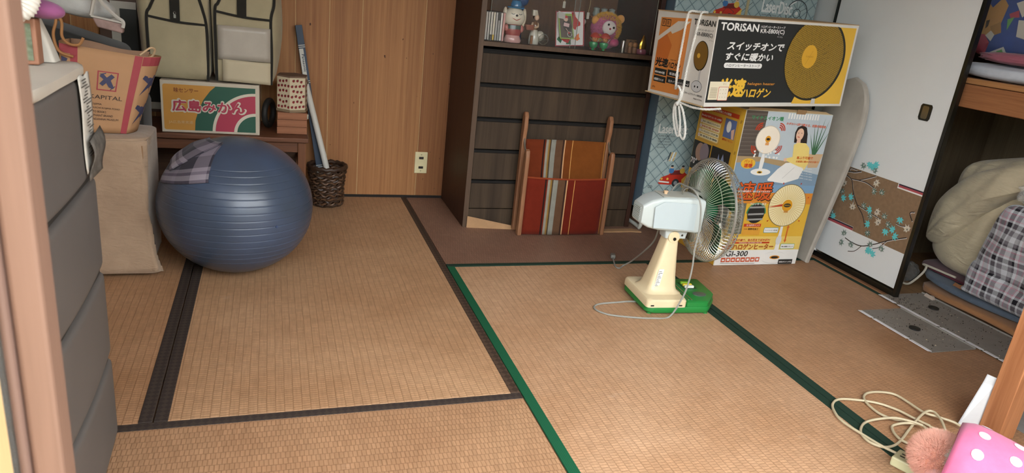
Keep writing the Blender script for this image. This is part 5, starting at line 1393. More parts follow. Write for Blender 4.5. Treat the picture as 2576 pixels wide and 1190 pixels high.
m = MB(); m.sbox((-1.06, 1.783, 0.72), (0.085, 0.020, 0.155), 6, 40, 20); m.build('canvas_body', M_can, bk, smooth=60)
m = MB(); m.tube([(-1.143, 1.735, 0.58), (-1.146, 1.73, 0.72), (-1.143, 1.735, 0.86)], 0.004, 6); m.build('black_trim', M_trim, bk, smooth=True)

# black handle ring between mandarin carton and hexagonal box
m = MB(); m.tube([(-0.655 + 0.012 * sin(2 * pi * k / 40), 1.66 + 0.055 * cos(2 * pi * k / 40), 0.425 + 0.055 * sin(2 * pi * k / 40)) for k in range(40)], 0.013, 10, closed=True)
m = MB(); m.tube([(-0.650 + 0.018 * cos(2 * pi * k / 40), 1.70 + 0.05 * cos(2 * pi * k / 40), 0.4205 + 0.052 * sin(2 * pi * k / 40)) for k in range(40)], 0.0125, 10, closed=True)
tag(m.build('rubber_ring', plain('#1d1b19', 0.6), loc=(-0.66, 1.70, 0.356), smooth=60), 'thick black ring standing between the mandarin carton and the hexagonal box', 'ring')

# three stacked wooden boxes and hexagonal box
M_bx = wood('small_box_wood', '#7b4c33', '#9a6648', 'X', 2.0, 0.5, 0.3, 0.5)
for k, w_ in enumerate(('bottom', 'middle', 'top')):
    z = 0.356 + 0.0305 * k
    bx_ = thing('wooden_tray_box', 'flat brown wooden box on the bench, %s one of the stack of three' % w_, 'box', (-0.556, 1.64, z), 'stacked wooden boxes')
    MB().box(-0.618 + 0.001 * k, -0.496, 1.58, 1.70, z, z + 0.0295).build('tray', M_bx, bx_, bevel=0.0015)
    if k == 2:
        MB().box(-0.497, -0.489, 1.60, 1.615, z + 0.002, z + 0.022).build('metal_clasp', plain('#9a9890', 0.3, 0.8), bx_, bevel=0.001)
HXc = (-0.555, 1.640); HR = 0.066
hx = thing('hexagonal_box', 'cream hexagonal box with red ladybird dots on the wooden boxes', 'box', (HXc[0], HXc[1], 0.448))
a0 = radians(20)
hexp = lambda r, z: [(HXc[0] + r * cos(a0 + k * pi / 3), HXc[1] + r * sin(a0 + k * pi / 3), z) for k in range(6)]
MB().loft([hexp(HR * 1.06, 0.4478), hexp(HR * 1.06, 0.458)]).build('bottom_rim', plain('#7e6a52', 0.7), hx, bevel=0.001)
MB().loft([hexp(HR, 0.458), hexp(HR, 0.592)]).build('body', plain('#bfb094', 0.7, var=0.04), hx, bevel=0.001)
MB().loft([hexp(HR * 0.99, 0.592), hexp(HR * 0.99, 0.5985)]).build('lid', plain('#6b5443', 0.7), hx, bevel=0.001)
ld = [] ; rnd = random.Random(2)
Fh = None
for k in range(6):
    p0 = Vector(hexp(HR, 0.458)[k]); p1 = Vector(hexp(HR, 0.458)[(k + 1) % 6])
    ex = (p1 - p0).normalized()
    nrm = ex.cross(Vector((0, 0, 1)))
    if nrm.y > 0.3: continue
    f_ = Face(hx, p0, ex, (0, 0, 1), 0.0004); w_ = (p1 - p0).length
    for i in range(4):
        for j in range(6):
            u_, v_ = w_ * (0.14 + 0.25 * i + (0.1 if j % 2 else 0)), 0.012 + 0.0215 * j + rnd.uniform(-0.003, 0.003)
            if u_ > w_ - 0.006: continue
            f_.disc(u_, v_, 0.0056, plain('#7a1f22', 0.6), 1, n=12); f_.disc(u_ + 0.003, v_ + 0.004, 0.0022, plain('#2a1a18', 0.6), 2, n=8)
    f_.build('ladybird_dots')

# ------------------------------------------------------------------ wicker basket with fluorescent tubes
KC = (-0.397, 1.728)
BK = thing('wicker_basket', 'dark woven wicker basket holding fluorescent tubes by the wall', 'basket', (KC[0], KC[1], 0))
M_wick = plain('#3a281c', 0.5, var=0.35, vs=40, spec=0.5, name='wicker_dark')
M_wick2 = plain('#5a3f2a', 0.5, var=0.35, vs=40, spec=0.5, name='wicker_brown')
rb = lambda z: 0.072 + 0.012 * (z / 0.18) - 0.006 * sin(pi * z / 0.18)
for j in range(17):
    z = 0.010 + j * 0.0098
    pts = [((rb(z) + 0.0045 * sin(11 * 2 * pi * k / 88 + (j % 2) * pi)) * cos(2 * pi * k / 88) + KC[0], (rb(z) + 0.0045 * sin(11 * 2 * pi * k / 88 + (j % 2) * pi)) * sin(2 * pi * k / 88) + KC[1], z + 0.004 * sin(11 * 2 * pi * k / 88 + j)) for k in range(88)]
    MB().tube(pts, 0.0052, 6, closed=True).build('woven_strand', (M_wick, M_wick2)[j % 2], BK, smooth=True)
for k in range(22):
    a = 2 * pi * k / 22
    MB().tube([(KC[0] + rb(z) * cos(a), KC[1] + rb(z) * sin(a), z) for z in (0.004, 0.06, 0.12, 0.178)], 0.0032, 5).build('upright', M_wick, BK, smooth=True)
MB().tube([(KC[0] + 0.083 * cos(2 * pi * k / 48), KC[1] + 0.083 * sin(2 * pi * k / 48), 0.183 + 0.003 * sin(k * 2.1)) for k in range(48)], 0.010, 8, closed=True).build('rim', M_wick, BK, smooth=True)
MB().lathe([(0.0, 0.004), (0.07, 0.004), (0.072, 0.010), (0.0, 0.010)], (KC[0], KC[1], 0), 32).build('bottom', M_wick, BK)
M_tube = plain('#c9c6bd', 0.35, var=0.02); M_navyb = plain('#26364a', 0.5, var=0.06)
def tubelight(p0, p1, r, label):
    p0, p1 = Vector(p0), Vector(p1); d = (p1 - p0).normalized(); L = (p1 - p0).length
    t = thing('fluorescent_tube', label, 'lamp tube', p0, 'fluorescent tubes in the basket')
    MB().tube([p0 + d * 0.012, p1 - d * 0.012], r, 16).build('glass_tube', M_tube, t, smooth=50)
    for a, b_ in ((0, 0.014), (L - 0.014, L)): MB().tube([p0 + d * a, p0 + d * b_], r * 1.02, 16).build('metal_cap', M_chrome, t, smooth=50)
    return t
tubelight((-0.360, 1.735, 0.013), (-0.497, 1.782, 0.555), 0.0135, 'bare white fluorescent tube leaning in the wicker basket')
tb_ = thing('fluorescent_tube', 'fluorescent tube in a blue and white paper sleeve leaning in the basket', 'lamp tube', (-0.42, 1.75, 0.012), 'fluorescent tubes in the basket')
q0, q1 = Vector((-0.406, 1.772, 0.014)), Vector((-0.526, 1.828, 0.79)); d = (q1 - q0).normalized(); L = (q1 - q0).length
ex = Vector((1, 0, 0)); ex = (ex - d * ex.dot(d)).normalized(); ez = ex.cross(d)
m = MB(frame(q0, ex, d)); w_ = 0.0145
m.box(-w_, w_, 0.10, L, -w_, w_); m.build('paper_sleeve', M_navyb, tb_, bevel=0.001)
m = MB(frame(q0, ex, d)); m.tube([(0, 0, 0), (0, 0.105, 0)], 0.0125, 14); m.build('glass_tube', M_tube, tb_, smooth=50)
f_ = Face(tb_, q0 + ez * (w_ if ez.y < 0 else -w_), ex, d, 0.0004)
if ez.y > 0: f_ = Face(tb_, q0 - ez * w_, -ex, d, 0.0004)
pl = plain('#b9b7ae', 0.5); sg = 1 if ez.y < 0 else -1
f_.rect(-w_ * 0.9, L - 0.235, w_ * 0.35, L - 0.10, pl, 1); f_.rect(-w_ * 0.9, 0.11, w_ * 0.35, 0.14, pl, 1)
for z in (L - 0.095, L - 0.087, L - 0.242, L - 0.25, 0.16, 0.152): f_.rect(-w_, z, w_, z + 0.003, pl, 1)
f_.text('Panasonic', -0.0052, L - 0.125, 0.0105, plain('#1d2836', 0.5), w=0.075, layer=2, bold=0.03, rot=-pi / 2)
f_.build('sleeve_print', 'lettering')

# ------------------------------------------------------------------ things in the display
SZ = 0.8225
def fur(pts, n, ln, rad, rnd, droop=0.0):
    """short spiky strands on a list of (point, normal)"""
    m = MB()
    for k in range(n):
        p, nr = pts[rnd.randrange(len(pts))]
        nr = (nr + Vector((rnd.uniform(-.5, .5), rnd.uniform(-.5, .5), rnd.uniform(-.5, .5) - droop))).normalized()
        L = ln * rnd.uniform(0.6, 1.25)
        a = nr.orthogonal().normalized(); b = nr.cross(a)
        t = p + nr * L
        q = [p + a * rad, p - a * rad * 0.5 + b * rad * 0.87, p - a * rad * 0.5 - b * rad * 0.87]
        i = [m.pt(x) for x in q]; j = m.pt(t)
        m.face((i[0], i[1], j)); m.face((i[1], i[2], j)); m.face((i[2], i[0], j))
    return m
def ell_pts(c, r, n, rnd, cond=None):
    out = []
    while len(out) < n:
        d = Vector((rnd.gauss(0, 1), rnd.gauss(0, 1), rnd.gauss(0, 1))).normalized()
        if cond and not cond(d): continue
        out.append((Vector(c) + Vector((d.x * r[0], d.y * r[1], d.z * r[2])), Vector((d.x / r[0], d.y / r[1], d.z / r[2])).normalized()))
    return out

cds = [('#a5584c', 'salmon red'), ('#b9b4ac', 'grey-white'), ('#c4c0b8', 'white'), ('#bdb9ae', 'dark-footed white'), ('#c2bba6', 'yellow-footed white'), ('#9c9a95', 'pale grey'), ('#8b8985', 'black-topped grey'), ('#c6c3bd', 'bright white'), ('#b98a84', 'pink')]
for k, (c, nm) in enumerate(cds):
    x = 0.2045 + 0.0108 * k; y = 1.448
    o = thing('cd_case', '%s CD case, %s from left in the display' % (nm, ('first', 'second', 'third', 'fourth', 'fifth', 'sixth', 'seventh', 'eighth', 'last')[k]), 'CD case', (x + 0.005, y + 0.07, SZ), 'CD cases in the display')
    MB().box(x, x + 0.0098, y + 0.001, y + 0.124, SZ, SZ + 0.119).build('case', plain('#3a3735' if k not in (0, 8) else '#6b4038', 0.3), o, bevel=0.0008)
    MB().box(x + 0.0012, x + 0.0086, y, y + 0.0015, SZ + 0.003, SZ + 0.116).build('spine_card', plain(c, 0.5, var=0.08, vs=60), o)
    if k in (3, 4, 6):
        MB().box(x + 0.0012, x + 0.0086, y - 0.0004, y + 0.001, SZ + (0.003 if k != 6 else 0.085), SZ + (0.025 if k != 6 else 0.116)).build('spine_band', plain({3: '#3b3734', 4: '#b99a3a', 6: '#2e2c2a'}[k], 0.5), o)

# dog-shaped bank
dx, dy = 0.348, 1.475
DG = thing('dog_figurine', 'white ceramic dog figurine in a blue bowler hat with red jacket', 'figurine', (dx, dy, SZ))
gl = lambda h: plain(h, 0.2, spec=0.55, var=0.05)
m = MB(); m.lathe([(0.0, 0), (0.036, 0), (0.040, 0.008), (0.034, 0.022), (0.028, 0.035), (0.0, 0.036)], (dx, dy, SZ), 24, sy=0.8); m.build('feet', gl('#b98f8a'), DG, smooth=50)
m = MB(); m.lathe([(0.0, 0.028), (0.033, 0.030), (0.037, 0.045), (0.036, 0.060), (0.028, 0.076), (0.0, 0.080)], (dx, dy, SZ), 24, sy=0.8); m.build('jacket', gl('#8a3a38'), DG, smooth=50)
m = MB(); m.lathe([(0.0, 0.056), (0.036, 0.056), (0.034, 0.072), (0.0, 0.074)], (dx, dy - 0.002, SZ), 24, sy=0.8); m.build('waistcoat', gl('#3d4a46'), DG, smooth=50)
for s in (-1, 1):
    m = MB(); m.ball((dx + s * 0.033, dy - 0.008, SZ + 0.058), (0.012, 0.012, 0.016), 14, 10); m.build('arm', gl('#a3605a'), DG, smooth=50)
m = MB(); m.ball((dx, dy - 0.002, SZ + 0.108), (0.042, 0.034, 0.040), 26, 16, lambda d, q: Vector((q.x * (1.12 - 0.22 * d.z), q.y, q.z * 1.05))); hd = m.build('head', gl('#c6bfae'), DG, smooth=60)
m = MB(); m.ball((dx, dy - 0.033, SZ + 0.112), (0.0065, 0.006, 0.005), 12, 8); m.build('nose', gl('#1d1a18'), hd, smooth=60)
for s in (-1, 1):
    m = MB(); m.ball((dx + s * 0.043, dy, SZ + 0.105), (0.011, 0.014, 0.038), 14, 12); m.build('ear', gl('#bfb49f'), hd, smooth=60)
    m = MB(); m.tube(smoothpath([(dx + s * 0.009, dy - 0.0345, SZ + 0.119), (dx + s * 0.016, dy - 0.0335, SZ + 0.116), (dx + s * 0.024, dy - 0.030, SZ + 0.120)], 4), 0.0012, 5); m.build('closed_eye', gl('#3d4a55'), hd)
m = MB(); m.tube(smoothpath([(dx - 0.020, dy - 0.031, SZ + 0.102), (dx - 0.006, dy - 0.0355, SZ + 0.095), (dx, dy - 0.036, SZ + 0.093), (dx + 0.006, dy - 0.0355, SZ + 0.095), (dx + 0.020, dy - 0.031, SZ + 0.102)], 4), 0.0014, 5); m.build('mouth', gl('#a33c3c'), hd)
m = MB(); m.lathe([(0.0, 0.143), (0.036, 0.141), (0.038, 0.146), (0.024, 0.149), (0.023, 0.160), (0.018, 0.172), (0.0, 0.176)], (dx + 0.004, dy, SZ), 24); m.build('bowler_hat', gl('#2f6a95'), DG, smooth=40)

# lady figurine with a tray and a cart wheel
lx, ly = 0.447, 1.478
LG = thing('lady_figurine', 'small lady figurine in a white dress holding a tray beside a cart wheel', 'figurine', (lx, ly, SZ))
m = MB(); m.lathe([(0.0, 0.0), (0.022, 0.0), (0.024, 0.015), (0.021, 0.035), (0.014, 0.060), (0.0, 0.062)], (lx, ly, SZ), 20); m.build('skirt', gl('#aaa69a'), LG, smooth=50)
m = MB(); m.lathe([(0.0, 0.05), (0.011, 0.055), (0.014, 0.072), (0.012, 0.088), (0.005, 0.096), (0.0, 0.097)], (lx, ly, SZ), 16); m.build('bodice', gl('#6e4f3a'), LG, smooth=50)
m = MB(); m.ball((lx + 0.003, ly - 0.003, SZ + 0.112), (0.011, 0.011, 0.013), 16, 10); hd = m.build('head', gl('#c2a48c'), LG, smooth=60)
m = MB(); m.ball((lx + 0.001, ly + 0.003, SZ + 0.115), (0.013, 0.011, 0.013), 14, 10); m.build('hair', gl('#3a2a20'), hd, smooth=60)
m = MB(); m.loft([[(lx - 0.014 + x, ly + y, SZ + 0.118) for x, y in rrect(0.01, 0, 0.014, 0.010, 0.004)], [(lx - 0.016 + x, ly + y, SZ + 0.142) for x, y in rrect(0.008, 0, 0.011, 0.008, 0.003)]]); m.build('cap', gl('#9a9484'), hd, smooth=50)
for s in (-1, 1):
    m = MB(); m.tube(smoothpath([(lx + s * 0.011, ly, SZ + 0.088), (lx + s * 0.014 - 0.004, ly - 0.010, SZ + 0.075), (lx - 0.012 + s * 0.005, ly - 0.018, SZ + 0.070)], 5), [0.005] * 10 + [0.0035], 8); m.build('arm', gl('#b59a80'), LG, smooth=60)
m = MB(); m.loft([[(lx - 0.030 + x, ly - 0.020 + y, SZ + 0.058) for x, y in rrect(0, 0, 0.016, 0.010, 0.004)], [(lx - 0.034 + x, ly - 0.020 + y, SZ + 0.080) for x, y in rrect(0, 0, 0.020, 0.013, 0.004)]]); m.build('basket', gl('#7a4636'), LG, smooth=50)
MB().box(lx - 0.022, lx - 0.012, ly - 0.026, ly - 0.018, SZ, SZ + 0.036).build('post', gl('#7a5236'), LG, bevel=0.001)
m = MB(); m.tube([(lx + 0.042 + 0.022 * cos(2 * pi * k / 32), ly - 0.012, SZ + 0.024 + 0.022 * sin(2 * pi * k / 32)) for k in range(32)], 0.0018, 6, closed=True)
for k in range(10): m.tube([(lx + 0.042, ly - 0.012, SZ + 0.024), (lx + 0.042 + 0.022 * cos(2 * pi * k / 10), ly - 0.012, SZ + 0.024 + 0.022 * sin(2 * pi * k / 10))], 0.0008, 4)
m.build('cart_wheel', plain('#6b665a', 0.4, 0.4), LG, smooth=True)
m = MB(); m.ball((lx + 0.028, ly, SZ + 0.036), (0.020, 0.014, 0.022), 16, 10); m.build('sack', gl('#9d998c'), LG, smooth=60)

# cards
c_up = Vector((-0.03, 0.22, 0.975)).normalized()
CA = thing('greeting_card', 'white greeting card with red border and poinsettia leaning in the display', 'card', (0.608, 1.445, SZ))
CT = frame((0.541, 1.447, SZ + 0.0008), (0.995, 0.02, 0.09), c_up)
cw_ = lambda a, b, c, d, z0, z1: MB(CT).box(a, b, c, d, z0, z1)
cw_(0, 0.138, 0.0, 0.150, -0.0015, 0).build('card_stock', plain('#8e2f34', 0.6), CA)
F = Face(CA, CT @ Vector((0, 0, 0)), CT.to_3x3() @ Vector((1, 0, 0)), CT.to_3x3() @ Vector((0, 1, 0)), 0.0004)
cwh, cred, cgrn, cora = P_('#c0bfbd', 0.6), P_('#a02a2c', 0.6), P_('#1e5a3c', 0.6), P_('#c96a35', 0.6)
F.rect(0.004, 0.004, 0.132, 0.146, cwh, 1)
F.poly([(0.075, 0.145), (0.09, 0.145), (0.095, 0.125), (0.118, 0.10), (0.118, 0.088), (0.10, 0.082), (0.095, 0.068), (0.08, 0.078)], cred, 2)
F.poly([(0.02, 0.035), (0.04, 0.02), (0.06, 0.012), (0.07, 0.03), (0.068, 0.05), (0.045, 0.055), (0.02, 0.05)], cred, 3); F.poly([(0.006, 0.03), (0.025, 0.012), (0.032, 0.028), (0.015, 0.042)], cgrn, 2); F.poly([(0.05, 0.008), (0.075, 0.008), (0.072, 0.025), (0.055, 0.028)], cgrn, 2)
F.poly([(0.088, 0.03), (0.098, 0.045), (0.112, 0.055), (0.112, 0.04), (0.118, 0.03), (0.104, 0.022)], cora, 2)
F.build('card_print')
CB = thing('photo_card', 'small photo card with a green border leaning against the greeting card', 'card', (0.58, 1.437, SZ))
PT = frame((0.556, 1.438, SZ + 0.035), (0.985, -0.02, 0.05), (-0.155, 0.20, 0.965))
MB(PT).box(0, 0.066, 0, 0.108, -0.001, 0.0).build('card_stock', plain('#7f9a4a', 0.6), CB)
F = Face(CB, PT @ Vector((0, 0, 0)), PT.to_3x3() @ Vector((1, 0, 0)), PT.to_3x3() @ Vector((0, 1, 0)), 0.0004)
F.rect(0.005, 0.005, 0.061, 0.098, P_('#4a403a', 0.5), 1); F.disc(0.036, 0.058, 0.018, P_('#2c2826', 0.5), 2, ry=0.026); F.disc(0.034, 0.084, 0.010, P_('#b79a86', 0.5), 3); F.poly([(0.024, 0.086), (0.046, 0.09), (0.04, 0.1), (0.028, 0.098)], cred, 4)
F.poly([(0.02, 0.055), (0.045, 0.05), (0.05, 0.065), (0.025, 0.07)], P_('#b89a98', 0.5), 4); F.ring(0.046, 0.02, 0.009, 0.011, cwh, 4, n=16); F.disc(0.043, 0.026, 0.004, cred, 5, n=12); F.line([(0.03, 0.045), (0.045, 0.025)], 0.003, P_('#a58878', 0.5), 4)
F.poly([(-0.004, 0.088), (0.03, 0.083), (0.034, 0.107), (0.004, 0.118)], P_('#a3a09a', 0.5), 6)
F.build('photo_print')

# plush lion-like doll in pink and yellow
rnd = random.Random(11)
lc = Vector((0.822, 1.555, SZ + 0.095))
LI = thing('plush_toy', 'pink and yellow fluffy plush toy with a white face in the display', 'plush toy', (lc.x, lc.y, SZ))
m = MB(); m.ball(lc + Vector((0.01, 0.01, -0.05)), (0.062, 0.042, 0.045), 22, 14); m.build('body', fabric('#a8567a'), LI, smooth=60)
m = MB(); m.ball(lc, (0.066, 0.045, 0.062), 26, 16); hd = m.build('head', fabric('#ad5f80'), LI, smooth=60)
ptsY = ell_pts(lc, (0.068, 0.046, 0.064), 700, rnd, lambda d: d.y < 0.4 and (d.x > 0.45 or d.z > 0.55))
ptsP = ell_pts(lc, (0.066, 0.044, 0.062), 700, rnd, lambda d: d.y < 0.4 and not (d.x > 0.45 or d.z > 0.55))
fur(ptsY, 2600, 0.012, 0.0012, rnd).build('yellow_fur', fabric('#c99a44'), hd, fix=False)
fur(ptsP, 2200, 0.010, 0.0012, rnd).build('pink_fur', fabric('#b0607f'), hd, fix=False)
m = MB(); m.ball(lc + Vector((-0.004, -0.044, 0.003)), (0.034, 0.014, 0.032), 22, 14); fc = m.build('face', fabric('#c4bcb8'), hd, smooth=60)
for p in ((-0.015, -0.0585, 0.018), (0.012, -0.0585, 0.006)):
    m = MB(); m.ball(lc + Vector(p), 0.0052, 12, 8); m.build('eye', plain('#16131a', 0.15), fc, smooth=60)
m = MB(); m.ball(lc + Vector((-0.006, -0.0605, 0.000)), 0.0045, 12, 8); m.build('nose', plain('#8a2434', 0.3), fc, smooth=60)
for s, z in ((-0.058, 0.03), (0.066, 0.045)):
    m = MB(); m.ball(lc + Vector((s, -0.005, z)), (0.020, 0.014, 0.020), 14, 10); m.build('ear', fabric('#bf8a48'), hd, smooth=60)
for s, z, c in ((-0.045, -0.045, '#c79a3c'), (0.035, -0.06, '#a8486a')):
    m = MB(); m.ball(lc + Vector((s, -0.035, z)), (0.024, 0.018, 0.018), 14, 10, lambda d, q: q * (1 + 0.15 * mnoise.noise(d * 4))); m.build('paw', fabric(c), LI, smooth=60)

# two little bell dolls with red caps and green cups
for k, (x, nm) in enumerate(((0.735, 'left one'), (0.787, 'right one'))):
    y = 1.468 + 0.003 * k
    b = thing('bell_doll', 'little red-capped doll behind a green glass cup, %s of the pair' % nm, 'figurine', (x, y, SZ), 'red-capped dolls in the display')
    m = MB(); m.lathe([(0.0, 0.0), (0.008, 0.0), (0.006, 0.006), (0.017, 0.014), (0.021, 0.028), (0.019, 0.034), (0.016, 0.033), (0.017, 0.026), (0.0, 0.012)], (x - 0.012, y - 0.018, SZ), 22); m.build('green_cup', plain('#2f7a4c', 0.1, spec=0.6), b, smooth=50)
    m = MB(); m.lathe([(0.0, 0.0), (0.014, 0.0), (0.012, 0.02), (0.006, 0.032), (0.0, 0.033)], (x, y + 0.012, SZ), 16); m.build('body', plain('#8a3a2c', 0.5), b, smooth=50)
    m = MB(); m.ball((x + 0.002, y + 0.004, SZ + 0.047), (0.015, 0.014, 0.015), 18, 12); hd = m.build('head', plain('#a8703f', 0.4), b, smooth=60)
    m = MB(); m.lathe([(0.0, 0.076), (0.012, 0.072), (0.024, 0.058), (0.022, 0.053), (0.0, 0.056)], (x + 0.004, y + 0.008, SZ), 22); m.build('cap', plain('#b03a2c', 0.6), hd, smooth=50)
    for s in (-1, 1):
        m = MB(); m.ball((x + 0.002 + s * 0.005, y - 0.0095, SZ + 0.049), 0.0018, 8, 6); m.build('eye', BLACK, hd)
        m = MB(); m.loft([[(x + s * 0.008, y - 0.012, SZ + 0.036), (x + s * 0.012, y - 0.012, SZ + 0.038), (x + s * 0.012, y - 0.010, SZ + 0.038), (x + s * 0.008, y - 0.010, SZ + 0.036)], [(x - 0.006 + s * 0.022, y - 0.016, SZ + 0.050), (x - 0.006 + s * 0.026, y - 0.016, SZ + 0.052), (x - 0.006 + s * 0.026, y - 0.014, SZ + 0.052), (x - 0.006 + s * 0.022, y - 0.014, SZ + 0.050)]]); m.build('ribbon', plain('#9aa09c', 0.5), b)
o = MB(); o.lathe([(0.0, 0), (0.0095, 0), (0.0098, 0.046), (0.009, 0.048), (0.009, 0.053), (0.0, 0.054)], (0.868, 1.446, SZ), 20)
tag(o.build('metal_tube', plain('#8d8781', 0.25, 0.8), loc=(0.868, 1.446, SZ), smooth=40), 'small silver metal tube standing right of the red-capped dolls', 'tube')
for k, (x, nm) in enumerate(((0.913, 'left'), (0.937, 'right'))):
    y = 1.462
    b = thing('kokeshi_doll', 'small brown wooden doll, %s one of the seated pair' % nm, 'figurine', (x, y, SZ), 'pair of wooden dolls')
    m = MB(); m.lathe([(0.0, 0), (0.010, 0), (0.0115, 0.010), (0.009, 0.026), (0.0, 0.028)], (x, y, SZ), 18); m.build('body', plain('#7d5436', 0.5, var=0.15, vs=80), b, smooth=50)
    m = MB(); m.ball((x, y - 0.001, SZ + 0.037), (0.012, 0.011, 0.012), 16, 10); hd = m.build('head', plain('#9a6c44', 0.45), b, smooth=60)
    m = MB(); m.ball((x, y + 0.001, SZ + 0.051), (0.004, 0.004, 0.005), 10, 8); m.build('topknot', plain('#3a2a22', 0.5), hd, smooth=60)
    for s in (-1, 1):
        m = MB(); m.ball((x + s * 0.004, y - 0.0115, SZ + 0.038), 0.0014, 6, 5); m.build('eye', BLACK, hd)
MB_ = MB(); MB_.box(0.90, 0.952, 1.482, 1.486, SZ, SZ + 0.058)
tag(MB_.build('wooden_plaque', plain('#6d5034', 0.6), loc=(0.926, 1.484, SZ)), 'small brown plaque standing behind the pair of wooden dolls', 'plaque')
GD = thing('gold_ornament', 'shiny gold peaked ornament on a pink cushion at the display corner', 'ornament', (0.993, 1.46, SZ))
m = MB(); m.lathe([(0.0, 0.0), (0.022, 0.0), (0.026, 0.010), (0.020, 0.022), (0.0, 0.024)], (0.975, 1.468, SZ), 20); m.build('cushion', plain('#8f4a5a', 0.25, spec=0.6), GD, smooth=50)
m = MB(); m.lathe([(0.0, 0.018), (0.018, 0.022), (0.020, 0.040), (0.012, 0.062), (0.006, 0.078), (0.0, 0.086)], (0.979, 1.468, SZ), 14, sy=0.6); m.build('gold_figure', plain('#c9a040', 0.18, 0.95), GD, smooth=30)
# doll and hanging tags, mini shelf
dl = thing('doll', 'small dark-haired doll with a white face standing behind the cards', 'doll', (0.705, 1.57, SZ))
m = MB(); m.lathe([(0.0, 0), (0.018, 0), (0.02, 0.04), (0.012, 0.09), (0.0, 0.1)], (0.712, 1.57, SZ), 16); m.build('robe', plain('#4a2a2a', 0.6), dl, smooth=50)
m = MB(); m.ball((0.712, 1.565, SZ + 0.112), (0.011, 0.011, 0.013), 14, 10); hd = m.build('head', plain('#b3a89c', 0.5), dl, smooth=60)
m = MB(); m.ball((0.712, 1.571, SZ + 0.117), (0.014, 0.012, 0.014), 14, 10); m.build('hair', BLACK, hd, smooth=60)
for x, z0, nm in ((0.580, 0.985, 'left of the two'), (0.700, 0.950, 'right of the two')):
    tg = thing('hanging_tag', 'white paper tag on a cord in the display, %s' % nm, 'tag', (x, 1.50, z0), 'hanging tags in the display')
    MB().box(x - 0.006, x + 0.006, 1.499, 1.501, z0, z0 + 0.028).build('paper_tag', plain('#a7a498', 0.6), tg)
    MB().tube([(x, 1.50, z0 + 0.028), (x + 0.004, 1.50, z0 + 0.06), (x + 0.004, 1.50, 1.09)], 0.0012, 5).build('string', plain('#a89468', 0.7), tg)
ms = thing('miniature_shelf', 'tiny brown wooden table with pale china pieces at the display top', 'miniature', (0.83, 1.64, SZ))
MB().box(0.765, 0.905, 1.61, 1.68, 0.955, 0.963).build('top', M_bx, ms, bevel=0.001)
for x in (0.775, 0.885):
    MB().box(x, x + 0.01, 1.615, 1.675, SZ, 0.955).build('leg', M_bx, ms)
for x in (0.80, 0.84, 0.88):
    m = MB(); m.lathe([(0.0, 0.963), (0.012, 0.963), (0.017, 0.975), (0.012, 0.99), (0.015, 1.0), (0.0, 1.005)], (x, 1.635, 0), 16); m.build('china_piece', plain('#8f9a94', 0.3), ms, smooth=50)
m = MB(); m.ball((0.425, 1.62, 1.0), 0.03, 18, 12); m.cyl((0.425, 1.62, SZ), (0.425, 1.62, 0.972), 0.012, n=12)
tag(m.build('blue_globe', plain('#2c4a75', 0.25, var=0.4, vs=60), loc=(0.425, 1.62, SZ), smooth=50), 'dark blue globe on a post behind the lady figurine', 'globe')

# ------------------------------------------------------------------ closet contents
def soft(name, c, r, p, matl, parent=None, loc=None, amp=0.02, fr=2.2, seed=0, n=56, mm=34, shape=None):
    def fn(e, q):
        if shape: q = shape(e, q)
        w = mnoise.noise(e * fr + Vector((seed, seed * 1.7, 0))) + 0.5 * mnoise.noise(e * fr * 2.3 + Vector((seed, 3, 0)))
        return q * (1 + amp * w)
    return MB().sbox(c, r, p, n, mm, fn).build(name, matl, parent, loc=loc, smooth=70)
def wavy(amp, k=7.0, ph=0.0):
    return lambda e, q: Vector((q.x + amp * sin(k * q.y + ph) , q.y, q.z + 0.25 * amp * sin(k * 1.4 * q.y + ph * 2)))
tag(soft('tan_blanket', (2.32, 0.05, 0.0165), (0.325, 0.56, 0.0160), 7, fabric('#a3754f'), loc=(2.32, 0.05, 0), amp=0.006, shape=wavy(0.012, 6)), 'folded tan blanket on the closet floor, lowest of the pile', 'blanket')
tag(soft('grey_blanket', (2.345, 0.06, 0.0575), (0.32, 0.60, 0.0185), 5, fabric('#56616e', bump=0.5), loc=(2.345, 0.06, 0.038), amp=0.006, shape=wavy(0.016, 8, 1.0)), 'folded blue-grey fleece blanket between tan blanket and futon', 'blanket')
tag(soft('wine_cloth', (2.37, 0.36, 0.0865), (0.30, 0.34, 0.0080), 6, fabric('#552530'), loc=(2.37, 0.36, 0.082), amp=0.004, shape=wavy(0.004, 9)), 'dark wine-red cloth under the beige futon', 'cloth')
M_fut = NT('futon_beige_cotton'); v = M_fut.coord()
M_fut.set(0.9, 0, 0.12, M_fut.ramp(M_fut.noise(v, 6, 5, 0.65), [(0.3, lin('#a89c84')), (0.7, lin('#bfb296'))]), 0.2)
wr = M_fut.noise(M_fut.coord(scale=(2, 1.2, 5), rot=(0.6, 0, 0)), 5, 4, 0.55, 1.8)
M_fut.bump(wr, 0.5, 0.02); M_futm = M_fut.m
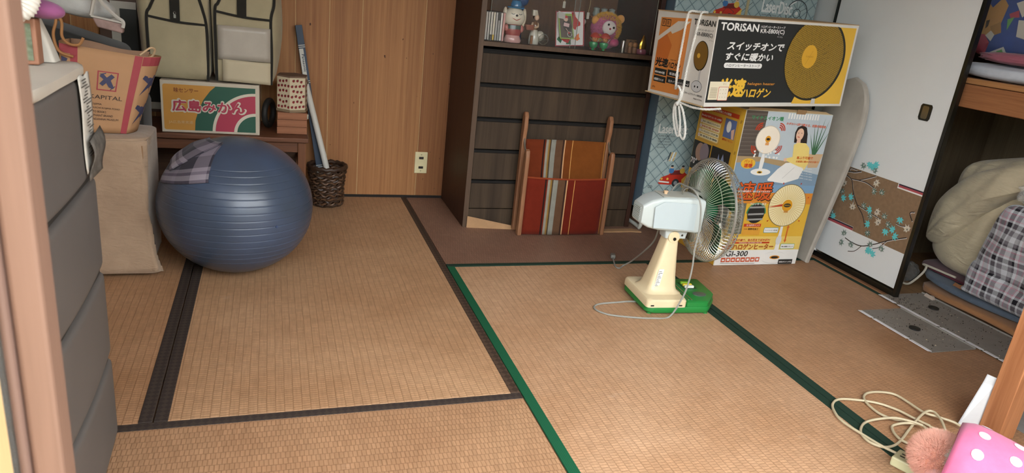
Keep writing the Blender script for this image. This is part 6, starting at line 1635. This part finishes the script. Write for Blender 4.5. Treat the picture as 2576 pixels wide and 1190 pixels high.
def pillow(name, outline, xe, bulge, depth, matl, parent, amp=0.012, seed=0, nr=14, per=8, pw=2.2, fr=9.0, rib=None, back=True):
    """soft body from a side outline (y, z): bulges towards the room, has real depth behind"""
    P = smoothpath([(0, y, z) for y, z in outline], per, closed=True)
    cy = sum(p.y for p in P) / len(P); cz = sum(p.z for p in P) / len(P)
    def ring(s_, sg):
        out = []
        h = (1 - s_ ** pw) ** (1 / pw)
        for p in P:
            y, z = cy + (p.y - cy) * s_, cz + (p.z - cz) * s_
            w = mnoise.noise(Vector((y * fr, z * fr, seed))) + 0.5 * mnoise.noise(Vector((y * fr * 2.2, z * fr * 2.2, seed + 4)))
            x = xe - bulge * h - amp * w * h if sg < 0 else xe + depth * h
            if rib and sg < 0: x -= rib(y, z) * h
            out.append((x, y, z))
        return out
    S_ = [sin(pi / 2 * k / nr) for k in range(1, nr + 1)]
    rings = [ring(max(q, 0.02), -1) for q in S_] + [ring(max(q, 0.02), 1) for q in S_[::-1][1:]]
    m = MB(); m.loft(rings)
    return m.build(name, matl, parent, smooth=80), [(xe, p.y, p.z) for p in P]
FU = thing('futon', 'thick beige folded futon in the lower closet', 'futon', (2.38, 0.40, 0.095))
pillow('lower_fold', [(0.676, 0.20), (0.672, 0.155), (0.62, 0.115), (0.554, 0.098), (0.40, 0.097), (0.20, 0.10), (0.02, 0.11), (0.0, 0.25), (0.10, 0.44), (0.32, 0.49), (0.50, 0.40), (0.62, 0.28)], 2.16, 0.07, 0.40, M_futm, FU, seed=3, rib=lambda y, z: -0.075 * max(0, min(1, (0.46 - y) / 0.08)))
pillow('upper_fold', [(0.685, 0.36), (0.70, 0.45), (0.687, 0.52), (0.64, 0.56), (0.556, 0.592), (0.365, 0.648), (0.15, 0.68), (-0.02, 0.66), (-0.05, 0.55), (0.05, 0.46), (0.3, 0.44), (0.52, 0.40)], 2.22, 0.085, 0.42, M_futm, FU, seed=8, rib=lambda y, z: 0.012 * sin(34 * atan2(z - 0.20, 0.72 - y)) - 0.075 * max(0, min(1, (0.46 - y) / 0.08)) * (z < 0.56))
pillow('rolled_edge', [(0.695, 0.215), (0.685, 0.195), (0.655, 0.187), (0.611, 0.20), (0.567, 0.245), (0.516, 0.316), (0.442, 0.413), (0.332, 0.545), (0.20, 0.63), (0.15, 0.655), (0.30, 0.645), (0.45, 0.585), (0.56, 0.53), (0.64, 0.45), (0.69, 0.36), (0.70, 0.28)], 2.125, 0.060, 0.10, M_futm, FU, seed=12, rib=lambda y, z: 0.013 * (abs(sin(9 * atan2(z - 0.195, 0.70 - y) + 0.6)) ** 0.6 - 0.5) - 0.06 * max(0, min(1, (0.44 - y) / 0.1)))

TA = st((0, '#ccd0d5'), (0.16, '#77737a'), (0.30, '#ccd0d5'), (0.36, '#1f1d24'), (0.50, '#ccd0d5'), (0.56, '#bd8e9d'), (0.60, '#9c9aa0'), (0.72, '#bd8e9d'), (0.76, '#ccd0d5'), (0.84, '#1f1d24'), (0.90, '#77737a'))
M_tart = plaid('tartan_cloth', 7.6, 7.6, TA, TA, ('Y', 'Z'), 0.85, hatch=260)
PB = thing('plaid_cushion', 'black, white and pink plaid quilted bundle on the grey blanket', 'cushion', (2.10, 0.10, 0.0765))
o_, e_ = pillow('upper_part', [(0.336, 0.453), (0.36, 0.405), (0.372, 0.343), (0.381, 0.29), (0.388, 0.237), (0.382, 0.186), (0.36, 0.15), (0.30, 0.135), (0.16, 0.13), (-0.05, 0.13), (-0.16, 0.17), (-0.18, 0.30), (-0.10, 0.41), (0.05, 0.455), (0.2, 0.47), (0.29, 0.468)], 2.05, 0.055, 0.03, M_tart, PB, seed=4, amp=0.02, fr=7, rib=lambda y, z: 0.012 * sin(26 * (z + 0.9 * y)))
MB().tube(e_, 0.0045, 6, closed=True).build('white_piping', fabric('#a9b0b6'), PB, smooth=True)
o_, e_ = pillow('lower_part', [(0.374, 0.215), (0.397, 0.173), (0.396, 0.13), (0.392, 0.10), (0.398, 0.082), (0.34, 0.0795), (0.252, 0.0795), (0.13, 0.0795), (-0.05, 0.0795), (-0.22, 0.085), (-0.25, 0.13), (-0.1, 0.17), (0.1, 0.175), (0.28, 0.20)], 2.035, 0.045, 0.03, M_tart, PB, seed=9, amp=0.016, fr=8, rib=lambda y, z: 0.008 * sin(22 * y))
MB().tube(e_, 0.0045, 6, closed=True).build('white_piping', fabric('#a9b0b6'), PB, smooth=True)
pl_ = glassy('clear_plastic', (0.85, 0.87, 0.88, 1), 0.22, 0.12)
tag(soft('clear_plastic_bag', (2.06, 0.24, 0.523), (0.05, 0.075, 0.05), 2.4, pl_, loc=(2.06, 0.24, 0.475), amp=0.25, fr=3.5, seed=2), 'crumpled clear plastic bag lying on the plaid bundle', 'plastic bag')
tag(soft('plastic_packet', (2.05, 0.68, 0.045), (0.03, 0.05, 0.042), 2.6, glassy('clear_plastic_dark', (0.18, 0.19, 0.19, 1), 0.3, 0.12), loc=(2.05, 0.68, 0.0), amp=0.25, fr=3.5, seed=5), 'small clear plastic packet on the closet floor behind the sliding panel', 'packet')
m = MB(); m.tube(smoothpath([(2.075, 0.47, 0.099), (2.07, 0.53, 0.099), (2.065, 0.60, 0.099), (2.055, 0.615, 0.10), (2.045, 0.59, 0.099), (2.018, 0.58, 0.07), (1.99, 0.60, 0.018), (1.985, 0.63, 0.009), (1.985, 0.655, 0.009), (1.99, 0.67, 0.008)], 7), 0.0048, 7)
tag(m.build('loose_cord', plain('#b7b0a0', 0.6), loc=(2.0, 0.58, 0.0), smooth=True), 'short loop of off-white cord hanging over the wine-red cloth', 'cord')

# upper closet shelf
tag(soft('white_sheet', (2.24, 0.10, 0.935), (0.36, 0.60, 0.029), 5, fabric('#b3b8c0'), loc=(2.22, 0.10, 0.906), amp=0.012, fr=5, shape=wavy(0.012, 11)), 'crumpled white sheet on the upper closet shelf', 'sheet')
tag(soft('pink_cloth_roll', (1.97, 0.34, 0.990), (0.055, 0.24, 0.022), 2.6, fabric('#9a5a68'), loc=(1.97, 0.34, 0.965), amp=0.12, fr=4), 'rolled pink cloth under the blue printed bundle', 'cloth')
BP = thing('printed_quilt', 'royal blue quilt bundle with patchwork print in a clear cover', 'quilt', (2.25, 0.35, 0.965))
qc, qr, qp = Vector((2.29, 0.325, 1.196)), (0.255, 0.45, 0.221), 7.0
MB().sbox(qc, qr, qp, 56, 34).build('quilt', fabric('#223f7d', var=0.15), BP, smooth=70)
def qwarp(u, v):
    y, z = -u, v
    a = min(1, abs((y - qc.y) / qr[1]) ** qp + abs((z - qc.z) / qr[2]) ** qp)
    x = qc.x - qr[0] * (1 - a) ** (1 / qp) - 0.002
    return (u, v, -(x - 0.0))
FQ = Face(BP, (0, 0, 0), (0, -1, 0), (0, 0, 1), 0.0006, qwarp)
cT, cT2, cRd, cWh, cGn, cPk, cDk = (P_(h, 0.6) for h in ('#a87c3e', '#8f6a36', '#963042', '#b5b0a4', '#4f8a44', '#b07a70', '#33261f'))
def fine(pts, m_, ly, n=5):
    c = (sum(p[0] for p in pts) / len(pts), sum(p[1] for p in pts) / len(pts))
    k = len(pts)
    for i in range(k):
        a, b = pts[i], pts[(i + 1) % k]
        for j in range(n):
            s, t = j / n, (j + 1) / n
            lp = lambda p, q_, f: (p[0] + (q_[0] - p[0]) * f, p[1] + (q_[1] - p[1]) * f)
            p0, p1, p2, p3 = lp(c, a, s), lp(c, b, s), lp(c, b, t), lp(c, a, t)
            FQ.poly([p0, p3, p2, p1] if s > 0 else [p0, p3, p2], m_, ly)
N_ = lambda pts: [(-y, z) for y, z in pts]
fine(N_([(0.70, 1.06), (0.71, 1.15), (0.68, 1.19), (0.655, 1.17), (0.62, 1.21), (0.59, 1.18), (0.60, 1.10), (0.625, 1.07), (0.66, 1.06)]), cT, 1); fine(N_([(0.665, 1.12), (0.65, 1.125), (0.65, 1.10), (0.66, 1.09)]), cDk, 2)
fine(N_([(0.64, 1.10), (0.60, 1.12), (0.585, 1.08), (0.62, 1.065)]), cT2, 2); fine(N_([(0.715, 1.00), (0.70, 1.065), (0.655, 1.07), (0.625, 1.04), (0.65, 0.995), (0.685, 0.99)]), cRd, 3); fine(N_([(0.65, 1.065), (0.62, 1.045), (0.61, 1.07), (0.63, 1.085)]), cWh, 3)
fine(N_([(0.62, 1.005), (0.56, 1.03), (0.545, 0.99), (0.60, 0.985)]), cWh, 3); fine(N_([(0.59, 1.01), (0.565, 1.02), (0.56, 0.995), (0.58, 0.99)]), cGn, 4); fine(N_([(0.655, 1.0), (0.615, 0.985), (0.635, 0.975)]), cT, 4)
fine(N_([(0.56, 1.19), (0.51, 1.21), (0.49, 1.17), (0.52, 1.14)]), cWh, 2); fine(N_([(0.575, 1.15), (0.54, 1.165), (0.53, 1.14), (0.565, 1.135)]), cRd, 3); fine(N_([(0.575, 1.13), (0.55, 1.14), (0.565, 1.09)]), cGn, 3); fine(N_([(0.53, 1.13), (0.47, 1.13), (0.47, 1.06), (0.52, 1.07)]), cWh, 2); fine(N_([(0.40, 1.2), (0.33, 1.18), (0.34, 1.1), (0.4, 1.1)]), cT, 2); fine(N_([(0.25, 1.15), (0.18, 1.15), (0.2, 1.05)]), cRd, 2); fine(N_([(0.45, 1.0), (0.36, 1.02), (0.37, 0.99)]), cPk, 3)
FQ.build('patchwork_print')
MB().sbox(qc, (qr[0] + 0.006, qr[1] + 0.008, qr[2] + 0.004), qp, 48, 30, lambda e, q: q * (1 + 0.006 * mnoise.noise(e * 9))).build('clear_cover', glassy('quilt_cover_film', (0.9, 0.92, 0.95, 1), 0.06, 0.12), BP, smooth=70)

# ------------------------------------------------------------------ grey sheets on the floor by the closet
def sheet_mat():
    t = NT('dusty_grey_sheet'); v = t.coord()
    n = t.noise(v, 12, 7, 0.7); r_ = t.noise(t.coord(scale=(220, 3, 1)), 1.0, 2)
    col = t.ramp(n, [(0.3, lin('#847e77')), (0.7, lin('#958e86'))])
    col = t.mix(t.ramp(t.noise(v, 35, 6, 0.75), [(0.6, (0, 0, 0, 1)), (0.72, (0.8, 0.8, 0.8, 1))]), col, lin('#3a332d'))
    t.set(0.6, 0.1, 0.4, col); t.bump(r_, 0.15, 0.001); return t.m
M_sh = sheet_mat(); M_tape = plain('#e6e6e9', 0.5, var=0.06); M_ed = plain('#8d8a84', 0.6)
def sheet(label, x0, x1, y0, y1, z, tapes, discs, matl=M_sh):
    s = thing('grey_sheet', label, 'sheet', ((x0 + x1) / 2, (y0 + y1) / 2, z), 'grey sheets by the closet')
    MB().box(x0, x1, y0, y1, z, z + 0.003).build('panel', matl, s)
    MB().box(x1 - 0.004, x1, y0, y1, z + 0.003, z + 0.008).build('raised_edge', M_ed, s)
    for a, b in tapes:
        MB().prism([(x0 - 0.010, a + 0.004), (x0 - 0.009, b), (x0 + 0.005, b - 0.004), (x0 + 0.004, a)], z + 0.003, z + 0.0045).build('white_tape', M_tape, s)
    for x, y in discs:
        m = MB(); m.lathe([(0.0, z + 0.003), (0.020, z + 0.003), (0.020, z + 0.008), (0.016, z + 0.009), (0.0, z + 0.009)], (x, y, 0), 24); m.build('rubber_cap', plain('#211f1d', 0.5), s, smooth=40)
    return s
sheet('long dusty grey sheet with white taped edge along the closet opening', 1.752, 1.985, -0.75, 0.524, 0.0042, [(0.44, 0.524), (0.235, 0.425), (0.12, 0.225), (0.05, 0.115), (-0.01, 0.045), (-0.3, -0.015)], [(1.886, 0.379)])
sheet('short dusty grey sheet with white taped edge on the tatami', 1.528, 1.738, 0.066, 0.400, 0.0015, [(0.335, 0.400), (0.165, 0.328), (0.07, 0.158)], [(1.628, 0.232)])
sheet('bare pale grey sheet behind the wooden table leg', 1.375, 1.645, -0.78, -0.27, 0.0015, [], [], plain('#8b8884', 0.7, var=0.12, vs=25))
rnd = random.Random(21)
m = MB()
for k in range(420):
    if k < 240: x, y, z = rnd.uniform(1.76, 1.98), rnd.uniform(-0.1, 0.52), 0.0074
    elif k < 340: x, y, z = rnd.uniform(1.54, 1.73), rnd.uniform(0.08, 0.39), 0.0047
    else: x, y, z = rnd.gauss(1.80, 0.025), rnd.gauss(0.47, 0.03), 0.0075
    if k >= 340 and not (1.757 < x < 1.97 and y < 0.52): continue
    a = rnd.uniform(0, pi); r = rnd.uniform(0.0008, 0.003)
    c, s = cos(a) * r, sin(a) * r; w = rnd.uniform(0.3, 0.9)
    p = [(x - c, y - s), (x + s * w, y - c * w), (x + c, y + s), (x - s * w, y + c * w)]
    m.cur = 0 if rnd.random() < 0.85 else 1
    h = rnd.uniform(0.0005, 0.003)
    m.loft([[(q[0], q[1], z) for q in p], [(x + (q[0] - x) * .6, y + (q[1] - y) * .6, z + h) for q in p]])
db = m.build('dust_debris', [plain('#2e2620', 0.9), plain('#a89c86', 0.9)], loc=(1.8, 0.25, 0.005)); db['kind'] = 'stuff'; tag(db, 'dark crumbs and dust scattered over the grey sheets', 'debris')
for k, (x, y, lb) in enumerate(((1.999, 0.50, 'torn white paper scrap at the front edge of the tan blanket'), (2.02, 0.27, 'brown leaf scrap lying on the grey blanket front'))):
    z = 0.004 if k == 0 else 0.072
    x = 1.968 if k == 0 else 2.045
    y = 0.47 if k == 0 else 0.42
    m = MB(); m.loft([[(x - .012, y - .022, z + .004), (x + .008, y - .02, z + .004), (x + .01, y + .02, z + .004), (x - .006, y + .026, z + .004)], [(x - .008, y - .02, z + .016), (x + .004, y - .012, z + .02), (x + .006, y + .012, z + .012), (x - .004, y + .02, z + .02)]])
    tag(m.build('paper_scrap' if k == 0 else 'leaf_scrap', plain('#b5a698' if k == 0 else '#8a5f3e', 0.8), loc=(x, y, z)), lb, 'scrap')

# ------------------------------------------------------------------ extension cord, power strip, table, plush
M_bc = plain('#b8ab8d', 0.45, spec=0.5, var=0.05)
EX = thing('extension_cord', 'beige extension cord lying in loose loops on the tatami', 'cord', (1.0, -0.27, 0))
def z_(pts, z): return [(x, y, z) for x, y in pts]
A_ = [(0.905, -0.44), (0.894, -0.415), (0.871, -0.37), (0.859, -0.323), (0.848, -0.248), (0.866, -0.195), (0.891, -0.164), (0.926, -0.148), (0.971, -0.155), (1.034, -0.182), (1.067, -0.226), (1.081, -0.273), (1.098, -0.312)]
B_ = [(1.15, -0.42), (1.19, -0.38), (1.185, -0.33), (1.176, -0.311), (1.153, -0.282), (1.136, -0.254), (1.141, -0.201), (1.136, -0.151), (1.094, -0.131), (1.048, -0.132), (1.016, -0.152), (1.0, -0.186), (0.997, -0.232), (1.017, -0.266), (1.055, -0.289), (1.064, -0.33), (1.02, -0.39)]
C_ = [(1.098, -0.312), (1.11, -0.345), (1.129, -0.325), (1.147, -0.295), (1.155, -0.268), (1.138, -0.26), (1.086, -0.28), (1.021, -0.313), (0.963, -0.345), (0.913, -0.367), (0.873, -0.368), (0.852, -0.342), (0.858, -0.308), (0.883, -0.281), (0.919, -0.262), (0.962, -0.263), (1.009, -0.273), (1.043, -0.301), (1.056, -0.319), (1.052, -0.307), (1.023, -0.292), (0.989, -0.289), (0.969, -0.305), (0.955, -0.334), (0.957, -0.362), (0.99, -0.40)]
zz = lambda pts, b, a, f: [(x, y, b + a * max(0, sin(f * i))) for i, (x, y) in enumerate(pts)]
MB().tube(smoothpath(zz(A_, 0.006, 0.003, 0.7), 7), 0.0037, 8).build('cable', M_bc, EX, smooth=True)
MB().tube(smoothpath(zz(B_, 0.006, 0.009, 0.5), 7), 0.0037, 8).build('cable', M_bc, EX, smooth=True)
MB().tube(smoothpath(zz(C_, 0.0065, 0.014, 0.45), 7), 0.0037, 8).build('cable', M_bc, EX, smooth=True)
ps = thing('power_strip', 'cream power strip end showing under the pink plush toy', 'power strip', (0.88, -0.47, 0))
PM = frame((0.825, -0.450, 0.002), (0.87, 0.49, 0), (-0.49, 0.87, 0))
PM = frame((0.845, -0.455, 0.002), (0.80, 0.35, 0), (-0.35, 0.80, 0))
MB(PM).box(0.0, 0.055, -0.055, 0.030, 0, 0.026).build('housing', plain('#c2bf98', 0.4), ps, bevel=0.004)
for y in (0.005, -0.03):
    MB(PM).box(0.018, 0.022, y, y + 0.012, 0.0255, 0.0268).build('slot', BLACK, ps); MB(PM).box(0.032, 0.036, y, y + 0.012, 0.0255, 0.0268).build('slot', BLACK, ps)

M_leg = wood('table_leg_wood', '#9b6440', '#bd8258', 'Z', 1.0, 0.45, 0.35, 0.5)
TB = thing('wooden_table', 'orange-brown wooden table whose square leg stands at the right edge', 'table', (1.45, -0.52, 0))
for x, y in ((1.255, -0.395), (1.255, -0.74), (1.56, -0.395), (1.56, -0.74)):
    MB().box(x, x + 0.062, y, y + 0.060, 0.0 if x < 1.5 else 0.0048, 0.70).build('leg', M_leg, TB, bevel=0.002)
MB().box(1.235, 1.64, -0.76, -0.315, 0.70, 0.725).build('table_top', wood('table_top_wood', '#96633f', '#b57c52', 'X', 1.0, 0.45), TB, bevel=0.003)
m = MB(); m.loft([[(1.208, -0.312, 0.002), (1.262, -0.333, 0.002), (1.262, -0.330, 0.002), (1.208, -0.309, 0.002)], [(1.249, -0.312, 0.135), (1.262, -0.333, 0.135), (1.262, -0.330, 0.135), (1.249, -0.309, 0.135)], [(1.254, -0.312, 0.16), (1.262, -0.333, 0.16), (1.262, -0.330, 0.16), (1.254, -0.309, 0.16)]])
tag(m.build('white_board_scrap', plain('#c9cbcc', 0.6), loc=(1.24, -0.32, 0)), 'white triangular scrap of board leaning behind the wooden table leg', 'scrap')

PLC = Vector((0.862, -0.520, 0.088))
AX = Vector((0.535, -0.845, -0.05)).normalized(); AY = Vector((0.845, 0.535, 0.0)); AZ = AX.cross(AY).normalized(); CD = Vector((-0.75, -0.5, 0.45)).normalized()
if AZ.z < 0: AZ = -AZ
PU = thing('plush_toy', 'peach plush toy in a pink polka-dot hat lying at the lower right', 'plush toy', (PLC.x, PLC.y, 0))
rnd = random.Random(31)
hr = Vector((0.056, 0.056, 0.054))
m = MB(); m.ball(PLC, hr, 28, 18); hd = m.build('head', fabric('#c98f78'), PU, smooth=60)
pts = ell_pts(PLC, hr, 3500, rnd, lambda d: d.dot(AX) < 0.75)
fur(pts, 16000, 0.015, 0.0006, rnd).build('peach_fur', fabric('#e8b39f'), hd, fix=False)
mc = PLC + AX * 0.030 + CD * 0.040 + Vector((0.010, -0.004, 0.004))
m = MB(); m.ball(mc, (0.030, 0.032, 0.034), 20, 14); mz = m.build('muzzle', fabric('#c6c2b8'), hd, smooth=60)
fur(ell_pts(mc, (0.030, 0.032, 0.034), 900, rnd, lambda d: d.dot(CD) > -0.3), 5200, 0.007, 0.0006, rnd).build('white_fur', fabric('#cfccc2'), mz, fix=False)
ac = PLC + Vector((-0.022, -0.055, -0.050))
m = MB(); m.ball(ac, (0.048, 0.045, 0.036), 20, 12); ar = m.build('arm', fabric('#c98a9c'), PU, smooth=60)
fur(ell_pts(ac, (0.048, 0.045, 0.036), 1500, rnd), 8000, 0.015, 0.0006, rnd).build('pink_fur', fabric('#dca0b2'), ar, fix=False)
m = MB(); m.ball(PLC + AX * 0.012 + CD * 0.050 - Vector((0, 0, 0.045)), (0.032, 0.030, 0.024), 18, 12); m.build('nose_pad', fabric('#c79a92'), hd, smooth=60)
M_hat = fabric('#c86a8e', bump=0.3, thread=600); M_dot = fabric('#d2c6d0', bump=0.2)
hc = PLC + AX * 0.030 + CD * 0.012 + Vector((-0.018, 0.006, 0.004)); HRx, HRy, HRz = 0.29, 0.108, 0.112
def hat(t, a, k=1.0):
    r = cos(t * pi / 2) ** 0.7
    if t < 0.08: r *= 1 - 0.10 * (1 - t / 0.08)
    rip = 1 + 0.025 * sin(3 * a + 4 * t)
    p = hc + AX * (HRx * sin(t * pi / 2) ** 1.1) - AY * (HRy * r * cos(a) * rip * k) + AZ * (HRz * r * sin(a) * rip * k - 0.015 * t * t)
    p.z = max(p.z, 0.004)
    return p
m = MB(); m.grid(lambda u, v: hat(v * 0.98, 2 * pi * u), 48, 30, closeu=True); ht = m.build('polka_dot_hat', M_hat, PU, smooth=70, solid=0.003)
for i, t in enumerate((0.12, 0.28, 0.44, 0.60, 0.76, 0.9)):
    nn = (11, 11, 10, 9, 7, 4)[i]
    for k in range(nn):
        a = 2 * pi * (k + 0.5 * (i % 2)) / nn + 0.3
        ra = 0.0105
        rr = max(0.2, cos(t * pi / 2) ** 0.7)
        if hat(t, a).z < 0.02: continue
        m = MB()
        cpt = m.pt(hat(t, a, 1.0) + (hat(t, a, 1.06) - hat(t, a, 1.0)).normalized() * 0.0030)
        ring = []
        for j in range(14):
            q = 2 * pi * j / 14
            tt = t + ra * cos(q) / 0.36; aa = a + ra * sin(q) / (0.088 * rr)
            b = hat(tt, aa); nn_ = (hat(tt, aa, 1.06) - b).normalized()
            ring.append(m.pt(b + nn_ * 0.0024))
        for j in range(14): m.face((cpt, ring[j], ring[(j + 1) % 14]))
        m.build('white_dot', M_dot, ht, smooth=60, fix=False)
